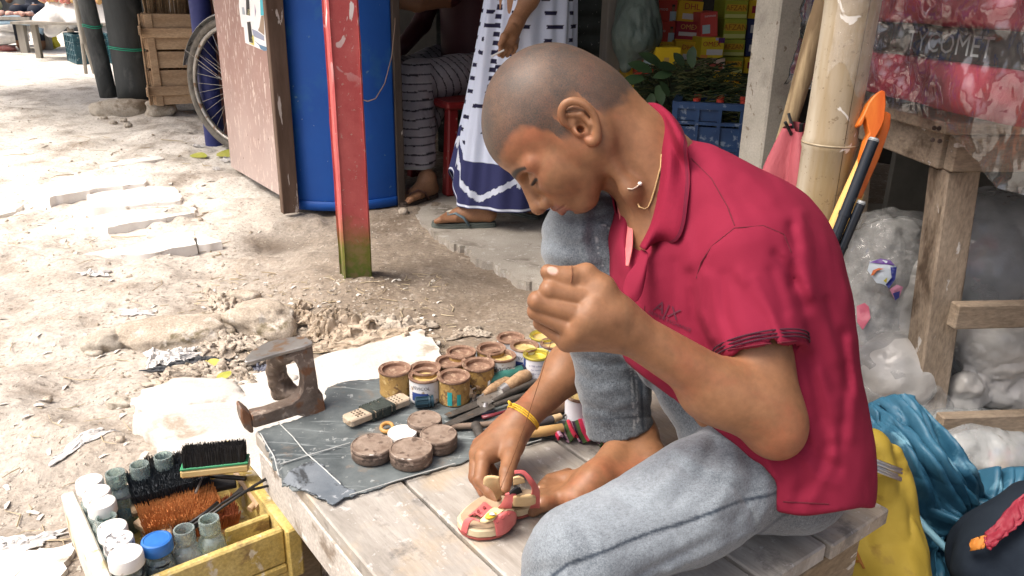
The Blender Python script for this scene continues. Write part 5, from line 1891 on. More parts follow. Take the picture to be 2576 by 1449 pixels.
sack('plastic_bag',[(Q(2440,1120,1.90),(.16,.12,.075)),(Q(2390,1110,1.88),(.08,.08,.06))],M_MILK,'low grey plastic bag under the bottom rail of the table',seed=18,amp=.012,fr_=9)
def scrap(pts,Z,cols_,label):
 t = thing('wrapper',label,'wrapper',Q(*pts[0][0],Z))
 for p_,c in zip(pts,cols_):
  mb = MB()
  ctr = (sum(q[0] for q in p_) / len(p_),sum(q[1] for q in p_) / len(p_))
  rings = [[(ctr[0] + (x - ctr[0]) * f,ctr[1] + (y - ctr[1]) * f) for x,y in p_] for f in (1,.75,.5,.25)]
  flat_ = [q for r in rings for q in r] + [ctr]
  d_ = np.array([A(ray(*q)) for q in flat_])
  Zs = np.full(len(flat_),1.55)
  for it in range(60):
   v_ = crisp(A(CAM) + d_ * Zs[:,None])
   Zs = np.where(v_ < .001,Zs,np.minimum(Zs + np.maximum(v_ * .7,.0008),1.95))
  ww = A(CAM) + d_ * (Zs - .004 - .002 * cols_.index(c))[:,None]
  n__ = len(p_)
  fs__ = [(k_ * n__ + i_,k_ * n__ + (i_ + 1) % n__,(k_ + 1) * n__ + (i_ + 1) % n__,(k_ + 1) * n__ + i_) for k_ in range(3) for i_ in range(n__)] + [(3 * n__ + i_,3 * n__ + (i_ + 1) % n__,4 * n__) for i_ in range(n__)]
  mb.add(ww,fs__)
  mb.build('print',mat('wrap_%d' % (hash(c) % 99999),c,rough=.25,bump=.6,bsc=60,bdist=.006),t,smooth=180)
 return t
scrap([[(2182,680),(2188,658),(2215,650),(2240,655),(2255,672),(2252,700),(2235,724),(2222,715),(2205,712)],[(2186,660),(2215,650),(2240,655),(2252,668),(2215,664)],[(2240,672),(2256,672),(2252,702),(2236,726),(2228,716),(2246,698)],[(2190,694),(2196,680),(2210,674),(2224,676),(2208,680),(2198,692)],[(2222,706),(2232,698),(2230,712)]],1.845,
 [(.50,.58,.66),(.12,.05,.28),(.02,.03,.22),(.55,.16,.06),(.62,.55,.05)],'crumpled blue and violet printed wrapper among the plastic scraps')
scrap([[(2238,728),(2256,716),(2272,722),(2262,748),(2252,756)],[(2246,738),(2264,732),(2262,748),(2252,756)]],1.85,[(.50,.22,.32),(.05,.06,.26)],'small pink and blue printed wrapper below the violet one')
scrap([[(2155,770),(2175,762),(2186,772),(2190,800),(2170,830),(2156,810)]],1.84,[(.50,.12,.18)],'pink crinkled scrap inside the clear bag')
M_TARP = mat('blue_tarpaulin',(.014,.075,.135),(.034,.128,.205),sc=7,rough=.52,bump=.45,bsc=14,bdist=.012,crease=9,spots=(((.16,.34,.44),9,.62,.78),))
def crumple_loft(name,rows,m,label,cat,n=70,m_=50,amp=.016,seed=1,parent=None,solid=.0025):
 rows = [[Q(*p) for p in r] for r in rows]
 def cr(P_,t):
  P_ = np.array(P_)
  k = len(P_) - 1
  x = np.clip(t * k,0,k - 1e-6)
  i = x.astype(int)
  f = (x - i)[:,None]
  p0,p1,p2,p3 = P_[np.maximum(i - 1,0)],P_[i],P_[i + 1],P_[np.minimum(i + 2,k)]
  return .5 * (2 * p1 + (p2 - p0) * f + (2 * p0 - 5 * p1 + 4 * p2 - p3) * f ** 2 + (3 * p1 - p0 - 3 * p2 + p3) * f ** 3)
 R1 = np.array([cr([A(p) for p in r],np.linspace(0,1,n)) for r in rows])
 G_ = np.array([cr(R1[:,j],np.linspace(0,1,m_)) for j in range(n)]).transpose(1,0,2)
 uu_,vv_ = np.meshgrid(np.linspace(0,1,n),np.linspace(0,1,m_))
 q = np.stack([uu_.ravel() * 5,vv_.ravel() * 3,0 * uu_.ravel() + seed],1)
 d = (np.abs(fbm(q * np.array((1.5,.7,1)),3,seed,.4)) - .35) * amp * 2.4 + .10 * amp * fbm(q * 4,2,seed + 5)
 G_ = G_ + (d.reshape(m_,n)[...,None]) * A(-FW + Vector((0,0,.5)))
 G_[...,2] = np.maximum(G_[...,2],.012)
 o = gridmesh(name,G_,m,parent,solid=solid)
 if label: tag(o,label,cat)
 return o
tarp = thing('tarpaulin','crumpled blue plastic tarpaulin heaped on the ground under the table edge','tarpaulin',P(2350,1300,0))
crumple_loft('fold',[[(2150,1095,1.62),(2175,1040,1.60),(2205,1006,1.58),(2260,1004,1.58),(2300,1030,1.60)],
     [(2160,1180,1.56),(2215,1110,1.52),(2275,1070,1.49),(2330,1080,1.50),(2370,1110,1.54)],
     [(2240,1290,1.54),(2270,1230,1.49),(2330,1170,1.44),(2390,1170,1.45),(2430,1185,1.50)],
     [(2300,1370,1.55),(2340,1310,1.50),(2400,1265,1.46),(2450,1255,1.47),(2490,1250,1.52)],
     [(2340,1420,1.52),(2380,1350,1.50),(2440,1320,1.48),(2490,1320,1.48),(2530,1310,1.52)]],M_TARP,None,None,seed=3,amp=.022,parent=tarp)
crumple_loft('spread',[[(2420,1190,1.62),(2480,1180,1.62),(2560,1185,1.64),(2680,1200,1.66)],
      [(2400,1290,1.56),(2480,1280,1.56),(2560,1280,1.56),(2680,1290,1.58)],
      [(2330,1400,1.50),(2440,1390,1.49),(2560,1390,1.48),(2680,1390,1.48)],
      [(2320,1480,1.44),(2440,1480,1.43),(2560,1480,1.42),(2680,1480,1.42)]],M_TARP,None,None,seed=9,amp=.020,parent=tarp)
crumple_loft('side',[[(2150,1090,1.64),(2190,1075,1.62),(2240,1100,1.58)],[(2170,1240,1.58),(2220,1220,1.57),(2280,1240,1.55)],[(2240,1380,1.53),(2290,1390,1.53),(2340,1400,1.53)],[(2270,1480,1.46),(2330,1480,1.46),(2380,1480,1.46)]],M_TARP,None,None,seed=14,amp=.018,parent=tarp)
mb = MB()
mb.tube([Q(2270,1258,1.50),Q(2330,1330,1.47),Q(2400,1400,1.44),Q(2480,1500,1.40)],[.006,.007,.007,.007],8)
mb.build('hem_cord',mat('pale_blue_hem',(.12,.28,.38),(.2,.38,.46),sc=20,rough=.5),tarp,smooth=180)
M_YSACK = mat('yellow_sack',(.38,.27,.03),(.48,.35,.05),sc=10,rough=.75,bump=.35,bsc=24,bdist=.008,crease=7,spots=(((.30,.20,.03),14,.64,.76),))
ys = thing('yellow_sack','tied yellow cloth sack standing beside the platform corner','sack',P(2220,1500,0))
yb_ = Body()
yb_.ell(Q(2195,1330,1.43),(.062,.08,.14),None,.05)
yb_.ell(Q(2212,1450,1.40),(.076,.09,.10),None,.05)
yb_.ell(Q(2180,1210,1.40),(.045,.05,.06),None,.04)
yb_.chain([Q(2160,1105,1.40),Q(2195,1120,1.36),Q(2215,1180,1.35),Q(2200,1215,1.36),Q(2160,1200,1.36),Q(2150,1140,1.38)],[.016,.020,.018,.022,.02,.016],.015)
yb_.chain([Q(2205,1125,1.37),Q(2245,1140,1.36),Q(2262,1170,1.36),Q(2262,1195,1.37)],[.008,.008,.007,.006],.005)
yb_.post = lambda p,d: np.maximum(d - .010 * np.abs(fbm(p * np.array((16,16,3.5)),2,27)) - .0015 * fbm(p * 24,2,6),-(p[:,2] - .004))
skin('cloth',yb_,.0065,M_YSACK,ys)
vs,fs = text_mesh('A',.05,None)
mk = MB()
def on_y(vs,cx,cy):
 return drape_y([(cx + v.x * F / 1.33,cy - v.y * F / 1.33) for v in vs])
def drape_y(pts):
 d = np.array([A(ray(*p)) for p in pts]); Z = np.full(len(pts),1.1)
 for it in range(80):
  v = yb_(A(CAM) + d * Z[:,None])
  Z = np.where(v < .001,Z,Z + np.maximum(v * .7,.0005))
 return A(CAM) + d * (Z - .002)[:,None]
mk.add(on_y(vs,2152,1408),fs)
mk.build('print',mat('brown_mark',(.30,.12,.02),rough=.8),ys)
wb_ = thing('wire_bundle','shiny bundle of straight grey wires pushed behind the boy into the yellow sack','wire',Q(2200,1170,1.34))
M_WIRE = mat('galvanised_wire',(.45,.46,.47),(.6,.6,.6),rough=.3,metal=.8)
for k in range(7):
 mb = MB()
 mb.tube([Q(2120,1124 + 4.5 * k,1.32 + .003 * (k % 3)),Q(2190,1152 + 4.6 * k,1.302 + .004 * (k % 2)),Q(2264 + rnd.uniform(-12,6),1182 + 4.4 * k,1.30)],.0023,6)
 mb.build('strand',M_WIRE,wb_,smooth=180)
db = thing('dark_bag','dark navy cloth bag with crimson and orange trim on the blue tarpaulin','bag',P(2560,1500,0))
dbb = Body()
dbb.ell(Q(2640,1430,1.36),(.16,.13,.13),None,.05)
dbb.cone(Q(2432,1402,1.34),Q(2620,1330,1.36),.018,.08,.04)
dbb.cone(Q(2450,1440,1.32),Q(2620,1490,1.33),.03,.10,.04)
dbb.post = lambda p,d: d - .008 * fbm(p * 9,3,41)
skin('cloth',dbb,.0075,mat('navy_bag_cloth',(.010,.015,.024),(.018,.026,.038),sc=8,rough=.9,bump=.3,bsc=60,spec=.15),db)
crumple_loft('crimson_trim',[[(2470,1352,1.29),(2520,1300,1.29),(2576,1240,1.30),(2650,1180,1.31)],[(2480,1372,1.275),(2530,1330,1.275),(2580,1275,1.28),(2650,1220,1.29)],[(2486,1384,1.275),(2535,1345,1.27),(2585,1305,1.27),(2650,1260,1.28)]],mat('crimson_cloth',(.20,.012,.03),(.28,.02,.04),sc=10,rough=.6,bump=.3),None,None,n=40,m_=20,amp=.003,seed=4,parent=db)
crumple_loft('orange_trim',[[(2444,1360,1.30),(2462,1352,1.29),(2482,1346,1.285)],[(2440,1376,1.295),(2458,1372,1.285),(2478,1368,1.28)],[(2440,1384,1.30),(2456,1384,1.285),(2468,1378,1.28)]],mat('orange_cloth',(.48,.16,.02),(.55,.22,.04),sc=10,rough=.7),None,None,n=16,m_=12,amp=.001,seed=6,parent=db)
PT = .31
PA = P(640,1086,PT)                               # rear left corner of the top
PRt = P(2236,1276,PT)                             # front right corner
pl1,pl2 = P(1020,1214,PT),P(1262,1446,PT)
e1 = (pl2 - pl1).normalized()                       # along the planks, towards the camera
e2 = Vector((-e1.y,e1.x,0))
if e2.x < 0: e2 = -e2
def PL(a,b,z=0.0):                                # a along the planks from the rear edge, b across from the left edge
 return Vector((PA.x,PA.y,PT)) + e1 * a + e2 * b + Vector((0,0,z))
PLN = (PRt - PA).dot(e1)
PWD = (PRt - PA).dot(e2)
platform = thing('work_platform','low grey plank platform on which the boy sits among his tools','platform',PL(PLN / 2,PWD / 2,-PT))
def plank_mat():
 T = NT('worn_platform_plank')
 tc = T.n('ShaderNodeTexCoord')
 v = tc.outputs['Object']
 mp = T.n('ShaderNodeMapping')
 mp.inputs['Scale'].default_value = (.30,1.6,1)
 T.put(mp.inputs['Vector'],v)
 oi = T.n('ShaderNodeObjectInfo')
 off = T.n('ShaderNodeVectorMath',operation='ADD')
 T.put(off.inputs[0],mp.outputs[0])
 cx = T.n('ShaderNodeCombineXYZ')
 T.put(cx.inputs[0],T.math('MULTIPLY',oi.outputs['Random'],13.))
 T.put(off.inputs[1],cx.outputs[0])
 g = T.noise(off.outputs[0],14,6,.65,.8)
 col = T.mix(T.ramp(g,.32,.70),(.27,.25,.22),(.45,.43,.395))
 st = T.noise(v,8,5,.6)
 col = T.mix(T.math('MULTIPLY',T.ramp(st,.50,.62),.5),col,(.46,.36,.24))
 col = T.mix(T.math('MULTIPLY',T.nr(T.noise(v,13,6,.7),.58,.74),.75),col,(.12,.115,.11))
 col = T.mix(T.math('MULTIPLY',T.nr(T.noise(v,46,4,.7),.66,.72),.5),col,(.62,.62,.62))
 fn = T.noise(off.outputs[0],130,4,.7)
 col = T.mix(.12,col,T.mix(T.ramp(fn,.3,.7),(0,0,0),(1,1,1)),'OVERLAY')
 b = T.n('ShaderNodeBsdfPrincipled')
 T.put(b.inputs['Base Color'],col)
 mr = T.n('ShaderNodeMapRange')
 T.put(mr.inputs[0],T.noise(v,10,5))
 mr.inputs[1].default_value,mr.inputs[2].default_value = .35,.65
 mr.inputs[3].default_value,mr.inputs[4].default_value = .38,.72
 T.put(b.inputs['Roughness'],mr.outputs[0])
 bp = T.n('ShaderNodeBump')
 bp.inputs['Strength'].default_value = .35
 bp.inputs['Distance'].default_value = .003
 T.put(bp.inputs['Height'],T.math('ADD',g,T.math('MULTIPLY',fn,.5)))
 T.put(b.inputs['Normal'],bp.outputs[0])
 T.put(T.out.inputs['Surface'],b.outputs[0])
 return T.m
M_PLANK = plank_mat()
g1 = (pl1 - PA).dot(e2)
g2 = (P(1368,1275,PT) - PA).dot(e2)
g3 = (P(1445,1138,PT) - PA).dot(e2)
cuts = [0.0,g1,g2,g3]
while cuts[-1] < PWD - .16:
 cuts.append(cuts[-1] + .132)
cuts.append(PWD)
for i in range(len(cuts) - 1):
 b0_,b1_ = cuts[i] + (.0022 if i else 0),cuts[i + 1] - .0022
 ext = rnd.uniform(-.004,.006)
 L_ = PLN + ext
 mb = MB()
 nseg = 14
 vs = []
 for k in range(nseg + 1):
  x = L_ * k / nseg
  w0,w1 = b0_ + rnd.uniform(0,.0012),b1_ - rnd.uniform(0,.0012)
  for (bb_,zz0) in ((w0,-.026),(w1,-.026),(w1,0),(w0,0)):
   vs.append(Vector((x,bb_,zz0 + (rnd.uniform(-.0006,.0006) if zz0 == 0 else 0))))
 fs = []
 for k in range(nseg):
  for q in range(4):
   fs.append((k * 4 + q,(k + 1) * 4 + q,(k + 1) * 4 + (q + 1) % 4,k * 4 + (q + 1) % 4))
 fs += [(0,1,2,3),(nseg * 4 + 3,nseg * 4 + 2,nseg * 4 + 1,nseg * 4)]
 mb.add(vs,fs)
 o = mb.build('plank',M_PLANK,platform,local=True,bevel=.0025)
 M0 = wmat(platform).inverted() @ Matrix(((e1.x,e2.x,0,PL(0,0).x),(e1.y,e2.y,0,PL(0,0).y),(0,0,1,PT),(0,0,0,1)))
 o.matrix_basis = M0
bpy.context.view_layer.update()
M_APRON = mat('whitish_apron_wood',(.40,.37,.33),(.55,.52,.48),sc=9,rough=.8,bump=.5,bsc=60,stretch=(.4,1,1),spots=(((.24,.20,.16),14,.60,.74),((.68,.66,.62),26,.66,.72)),fine=.2)
M_APR2 = mat('brown_apron_wood',(.20,.145,.085),(.33,.26,.17),sc=9,rough=.8,bump=.4,bsc=60,stretch=(.4,.4,1),spots=(((.09,.06,.035),14,.62,.74),((.55,.52,.45),30,.72,.76)),fine=.2)
mb = MB()
mb.bar(PL(.012,.010,-.065),PL(PLN - .02,.010,-.065),.020,.075)
mb.build('apron',M_APRON,platform,bevel=.003)
mb = MB()
mb.bar(PL(.012,.032,-.065),PL(.012,PWD - .07,-.065),.020,.075)
mb.build('apron',M_APRON,platform,bevel=.003)
mb = MB()
mb.bar(PL(PLN - .014,.03,-.062),PL(PLN - .014,PWD - .055,-.062),.020,.070)
mb.build('apron',M_APR2,platform,bevel=.003)
mb = MB()
mb.bar(PL(.03,PWD - .065,-.062),PL(PLN - .03,PWD - .065,-.062),.020,.070)
mb.build('apron',M_APR2,platform,bevel=.003)
for (a_,b_) in ((.045,.045),(.045,PWD - .10),(PLN - .05,.06),(PLN - .045,PWD - .095)):
 mb = MB()
 q = PL(a_,b_)
 mb.box((0,0,0),(.055,.048,PT - .03),Matrix.Translation((q.x,q.y,(PT - .03) / 2)) @ Matrix.Rotation(math.atan2(e1.y,e1.x),4,'Z'))
 mb.build('leg',M_APR2,platform,bevel=.004)
def mat_sheet():
 T = NT('dark_rexine_mat')
 tc = T.n('ShaderNodeTexCoord')
 v = tc.outputs['Object']
 col = T.mix(T.nr(T.noise(v,9,6,.65),.3,.7),(.065,.080,.086),(.15,.175,.18))
 mp = T.n('ShaderNodeMapping')
 mp.inputs['Rotation'].default_value = (0,0,.6)
 mp.inputs['Scale'].default_value = (.25,2.2,1)
 T.put(mp.inputs['Vector'],v)
 col = T.mix(T.math('MULTIPLY',T.nr(T.noise(mp.outputs[0],30,5,.7,.5),.60,.72),.6),col,(.30,.34,.35))
 col = T.mix(T.math('MULTIPLY',T.nr(T.noise(v,60,4,.7),.68,.73),.6),col,(.42,.45,.45))
 col = T.mix(T.math('MULTIPLY',T.nr(T.noise(v,17,5,.7),.62,.72),.5),col,(.20,.165,.13))
 b = T.n('ShaderNodeBsdfPrincipled')
 T.put(b.inputs['Base Color'],col)
 mr = T.n('ShaderNodeMapRange')
 T.put(mr.inputs[0],T.noise(v,12,5))
 mr.inputs[1].default_value,mr.inputs[2].default_value = .35,.65
 mr.inputs[3].default_value,mr.inputs[4].default_value = .42,.72
 T.put(b.inputs['Roughness'],mr.outputs[0])
 bp = T.n('ShaderNodeBump')
 bp.inputs['Strength'].default_value = .3
 bp.inputs['Distance'].default_value = .003
 T.put(bp.inputs['Height'],T.noise(v,45,5,.7))
 T.put(b.inputs['Normal'],bp.outputs[0])
 T.put(T.out.inputs['Surface'],b.outputs[0])
 return T.m
M_MAT = mat_sheet()
def poly_sheet(name,pts,z,m,label,cat,n=110,rag=.004,wav=.002,sag=None,parent=None,thick=.0022):
 """flat cloth with a ragged outline, meshed finely"""
 loop = [P(x,y,z) for x,y in pts]
 bnd_ = []
 for i,a in enumerate(loop):
  c = loop[(i + 1) % len(loop)]
  k = max(2,int((c - a).length / .008))
  for j in range(k):
   q = a.lerp(c,j / k)
   bnd_.append((q.x + rnd.uniform(-rag,rag) * .6,q.y + rnd.uniform(-rag,rag) * .6))
 bnd_ = np.array(bnd_)
 lo,hi = bnd_.min(0),bnd_.max(0)
 st = (hi - lo).max() / n
 xs,ys = np.arange(lo[0],hi[0] + st,st),np.arange(lo[1],hi[1] + st,st)
 X_,Y_ = np.meshgrid(xs,ys)
 q = np.stack([X_.ravel(),Y_.ravel()],1)
 ins = np.zeros(len(q),bool)
 for (x0,y0),(x1,y1) in zip(bnd_,np.roll(bnd_,-1,0)):
  c = ((y0 > q[:,1]) != (y1 > q[:,1]))
  with np.errstate(divide='ignore',invalid='ignore'):
   xi = (x1 - x0) * (q[:,1] - y0) / (y1 - y0) + x0
  ins ^= c & (q[:,0] < xi)
 ids = np.arange(len(q)).reshape(X_.shape)
 Fq = np.stack([ids[:-1,:-1],ids[:-1,1:],ids[1:,1:],ids[1:,:-1]],-1).reshape(-1,4)
 keep = ins[Fq].sum(1) >= 2
 Fq = Fq[keep]
 used = np.unique(Fq)
 qq = q.copy()
 for i in used:
  if not ins[i]:
   j = np.argmin(((bnd_ - q[i]) ** 2).sum(1))
   qq[i] = bnd_[j]
 V_ = np.concatenate([qq,np.full((len(qq),1),z)],1)
 V_[:,2] += wav * np.abs(fbm(V_ * np.array((14,14,1)),3,71))
 if sag is not None:
  V_ = sag(V_)
 mp = np.full(len(q),-1)
 mp[used] = np.arange(len(used))
 V2,F2 = shell(V_[used],mp[Fq],thick)
 o = npmesh(name,V2,F2,m,parent)
 if label: tag(o,label,cat)
 return o
MZ = PT + .0035
def over_edge(V_):
 a = (V_[:,:2] - np.array((PA.x,PA.y))) @ np.array((e2.x,e2.y))
 back_ = -((V_[:,:2] - np.array((PA.x,PA.y))) @ np.array((e1.x,e1.y)))
 o_ = np.maximum(-a - .002,0)
 V_ = V_.copy()
 V_[:,2] -= o_ * .9
 V_[:,2] += .012 * np.exp(-((a - .16) / .05) ** 2 - ((back_ - .02) / .06) ** 2)
 return V_
work_mat = poly_sheet('work_mat',[(650,1084),(672,1130),(700,1190),(708,1208),(770,1238),(836,1267),(862,1252),(905,1242),(990,1213),(1090,1185),(1176,1158),(1290,1126),(1392,1100),(1470,1088),(1560,1050),(1560,930),(1440,860),(1340,850),(1180,890),(1060,920),(950,952),(880,962),(822,985),(815,1030),(740,1058)],
     MZ,M_MAT,'dark grey vinyl mat with ragged edges spread on the platform under the tools','mat',n=150,sag=over_edge)
patch = poly_sheet('mat_patch',[(705,1200),(760,1168),(800,1160),(870,1228),(905,1240),(866,1254),(838,1268),(770,1236)],MZ + .003,mat('blue_grey_patch',(.10,.125,.15),(.19,.215,.24),sc=10,rough=.6,bump=.3,bsc=60,spots=(((.04,.045,.05),18,.6,.68),((.42,.45,.48),40,.68,.73))),'blue grey vinyl patch sewn on the corner of the dark mat','patch',n=50,sag=over_edge)
sm = MB()
for pts in [[(700,1062),(738,1100),(770,1140),(800,1165),(868,1228)],[(655,1090),(690,1150),(704,1204)],[(704,1168),(760,1150),(900,1108)],[(880,1245),(1000,1208),(1170,1158)],[(1190,1152),(1390,1098)]]:
 w = []
 for (x0,y0),(x1,y1) in zip(pts[:-1],pts[1:]):
  for k in range(7):
   w.append(P(x0 + (x1 - x0) * k / 7 + rnd.uniform(-.6,.6),y0 + (y1 - y0) * k / 7,MZ + .0042))
 sm.tube(w,.0011,5)
sm_o = sm.build('seam',mat('pale_seam',(.34,.37,.37),(.46,.48,.47),sc=60,rough=.7),work_mat)
sm_o.data.name = 'seam'
TZ = MZ + .003
def vcolmat(name,rough=.5,metal=0.,bump=.3,bsc=120):
 return mat(name,(.5,.5,.5),vcol='Col',rough=rough,metal=metal,bump=bump,bsc=bsc,bdist=.0015,fine=.18)
M_GLUEBROWN = mat('dried_glue_brown',(.16,.085,.055),(.28,.175,.12),sc=60,rough=.7,bump=.6,bsc=180,spots=(((.38,.27,.19),90,.60,.70),))
M_GLUEYEL = mat('dried_glue_yellow',(.46,.33,.12),(.60,.47,.22),sc=50,rough=.5,bump=.6,bsc=150,spots=(((.25,.15,.07),80,.64,.72),))
M_OCHRE = mat('ochre_stained_tin',(.30,.185,.055),(.42,.275,.095),sc=40,rough=.65,bump=.5,bsc=220,spots=(((.17,.10,.045),70,.56,.66),((.55,.42,.20),110,.66,.72)))
M_LABELW = mat('stained_white_label',(.55,.56,.58),(.66,.67,.68),sc=40,rough=.5,spots=(((.30,.24,.17),60,.60,.68),),bump=.2,bsc=200)
M_LABELC = mat('clean_white_label',(.62,.63,.70),(.70,.71,.76),sc=40,rough=.4)
M_TEAL = mat('teal_print',(.02,.32,.33),rough=.5)
M_NAVY = mat('navy_print',(.03,.06,.22),rough=.5)
M_REDP = mat('red_print',(.45,.05,.03),rough=.5)
M_GOLD = mat('gold_lacquer',(.58,.50,.08),(.66,.58,.16),rough=.25,metal=.6)
def can(px,py,r,h,wall,inner,label,prints=(),rimm=None,tilt=0.,py_is_top=False):
 """open tin; px, py is the near foot of the tin on the mat (or the middle of its top)"""
 if py_is_top:
  q = P(px,py,TZ + h)
  c = Vector((q.x,q.y,TZ))
 else:
  q = P(px,py,TZ)
  c = Vector((q.x,q.y + r * .96,TZ))
 t = thing('glue_tin',label,'tin',c,rnd.uniform(0,6.28),'glue tins on the mat')
 wo = MB().lathe([(0,0),(r * .97,0),(r,.002),(r * .985,.004),(r * .985,h - .006),(r * .99,h - .004),(r * .80,h - .004),(r * .80,h - .03)],32,cap=False).build('wall',wall,t,local=True,smooth=50)
 jag = rnd.uniform(0,6)
 MB().lathe([(r * .985,h - .0045),(r * 1.035,h - .0035),(r * 1.04,h - .001),(r * 1.0,h + .0008),(r * .93,h - .0002),(r * .86,h - .0015),(r * .80,h - .0012),(r * .785,h - .003),(r * .785,h - .010)],32,cap=False).build('rim',rimm or M_GLUEBROWN,t,local=True,smooth=60)
 dpt = rnd.uniform(.007,.010)
 mb = MB()
 mb.lathe([(r * .80,h - dpt + .002),(r * .70,h - dpt),(r * .35,h - dpt - .001),(0,h - dpt)],24,cap=False)
 mb.build('contents',inner,t,local=True,smooth=180)
 yaw = -wmat(t).to_euler().z
 for (kind,a0,a1,z0,z1,m_) in prints:
  mb = MB()
  if kind == 'patch':
   n_ = 14
   def fnp(u,v):
    a = a0 + (a1 - a0) * u - math.pi / 2 + yaw
    return Vector(((r * .985 + .0006) * math.cos(a),(r * .985 + .0006) * math.sin(a),h * (z0 + (z1 - z0) * v)))
   mb.grid(n_,2,fnp)
   mb.build('label_print',m_,wo,local=True,smooth=180)
  else:
   vs,fs = text_mesh(kind,(z1 - z0) * h,None)
   ws = []
   for v in vs:
    a = (a0 + v.x / r) - math.pi / 2 + yaw
    ws.append(Vector(((r * .985 + .0011) * math.cos(a),(r * .985 + .0011) * math.sin(a),h * z0 + v.y)))
   mb.add(ws,fs)
   mb.build('lettering',m_,wo,local=True)
 return t
FV = [('FEVICOL',.05,0,.62,.86,mat('black_ink',(.02,.025,.04),rough=.6)),('patch',-.55,.75,.12,.46,M_TEAL)]
can(990,1004,.0285,.047,M_OCHRE,M_GLUEBROWN,'ochre glue tin nearest the wound thread card')
can(1066,1020,.0280,.046,M_LABELW,M_GLUEYEL,'white labelled glue tin with yellow glue behind the black film spool',[('FEVICOL',-.15,0,.70,.88,mat('black_ink',(.02,.025,.04),rough=.6)),('patch',-.8,.3,.15,.5,M_NAVY)])
can(1070,925,.0275,.046,M_OCHRE,M_GLUEBROWN,'ochre glue tin behind the white labelled one with yellow glue',py_is_top=True)
can(1142,945,.0280,.047,M_OCHRE,M_GLUEBROWN,'ochre glue tin with a teal streak on its side',[('patch',-.35,-.05,.05,.6,M_TEAL),('patch',.25,.5,.05,.5,M_TEAL)],py_is_top=True)
can(1134,907,.0270,.045,M_OCHRE,M_GLUEBROWN,'ochre glue tin behind the one with the teal streak',py_is_top=True)
can(1204,915,.0285,.047,M_OCHRE,M_GLUEBROWN,'plain ochre glue tin beside the tin with the teal label',py_is_top=True)
can(1160,884,.0275,.046,M_OCHRE,M_GLUEBROWN,'ochre glue tin at the rear edge of the platform',py_is_top=True)
can(1236,875,.0275,.046,M_OCHRE,M_GLUEBROWN,'ochre glue tin between the rear tins and the white labelled tins',py_is_top=True)
can(1262,893,.0265,.046,M_LABELW,M_GLUEYEL,'white glue tin with a teal label and black lettering',FV,py_is_top=True)
can(1285,848,.0270,.045,M_LABELW,M_GLUEBROWN,'stained white glue tin with brown contents in the rear row',py_is_top=True)
can(1320,868,.0270,.047,M_LABELC,M_GLUEYEL,'white glue tin with blue and red print in the middle of the labelled tins',[('FEVICOL',0,0,.66,.84,mat('black_ink',(.02,.025,.04),rough=.6)),('patch',-.9,.9,.25,.5,M_NAVY),('patch',-.9,.9,.12,.2,M_REDP)],py_is_top=True)
can(1350,890,.0250,.047,M_LABELC,M_GOLD,'clean white tin with a shiny gold rim and small blue text',[('sr 998 adhesive',0,0,.70,.80,M_NAVY),('for leather',0,0,.54,.64,M_NAVY),('rubber wood',0,0,.38,.48,M_NAVY),('patch',-1.25,-.95,0,.95,M_NAVY)],M_GOLD,py_is_top=True)
can(1366,843,.0260,.046,M_LABELC,M_GLUEYEL,'white tin with a bright rim in the rear row behind the raised fist',rimm=M_GOLD,py_is_top=True)
can(1392,862,.0250,.046,M_LABELC,M_GLUEYEL,'white tin half hidden by the raised fist',py_is_top=True)
can(1462,990,.0270,.045,M_LABELC,M_GLUEYEL,'white tin hidden behind the raised trouser leg',py_is_top=True)
M_POLISH = mat('grimy_polish_tin',(.105,.072,.055),(.20,.15,.12),sc=50,rough=.6,bump=.5,bsc=160,metal=.2,spots=(((.34,.27,.22),60,.60,.72),((.07,.05,.04),40,.6,.7)))
M_PTOP = mat('grimy_polish_lid',(.20,.145,.11),(.36,.29,.235),sc=45,rough=.55,bump=.4,bsc=140,metal=.1,spots=(((.70,.67,.62),26,.72,.75),((.12,.085,.065),70,.60,.70)))
def polish(px,py,rpx,h,label,rings=3):
 q = P(px,py,TZ + h)
 r = rpx * (q - CAM).dot(FW) / F
 t = thing('polish_tin',label,'tin',(q.x,q.y,TZ),rnd.uniform(0,6),'grimy polish tins on the mat')
 MB().lathe([(0,0),(r * .95,0),(r,.002),(r,h * .48),(r * .985,h * .50)],40).build('base',M_POLISH,t,local=True,smooth=40)
 pr = [(r * .985,h * .50),(r * 1.02,h * .52),(r * 1.02,h * .60),(r * 1.0,h * .64),(r * 1.0,h * .76),(r * 1.02,h * .80),(r * 1.02,h * .88),(r * .985,h * .95)]
 MB().lathe(pr,40,cap=False).build('band',M_POLISH,t,local=True,smooth=40)
 MB().lathe([(r * .985,h * .95),(r * .965,h),(r * .93,h * 1.0),(r * .91,h * .955),(r * .5,h * .96),(0,h * .965)],40,cap=False).build('lid',M_PTOP,t,local=True,smooth=50)
 return t
polish(936,1116,53,.021,'grimy round polish tin nearest the platform edge, beside another')
polish(1034,1126,54,.023,'grimy round polish tin with white flecks in front of the white cap')
polish(1103,1090,47,.024,'grimy ribbed polish tin beside the scissors')
polish(1068,1052,43,.022,'grimy polish tin behind the white cap, at the scissor tips')
q = P(1012,1088,TZ + .012)
wc_ = thing('plastic_disc','white plastic cap lying among the grimy polish tins','cap',(q.x,q.y,TZ))
MB().lathe([(0,0),(.0225,0),(.0235,.0015),(.0235,.012),(.0225,.0135),(0,.0137)],36).build('disc',mat('white_plastic_cap',(.74,.74,.72),(.8,.8,.78),rough=.4),wc_,local=True,smooth=40)
q = P(974,1082,TZ)
mb = MB()
torus(mb,.0095,.003,.004,28,8,Matrix.Translation((q.x,q.y,TZ + .005)) @ Matrix.Rotation(.3,4,'X'))
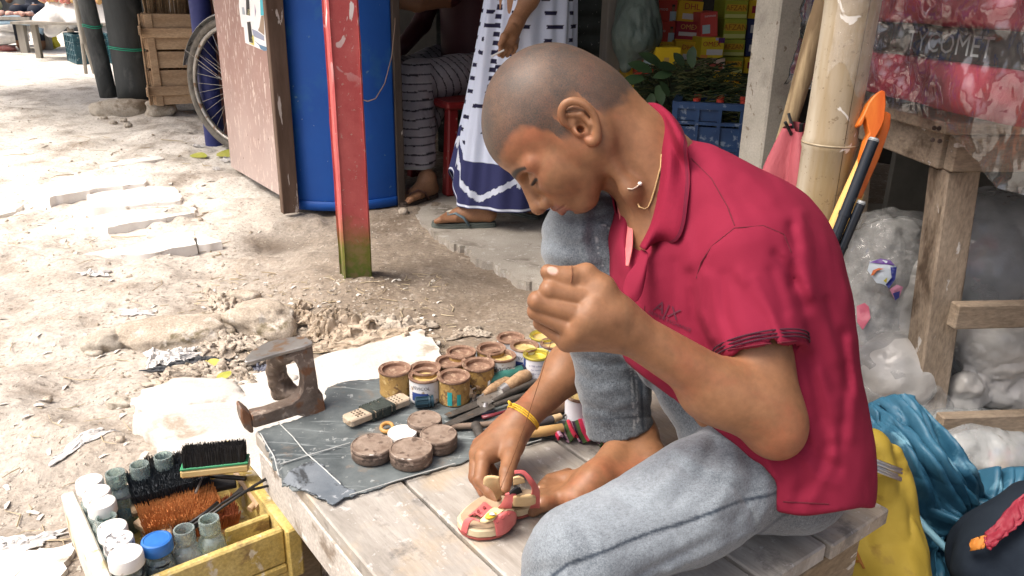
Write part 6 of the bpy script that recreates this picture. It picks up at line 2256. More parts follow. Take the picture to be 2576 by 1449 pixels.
tag(mb.build('brown_ring',mat('amber_ring',(.40,.20,.05),(.5,.28,.09),rough=.4),smooth=180),'small amber coloured ring lying next to the white cap','ring')
ka,kb = P(884,1068,TZ),P(1012,1018,TZ)
kd = (kb - ka).normalized()
card = thing('thread_card','perforated wooden card wound with dark green thread','card',(ka + kb) / 2)
Mk = frame((ka + kb) / 2 + Vector((0,0,.0095)),(0,0,1),kd)
KL = (kb - ka).length + .02
mb = MB()
pol = [(-KL / 2 + .004,-.015),(-KL / 2,-.010),(-KL / 2,.010),(-KL / 2 + .004,.015),(KL / 2 - .004,.015),(KL / 2,.010),(KL / 2,-.010),(KL / 2 - .004,-.015)]
mb.prism(pol,.013,Mk,-.0065)
mb.build('board',mat('pale_card_wood',(.40,.32,.23),(.52,.44,.34),sc=40,rough=.75,bump=.4,bsc=120,spots=(((.25,.19,.13),60,.6,.7),)),card,bevel=.002)
M_GTHR = mat('dark_green_thread',(.022,.030,.026),(.045,.058,.05),sc=100,rough=.7)
for k in range(22):
 x = -.022 + .0021 * k + rnd.uniform(-.0005,.0005)
 sk_ = rnd.uniform(-.004,.004)
 mb = MB()
 pts = [(x + sk_,-.0165,-.008),(x + sk_ * .6,-.0165,.0080),(x - sk_ * .6,.0165,.0080),(x - sk_,.0165,-.008),(x + sk_,-.0165,-.008)]
 w = []
 for p0_,p1_ in zip(pts[:-1],pts[1:]):
  w += [Mk @ Vector(p0_).lerp(Vector(p1_),i / 3) for i in range(3)]
 mb.tube(w + [w[0]],.0013,5,cap=False)
 mb.build('winding',M_GTHR,card,smooth=180)
hmat = mat('dark_hole',(.05,.035,.025),rough=.9)
for sx in (-1,1):
 for i in range(3):
  for j in range(4):
   p = Mk @ Vector((sx * (.031 + .0065 * i),-.0098 + .0065 * j,.0067))
   MB().lathe([(0,.0002),(.0018,.0002),(.0018,0)],8,Matrix.Translation(p)).build('hole',hmat,card)
M_IRON = mat('worn_dark_iron',(.075,.068,.06),(.16,.148,.135),sc=40,rough=.5,metal=.55,bump=.3,bsc=160,spots=(((.20,.12,.07),40,.6,.7),))
M_BRIGHT = mat('bright_steel',(.45,.45,.44),(.60,.60,.59),sc=40,rough=.3,metal=.8,spots=(((.25,.23,.2),60,.62,.7),))
M_HANDLE = mat('worn_tool_wood',(.30,.185,.10),(.45,.31,.19),sc=24,rough=.55,stretch=(1,1,1),bump=.3,bsc=90,fine=.2,spots=(((.16,.095,.05),30,.60,.72),),hue=.12)
M_TEALH = mat('teal_handle',(.03,.145,.125),(.055,.21,.18),sc=24,rough=.45,spots=(((.30,.33,.31),50,.68,.73),))
def T3(px,py,dz=.006):
 return P(px,py,TZ + dz)
def tool(name,label,cat,parts):
 a = parts[0][1][0]
 t = thing(name,label,cat,Vector((a.x,a.y,TZ)))
 for (nm,pts,rs,m_,flat_) in parts:
  mb = MB()
  mb.tube(pts,rs,12,flat=flat_,up=(0,0,1))
  mb.build(nm,m_,t,smooth=50)
 return t
tool('screwdriver','long screwdriver with a teal handle lying across the tools','screwdriver',
 [('shaft',[T3(1082,992,.011),T3(1160,976,.013),T3(1224,962,.016)],[.0032,.0038,.0038],M_IRON,1.),
 ('collar',[T3(1222,962,.016),T3(1228,961,.016)],[.0125,.0120],mat('pale_collar',(.50,.55,.55),rough=.35),1.),
 ('grip',[T3(1228,961,.016),T3(1240,958,.016),T3(1262,950,.016),T3(1290,940,.016),T3(1312,934,.016),T3(1318,933,.016)],[.0085,.0105,.0125,.0125,.0120,.006],M_TEALH,1.),
 ('grip_end',[T3(1312,934,.016),T3(1322,932,.016),T3(1336,928,.015)],[.0124,.0126,.009],mat('navy_grip_end',(.012,.016,.035),rough=.4),1.)])
tool('awl','wooden awl handle lying behind the screwdriver collar','awl',[('handle',[T3(1196,976,.012),T3(1215,966,.014),T3(1236,955,.014)],[.006,.0085,.0075],M_HANDLE,1.),('spike',[T3(1150,1000,.006),T3(1196,976,.012)],[.0008,.002],M_BRIGHT,1.)])
tool('awl','long wooden awl handle lying along the teal grip','awl',[('handle',[T3(1216,992,.010),T3(1240,976,.013),T3(1270,958,.014),T3(1278,954,.014)],[.0045,.0085,.0088,.006],M_HANDLE,1.),('spike',[T3(1186,1010,.005),T3(1216,992,.010)],[.0008,.0022],M_BRIGHT,1.)])
tool('leather_knife','round bladed leather knife with a thick wooden handle','knife',
 [('handle',[T3(1272,976,.014),T3(1290,964,.016),T3(1312,950,.017),T3(1326,944,.016),T3(1330,941,.016)],[.0095,.0115,.0130,.0115,.006],M_HANDLE,1.),
 ('ferrule',[T3(1258,985,.011),T3(1274,975,.014)],[.0090,.0105],M_BRIGHT,1.)])
kt = bpy.data.objects['leather_knife']
mb = MB()
bl_ = [(1262,974),(1272,988),(1250,1004),(1228,1018),(1208,1024),(1200,1016),(1200,1002),(1210,992),(1234,982)]
mb.add([T3(x,y,.008) for x,y in bl_] + [T3(x,y,.0095) for x,y in bl_],[tuple(range(9))[::-1],tuple(range(9,18))] + [(i,(i + 1) % 9,9 + (i + 1) % 9,9 + i) for i in range(9)])
mb.build('blade',M_BRIGHT,kt)
bt_a,bt_b = T3(1130,1003,.011),T3(1186,986,.011)
bd2 = (bt_b - bt_a)
Mb_ = frame(bt_a,bd2,(0,0,1))
LB = bd2.length
t = thing('carved_bobbin','pale carved wooden bobbin with a waist between the tins','bobbin',Vector((bt_a.x,bt_a.y,TZ)))
MB().lathe([(0,0),(.0105,0),(.0115,.004),(.0105,LB * .30),(.0075,LB * .48),(.0080,LB * .60),(.0105,LB * .80),(.0100,LB * .95),(.006,LB),(0,LB)],9,Mb_).build('body',mat('pale_carved_wood',(.56,.42,.26),(.66,.54,.38),sc=30,rough=.6,bump=.4,bsc=80),t,smooth=30)
MB().lathe([(0,-.004),(.009,-.004),(.0115,-.002),(.0115,.001),(0,.001)],12,Mb_).build('dark_end',mat('dark_wood_end',(.10,.06,.035),rough=.7),t)
t = thing('film_spool','small dark blue plastic spool standing in front of the labelled tin','spool',T3(1066,1012,0))
sa,sb = T3(1044,1012,.0105),T3(1090,1008,.0105)
Ms_ = frame(sa,sb - sa,(0,0,1))
LS = (sb - sa).length
MB().lathe([(0,0),(.0085,0),(.0088,.002),(.0085,.003),(.0085,LS * .72),(.0105,LS * .74),(.0108,LS * .80),(.0085,LS * .82),(.0085,LS * .90),(.0105,LS * .92),(.0105,LS),(.003,LS + .001),(0,LS + .001)],16,Ms_).build('body',mat('dark_blue_plastic',(.010,.028,.045),(.02,.05,.07),rough=.35),t,smooth=30)
for k in range(8):
 a = 2 * math.pi * k / 8
 mb = MB()
 mb.box((.0088 * math.cos(a),.0088 * math.sin(a),LS * .38),(.002,.002,LS * .62),Ms_)
 mb.build('rib',mat('dark_blue_plastic',(.010,.028,.045),(.02,.05,.07),rough=.35),t)
mb = MB()
sp0 = T3(1193,1010,.004)
mb.tube([sp0 + Vector((.0035 * math.cos(i * .8),.0035 * math.sin(i * .8),.0004 * i)) for i in range(44)],.0007,5)
tag(mb.build('coil_spring',M_IRON,smooth=180),'tiny coil spring standing beside the round knife blade','spring')
sc_t = thing('shears','long rusty leather shears lying between the tins and the wrist','shears',T3(1210,1040,0))
def blade(pts,th,m_,nm,dz=.004):
 mb = MB()
 n_ = len(pts)
 mb.add([T3(x,y,dz) for x,y in pts] + [T3(x,y,dz + th) for x,y in pts],[tuple(range(n_))[::-1],tuple(range(n_,2 * n_))] + [(i,(i + 1) % n_,n_ + (i + 1) % n_,n_ + i) for i in range(n_)])
 return mb.build(nm,m_,sc_t,bevel=.0008)
blade([(1094,1080),(1130,1058),(1200,1026),(1236,1016),(1246,1024),(1210,1042),(1150,1066)],.005,M_IRON,'blade',.006)
blade([(1116,1042),(1180,1014),(1240,996),(1244,1004),(1190,1028),(1130,1050)],.005,M_IRON,'blade',.003)
MB().tube([T3(1240,1010,.008),T3(1275,992,.009),T3(1320,972,.009),T3(1350,960,.008)],[.004,.0055,.006,.006],10).build('handle',M_IRON,sc_t,smooth=50)
MB().tube([T3(1242,1020,.008),T3(1290,1004,.009),T3(1340,990,.009),T3(1380,978,.008)],[.004,.0055,.006,.006],10).build('handle',M_IRON,sc_t,smooth=50)
MB().lathe([(0,.006),(.003,.006),(.0045,.003),(.006,0)],10,Matrix.Translation(T3(1221,1020,.011))).build('pivot',M_BRIGHT,sc_t,smooth=50)
tb_ = thing('toothbrush','old maroon toothbrush with dark bristles','brush',T3(1225,1060,0))
MB().tube([T3(1213,1050,.012),T3(1240,1044,.012),T3(1275,1034,.010),T3(1330,1015,.007)],[.0045,.0045,.0032,.004],8,flat=.6,up=(0,0,1)).build('handle',mat('maroon_plastic',(.13,.022,.032),(.19,.04,.05),rough=.35),tb_,smooth=180)
br_ = MB()
for i in range(9):
 for j in range(3):
  p = T3(1214 + 3.4 * i,1056 - .9 * i + 1.5 * j,0)
  br_.tube([p + Vector((0,.003 * j,.001)),p + Vector((0,.003 * j + .002,.011))],[.0016,.0013],5)
o = br_.build('bristles',mat('dark_bristle',(.012,.014,.03),rough=.6),tb_)
o['kind'] = 'stuff'
tool('rasp','thick brown wooden handle lying behind the wrist','handle',[('handle',[T3(1330,1052,.012),T3(1365,1036,.015),T3(1410,1018,.016),T3(1444,1008,.015)],[.008,.0125,.0140,.0130],mat('dark_brown_wood',(.145,.078,.042),(.24,.145,.085),sc=24,rough=.5,bump=.3,bsc=80),1.),('tang',[T3(1290,1064,.008),T3(1330,1052,.012)],[.003,.004],M_IRON,1.)])
tool('graver','slim dark tool with a cork grip beside the thick brown handle','tool',[('grip',[T3(1330,1070,.009),T3(1360,1062,.010),T3(1390,1055,.010)],[.0065,.0075,.0070],mat('dark_wrapped_grip',(.045,.042,.05),(.09,.085,.09),sc=40,rough=.6),1.),('cork',[T3(1390,1055,.010),T3(1410,1048,.010)],[.0070,.0060],mat('cork',(.50,.36,.20),(.6,.46,.28),sc=60,rough=.8),1.),('tip',[T3(1410,1048,.010),T3(1446,1038,.008)],[.002,.0015],M_IRON,1.)])
tool('iron_rod','thin rusty iron rod lying from the ribbed polish tin towards the wrist','rod',[('rod',[T3(1122,1074,.006),T3(1200,1070,.006),T3(1290,1060,.006)],[.0048,.0052,.0050],mat('rusty_rod',(.14,.10,.075),(.23,.175,.135),sc=40,rough=.7,bump=.3),1.)])
hm = thing('hammer','small hammer with a yellow wooden handle, its head under the wrist','hammer',T3(1220,1096,0))
MB().tube([T3(1222,1100,.010),T3(1300,1094,.010),T3(1360,1086,.010),T3(1415,1078,.010)],[.0055,.0070,.0085,.0085],12).build('handle',mat('hammer_wood',(.46,.27,.095),(.56,.36,.16),sc=24,rough=.45,bump=.2),hm,smooth=60)
MB().tube([T3(1197,1070,.009),T3(1205,1090,.010),T3(1218,1112,.009)],[.0085,.0080,.0085],12).build('head',M_IRON,hm,smooth=40)
for k,(a,b_) in enumerate([((1212,1082),(1262,1068)),((1206,1100),(1250,1084)),((1150,1030),(1240,1000))]):
 tool('needle',['thin bright needle lying beside the hammer head','short bright needle lying next to the hammer handle','long bright needle lying behind the shears'][k],'needle',[('shaft',[T3(*a,.004),T3(*b_,.005)],[.0014,.0016],M_BRIGHT,1.)])
def stripe_sheet():
 rows = [[(1398,1074,1.30),(1430,1056,1.30),(1480,1050,1.31),(1560,1060,1.33)],[(1402,1092,1.285),(1440,1082,1.28),(1490,1082,1.285),(1560,1094,1.29)],[(1408,1102,1.275),(1450,1100,1.275),(1510,1112,1.265),(1556,1120,1.26)]]
 R1 = [[P(x,y,TZ + .012 - .003 * i) for x,y,_ in r] for i,r in enumerate(rows)]
 n_,m_ = 120,24
 def bez(ps,t):
  ps = np.array([A(p) for p in ps])
  k = len(ps) - 1
  x = np.clip(t * k,0,k - 1e-6)
  i = x.astype(int)
  f = smooth01(x - i)[:,None]
  return ps[i] * (1 - f) + ps[i + 1] * f
 G0 = np.array([bez(r,np.linspace(0,1,n_)) for r in R1])
 G_ = np.array([bez(G0[:,j],np.linspace(0,1,m_)) for j in range(n_)]).transpose(1,0,2)
 u_ = np.linspace(0,1,n_)
 G_[...,2] += .006 * np.sin(u_ * 25)[None] * np.linspace(.3,1,m_)[:,None] - .004
 pal = [(.50,.02,.07),(.58,.36,.48),(.04,.012,.04),(.58,.36,.48),(.045,.085,.025),(.045,.085,.025),(.52,.03,.07),(.52,.03,.07),(.58,.36,.48),(.04,.012,.04),(.045,.085,.025)]
 ci = (u_ * 22).astype(int) % len(pal)
 c = np.array(pal)[ci]
 cols_ = np.tile(c[None],(m_,1,1))
 return G_,cols_
G_,c_ = stripe_sheet()
o = gridmesh('striped_cloth',G_,mat('striped_rag',(.5,.5,.5),vcol='Col',rough=.9,bump=.3,bsc=300),cols=c_,solid=.003)
tag(o,'pink, green and crimson striped rag bunched under the raised trouser hem','cloth')
an = thing('shoe_anvil',"rusty three armed iron shoemaker's anvil at the platform corner",'anvil',P(720,1050,PT))
M_ANV = mat('rusty_cast_iron',(.115,.085,.066),(.24,.19,.155),sc=26,rough=.62,metal=.25,bump=.6,bsc=110,spots=(((.36,.30,.25),50,.62,.70),((.20,.10,.055),30,.58,.68)),bdist=.003)
M_ANVT = mat('polished_iron_top',(.26,.25,.235),(.40,.385,.36),sc=20,rough=.36,metal=.6,spots=(((.30,.20,.13),26,.56,.68),))
def azoom(x,y):
 return (940 + x / 3.151) * .6289,(1300 + y / 3.150) * .6289
AB,AC = P(*azoom(1140,1104),PT + .004),P(*azoom(240,1330),PT + .002)
aD = (AC - AB); aD.z = 0
aD.normalize()
aNn = Vector((-aD.y,aD.x,0))
if aNn.y < 0: aNn = -aNn                             # away from the lens
def AP(x,y,off=0.0):                               # on the upright plane of the casting
 d = ray(*azoom(x,y))
 p0 = AB + aNn * off
 return CAM + d * ((p0 - CAM).dot(aNn) / d.dot(aNn))
def slabpoly(nm,pts,th,m_,bev=.003):
 w = [AP(x,y) for x,y in pts]
 n__ = len(w)
 mb = MB()
 mb.add(w + [p + aNn * th for p in w],[tuple(range(n__)),tuple(range(2 * n__ - 1,n__ - 1,-1))] + [(i,n__ + i,n__ + (i + 1) % n__,(i + 1) % n__) for i in range(n__)])
 return mb.build(nm,m_,an,bevel=bev,smooth=40)
slabpoly('web',[(640,402),(800,300),(975,240),(992,400),(1040,700),(1058,850),(1105,868),(1150,1085),(1140,1104),(1000,1150),(900,1165),(820,1150),(800,1140),(590,1205),(262,1300),(225,1290),(212,1142),(400,1102),(600,1032),(720,992),(800,925),(850,840),(866,740),(850,620),(800,510),(735,450)],.026,M_ANV)
slabpoly('end_plate',[(72,1062),(110,1070),(196,1140),(214,1160),(240,1365),(205,1372),(112,1300),(80,1180)],.036,M_ANV,.004)
ab = Body()
ab.chain([AP(850,850,.030),AP(760,890,.045),AP(640,830,.060),AP(560,720,.064),(AP(520,560,.060)),AP(520,440,.045),AP(640,390,.022),AP(760,330,.012)],[.010,.0135,.0150,.0155,.0150,.0135,.012,.010],.012)
ab.box(AP(575,850,.070),(.012,.010,.005),np.array([aD,aNn,(0,0,1)]),.003,.006)
ab.post = lambda p,d: d - .0012 * fbm(p * 60,3,15)
skin('rear_arm',ab,.0024,M_ANV,an)
eA,eB = AP(985,222),AP(118,458)
eD = (eB - eA).normalized()
pn = eD.cross(aNn).normalized()
top_w = []
for (x,y) in [(115,455),(130,415),(200,330),(300,262),(430,205),(560,172),(700,150),(830,135),(900,150),(955,185),(985,212),(975,225),(880,262),(720,305),(560,345),(400,392),(260,435),(150,462)]:
 d = ray(*azoom(x,y))
 top_w.append(CAM + d * ((eA - CAM).dot(pn) / d.dot(pn)))
n_ = len(top_w)
mb = MB()
mb.add(top_w + [p - Vector((0,0,.007)) for p in top_w],[tuple(range(n_)),tuple(range(2 * n_ - 1,n_ - 1,-1))] + [(i,n_ + i,n_ + (i + 1) % n_,(i + 1) % n_) for i in range(n_)])
mb.build('sole_plate',M_ANVT,an,bevel=.0015)
sd_ = thing('sandal','small pink and tan child sandal held on the planks under the fingers','sandal',P(1255,1310,PT))
M_SOLE_C = mat('cream_sole',(.56,.46,.30),(.64,.55,.38),sc=30,rough=.6,bump=.2,bsc=100)
M_SOLE_R = mat('red_outsole',(.26,.05,.04),(.34,.10,.08),sc=30,rough=.7)
M_TAN = mat('tan_leather',(.52,.36,.18),(.60,.44,.24),sc=30,rough=.5,bump=.2,bsc=200)
M_PINK = mat('pink_leather',(.52,.10,.105),(.58,.15,.145),sc=30,rough=.42,bump=.15,bsc=200)
M_INS = mat('insole_suede',(.36,.27,.175),(.44,.34,.23),sc=40,rough=.85)
def szoom(x,y):
 return 1069.2 + x * .3055,1006.3 + y * .3055
out_px = [(268,1040),(270,1075),(300,1115),(350,1145),(430,1165),(540,1160),(620,1140),(690,1095),(735,1040),(752,990),(800,985),(870,960),(930,925),(958,885),(945,850),(900,820),(840,810),(760,830),(680,850),(600,830),(520,850),(440,880),(370,930),(310,985)]
SZ0 = PT + .002
low_ = [P(*szoom(x,y),SZ0) for x,y in out_px]
def sole(h0,h1,m_,nm,sh=1.0):
 c = sum(low_,Vector()) / len(low_)
 lp = [c + (p - c) * sh for p in low_]
 n__ = len(lp)
 mb = MB()
 def heel_lift(p):
  return 0.0
 mb.add([Vector((p.x,p.y,h0)) for p in lp] + [Vector((p.x,p.y,h1)) for p in lp],[tuple(range(n__)),tuple(range(2 * n__ - 1,n__ - 1,-1))] + [(i,n__ + i,n__ + (i + 1) % n__,(i + 1) % n__) for i in range(n__)])
 return mb.build(nm,m_,sd_,bevel=.0015,smooth=40)
sole(SZ0,SZ0 + .005,M_SOLE_R,'outsole',.99)
sole(SZ0 + .005,SZ0 + .0165,M_SOLE_C,'midsole',1.0)
sole(SZ0 + .0167,SZ0 + .0185,M_INS,'insole',.93)
IZ = SZ0 + .0185
def strap(rows,m_,nm,n__=16,k_=8,th=.0022):
 """rows of (zoom x, zoom y, height above the platform)"""
 R0 = [[A(P(*szoom(x,y),PT + z)) for x,y,z in r] for r in rows]
 def interp(ps,t):
  ps = np.array(ps)
  k = len(ps) - 1
  x = np.clip(t * k,0,k - 1e-6)
  i = x.astype(int)
  f = (x - i)[:,None]
  p0,p1,p2,p3 = ps[np.maximum(i - 1,0)],ps[i],ps[i + 1],ps[np.minimum(i + 2,k)]
  return .5 * (2 * p1 + (p2 - p0) * f + (2 * p0 - 5 * p1 + 4 * p2 - p3) * f ** 2 + (3 * p1 - p0 - 3 * p2 + p3) * f ** 3)
 a_ = np.array([interp(r,np.linspace(0,1,n__)) for r in R0])
 G_ = np.array([interp(a_[:,j],np.linspace(0,1,k_)) for j in range(n__)]).transpose(1,0,2)
 return gridmesh(nm,G_,m_,sd_,solid=th)
strap([[(585,1115,.012),(570,1010,.032),(560,985,.034)],[(660,1090,.012),(640,960,.040),(600,950,.040)],[(738,1010,.012),(745,930,.036),(690,905,.044)]],M_PINK,'toe_strap')
strap([[(300,1075,.012),(320,1000,.026),(370,975,.032),(440,1000,.034)],[(350,1100,.010),(370,1020,.026),(400,990,.034),(450,1005,.036)]],M_PINK,'toe_strap')
strap([[(320,975,.014),(400,930,.030),(460,960,.036)],[(420,890,.014),(480,870,.034),(540,910,.040)],[(470,845,.014),(500,840,.030),(545,880,.040)]],M_PINK,'toe_strap')
strap([[(440,1000,.036),(500,1010,.037),(560,995,.037)],[(480,960,.040),(540,960,.042),(600,950,.042)],[(530,905,.042),(590,905,.044),(650,905,.044)],[(570,880,.044),(630,890,.046),(700,895,.046)]],mat('cream_leather',(.62,.50,.26),(.70,.58,.34),sc=30,rough=.5),'vamp_panel')
strap([[(510,945,.0435),(545,935,.0445),(590,935,.0445)],[(495,975,.041),(530,985,.041),(580,965,.042)]],mat('gold_badge',(.55,.36,.03),rough=.35),'badge',th=.003)
strap([[(535,938,.0465),(555,930,.0475),(575,935,.047)],[(535,948,.0455),(555,952,.0455),(572,945,.0455)]],mat('white_badge',(.7,.66,.7),rough=.4),'badge_centre',th=.003)
strap([[(600,890,.046),(660,895,.047),(715,895,.046)],[(640,830,.062),(680,830,.066),(722,840,.066)],[(660,780,.078),(700,770,.082),(750,780,.080)]],M_PINK,'instep_strap')
strap([[(725,860,.060),(725,800,.076),(735,785,.080)],[(800,860,.056),(800,800,.076),(805,782,.080)],[(870,850,.052),(880,795,.076),(880,780,.080)],[(900,840,.050),(908,810,.066),(900,795,.074)]],M_TAN,'velcro_tab',th=.003)
strap([[(862,890,.014),(868,800,.045),(878,740,.065),(856,680,.080),(800,612,.094),(735,602,.096)],[(942,885,.014),(946,800,.045),(930,720,.065),(892,650,.086),(815,580,.098),(735,578,.100)]],M_PINK,'heel_strap',n__=30,th=.003)
strap([[(725,632,.092),(770,622,.094),(815,640,.090)],[(725,690,.080),(770,682,.082),(822,666,.084)]],M_TAN,'heel_lining',th=.003)
strap([[(478,682,.078),(490,632,.088),(545,618,.092),(614,628,.092)],[(540,728,.066),(560,702,.072),(590,690,.074),(614,690,.074)],[(585,818,.022),(602,792,.030),(620,772,.034),(634,760,.036)]],M_TAN,'tongue',th=.003)
strap([[(690,880,.020),(760,880,.020),(860,890,.018)],[(720,850,.055),(790,860,.052),(870,870,.044)]],M_INS,'quarter_lining',th=.003)
strap([[(690,760,.082),(740,715,.094),(780,715,.092)],[(720,775,.076),(760,760,.080),(795,745,.080)]],mat('black_elastic',(.012,.012,.016),rough=.9),'elastic',th=.003)
for (x,y) in [(488,888),(440,918),(410,945),(688,938),(640,972),(596,1004)]:
 q = P(*szoom(x,y),PT + (.0385 if x < 500 else .042))
 MB().lathe([(0,.0022),(.0022,.0022),(.0022,0)],8,frame(q,(-.1,-.55,.8))).build('punched_hole',mat('dark_pink_hole',(.20,.03,.03),rough=.8),sd_)
bD = Vector((.615,-.788,0)).normalized()
bN = Vector((-bD.y,bD.x,0))
if bN.x < 0: bN = -bN
A0 = P(738,1319,.20)
dA,nA = A0.dot(bD),A0.dot(bN)
BW,BL = .268,.305
Ob = bD * (dA - BL) + bN * (nA - BW)                # rear left corner
def BX(d,n,z):
 return Vector((Ob.x,Ob.y,0)) + bD * d + bN * n + Vector((0,0,z))
M_BOX = mat('yellow_painted_box',(.46,.33,.085),(.58,.46,.18),sc=14,rough=.7,bump=.4,bsc=70,stretch=(1,1,1),spots=(((.24,.16,.07),16,.60,.72),((.62,.55,.40),24,.64,.72)),fine=.22)
M_BOXW = mat('bleached_box_wood',(.60,.56,.48),(.70,.66,.58),sc=14,rough=.75,bump=.3,bsc=70,spots=(((.42,.34,.2),20,.62,.72),))
sbx = thing('shoeshine_box','open yellow wooden shoe polish box full of jars and brushes','box',BX(BL / 2,BW / 2,0))
def bbox(nm,d0,d1,n0,n1,z0,z1,m_=None,bev=.003):
 mb = MB()
 c = BX((d0 + d1) / 2,(n0 + n1) / 2,(z0 + z1) / 2)
 mb.box((0,0,0),(abs(d1 - d0),abs(n1 - n0),z1 - z0),frame(c,(0,0,1),bD))
 return mb.build(nm,m_ or M_BOX,sbx,bevel=bev)
bbox('bottom',.0,BL - .0,.012,BW - .012,.105,.118)
bbox('side_wall',-.005,BL + .012,BW - .016,BW + .008,.108,.200)
bbox('side_wall',-.005,BL + .04,-.008,.013,.112,.196,M_BOXW)
bbox('front_wall',BL - .014,BL + .001,.0135,BW - .0165,.135,.199)
bbox('front_wall',BL - .012,BL + .004,.0135,BW - .0165,.1185,.1340)
bbox('rear_wall',.0,.014,.0135,BW - .0165,.118,.165)
bbox('partition',BL - .066,BL - .056,BW - .088,BW - .0165,.118,.192)
bbox('partition',BL - .30,BL - .0145,.0565,.0615,.118,.175,mat('black_divider',(.02,.022,.024),(.05,.05,.052),sc=30,rough=.6))
bbox('stand',BL - .12,BL - .03,BW - .15,BW - .03,.0,.1045)
bbox('stand',.05,.12,.05,BW - .05,.0,.1045)
def glass_mat(name,tint):
 T = NT(name)
 tr = T.n('ShaderNodeBsdfTransparent')
 tr.inputs['Color'].default_value = c4(tint)
 gl = T.n('ShaderNodeBsdfGlossy')
 gl.inputs['Roughness'].default_value = .06
 df = T.n('ShaderNodeBsdfDiffuse')
 df.inputs['Color'].default_value = (.66,.80,.78,1)
 tc = T.n('ShaderNodeTexCoord')
 nz = T.noise(tc.outputs['Object'],70,4,.6)
 bp = T.n('ShaderNodeBump')
 bp.inputs['Strength'].default_value = .4
 bp.inputs['Distance'].default_value = .002
 T.put(bp.inputs['Height'],nz)
 T.put(gl.inputs['Normal'],bp.outputs[0])
 lw = T.n('ShaderNodeLayerWeight')
 lw.inputs['Blend'].default_value = .35
 T.put(lw.inputs['Normal'],bp.outputs[0])
 m0 = T.n('ShaderNodeMixShader')
 T.put(m0.inputs[0],T.math('ADD',T.math('MULTIPLY',T.ramp(nz,.45,.65),.16),.24))
 T.put(m0.inputs[1],tr.outputs[0])
 T.put(m0.inputs[2],df.outputs[0])
 m1_ = T.n('ShaderNodeMixShader')
 T.put(m1_.inputs[0],T.math('ADD',T.math('MULTIPLY',lw.outputs['Fresnel'],.8),.04,True))
 T.put(m1_.inputs[1],m0.outputs[0])
 T.put(m1_.inputs[2],gl.outputs[0])
 T.put(T.out.inputs['Surface'],m1_.outputs[0])
 return T.m
M_GLASS = glass_mat('greenish_glass',(.80,.92,.90))
M_GLASSG = glass_mat('greyish_glass',(.84,.86,.86))
M_CAPW = mat('white_jar_cap',(.74,.73,.70),(.82,.81,.78),sc=60,rough=.5,spots=(((.50,.46,.40),60,.66,.72),))
M_CAPB = mat('blue_jar_cap',(.025,.14,.46),(.04,.19,.55),sc=40,rough=.35)
def jar(px,py,ztop,label,cap=None,fill=None,glass=None,w=.0195,group=None,fillh=.5):
 q = P(px,py,ztop)
 z0 = .119
 h = ztop - z0
 t = thing('jar',label,'jar',(q.x,q.y,z0),math.atan2(bD.y,bD.x),group)
 mb = MB()
 prof = [(.94,0),(1,.003),(1,h * .58),(.96,h * .66),(.80,h * .73),(.70,h * .76)]
 n = 24
 vs,fs = [],[]
 for (s_,z) in prof:
  sq = 1 if z < h * .6 else max(0,1 - (z - h * .6) / (h * .14))
  for k in range(n):
   a = 2 * math.pi * k / n
   c_,s2_ = math.cos(a),math.sin(a)
   f = (1 / max(abs(c_),abs(s2_))) ** (.62 * sq)
   vs.append(Vector((w * s_ * c_ * f,w * s_ * s2_ * f,z)))
 for i in range(len(prof) - 1):
  for k in range(n):
   fs.append((i * n + k,i * n + (k + 1) % n,(i + 1) * n + (k + 1) % n,(i + 1) * n + k))
 fs.append(tuple(range(n - 1,-1,-1)))
 mb.add(vs,fs)
 mb.build('body',glass or M_GLASS,t,local=True,smooth=50)
 rn = w * .82
 nk_ = MB()
 nk_.lathe([(w * .70,h * .76),(rn * .95,h * .80),(rn,h * .82),(rn * .93,h * .84),(rn,h * .87),(rn * .93,h * .89),(rn,h * .92),(rn * .94,h * .95),(rn * .99,h * .975),(rn * .95,h),(rn * .80,h),(rn * .76,h * .97),(rn * .76,h * .80)],24,cap=False)
 nk_.build('neck',glass or M_GLASS,t,local=True,smooth=60)
 if fill is not None:
  fb_ = MB()
  fb_.lathe([(0,.003),(w * .92,.003),(w * .94,h * fillh),(0,h * fillh)],16)
  fb_.build('contents',fill,t,local=True,smooth=40)
 if cap is not None:
  rc = w * 1.08
  mb = MB()
  prof = [(rc * .98,h * .86),(rc,h * .87),(rc,h * 1.0),(rc * .95,h * 1.035),(rc * .82,h * 1.045),(rc * .78,h * 1.035),(0,h * 1.035)]
  mb.lathe(prof,40,cap=False)
  mb.build('cap',cap,t,local=True,smooth=40)
  for k in range(20):
   pass
 return t
DKF = mat('black_polish_paste',(.012,.014,.018),(.03,.033,.04),sc=40,rough=.5)
BLF = mat('teal_dye',(.015,.10,.16),(.02,.14,.2),rough=.3)
GRF = mat('grey_powder',(.22,.20,.19),(.30,.28,.26),sc=60,rough=.9)
jar(225,1213,.232,'white capped jar at the rear corner of the polish box',M_CAPW,DKF)
jar(243,1241,.232,'white capped jar second from the rear corner of the polish box',M_CAPW,DKF)
jar(256,1268,.230,'white capped jar with a dented lid beside an uncapped jar',M_CAPW,DKF)
jar(266,1300,.224,'uncapped jar standing between white capped jars',None,mat('violet_ink',(.05,.03,.14),rough=.4),M_GLASS,fillh=.4)
jar(283,1330,.230,'white capped jar in front of the uncapped one',M_CAPW,DKF)
jar(298,1360,.230,'white capped jar with a flaking lid',mat('flaking_white_cap',(.70,.69,.66),(.78,.77,.74),sc=40,rough=.6,spots=(((.22,.22,.23),70,.52,.60),)),DKF)
jar(316,1398,.232,'large white capped jar at the front of its row, filled with black',M_CAPW,DKF,w=.022,fillh=.72)
jar(289,1188,.236,'open glass jar with teal dye at the rear of the polish box',None,BLF,fillh=.28)
jar(350,1168,.236,'empty open glass jar between two others at the rear of the box',None,None)
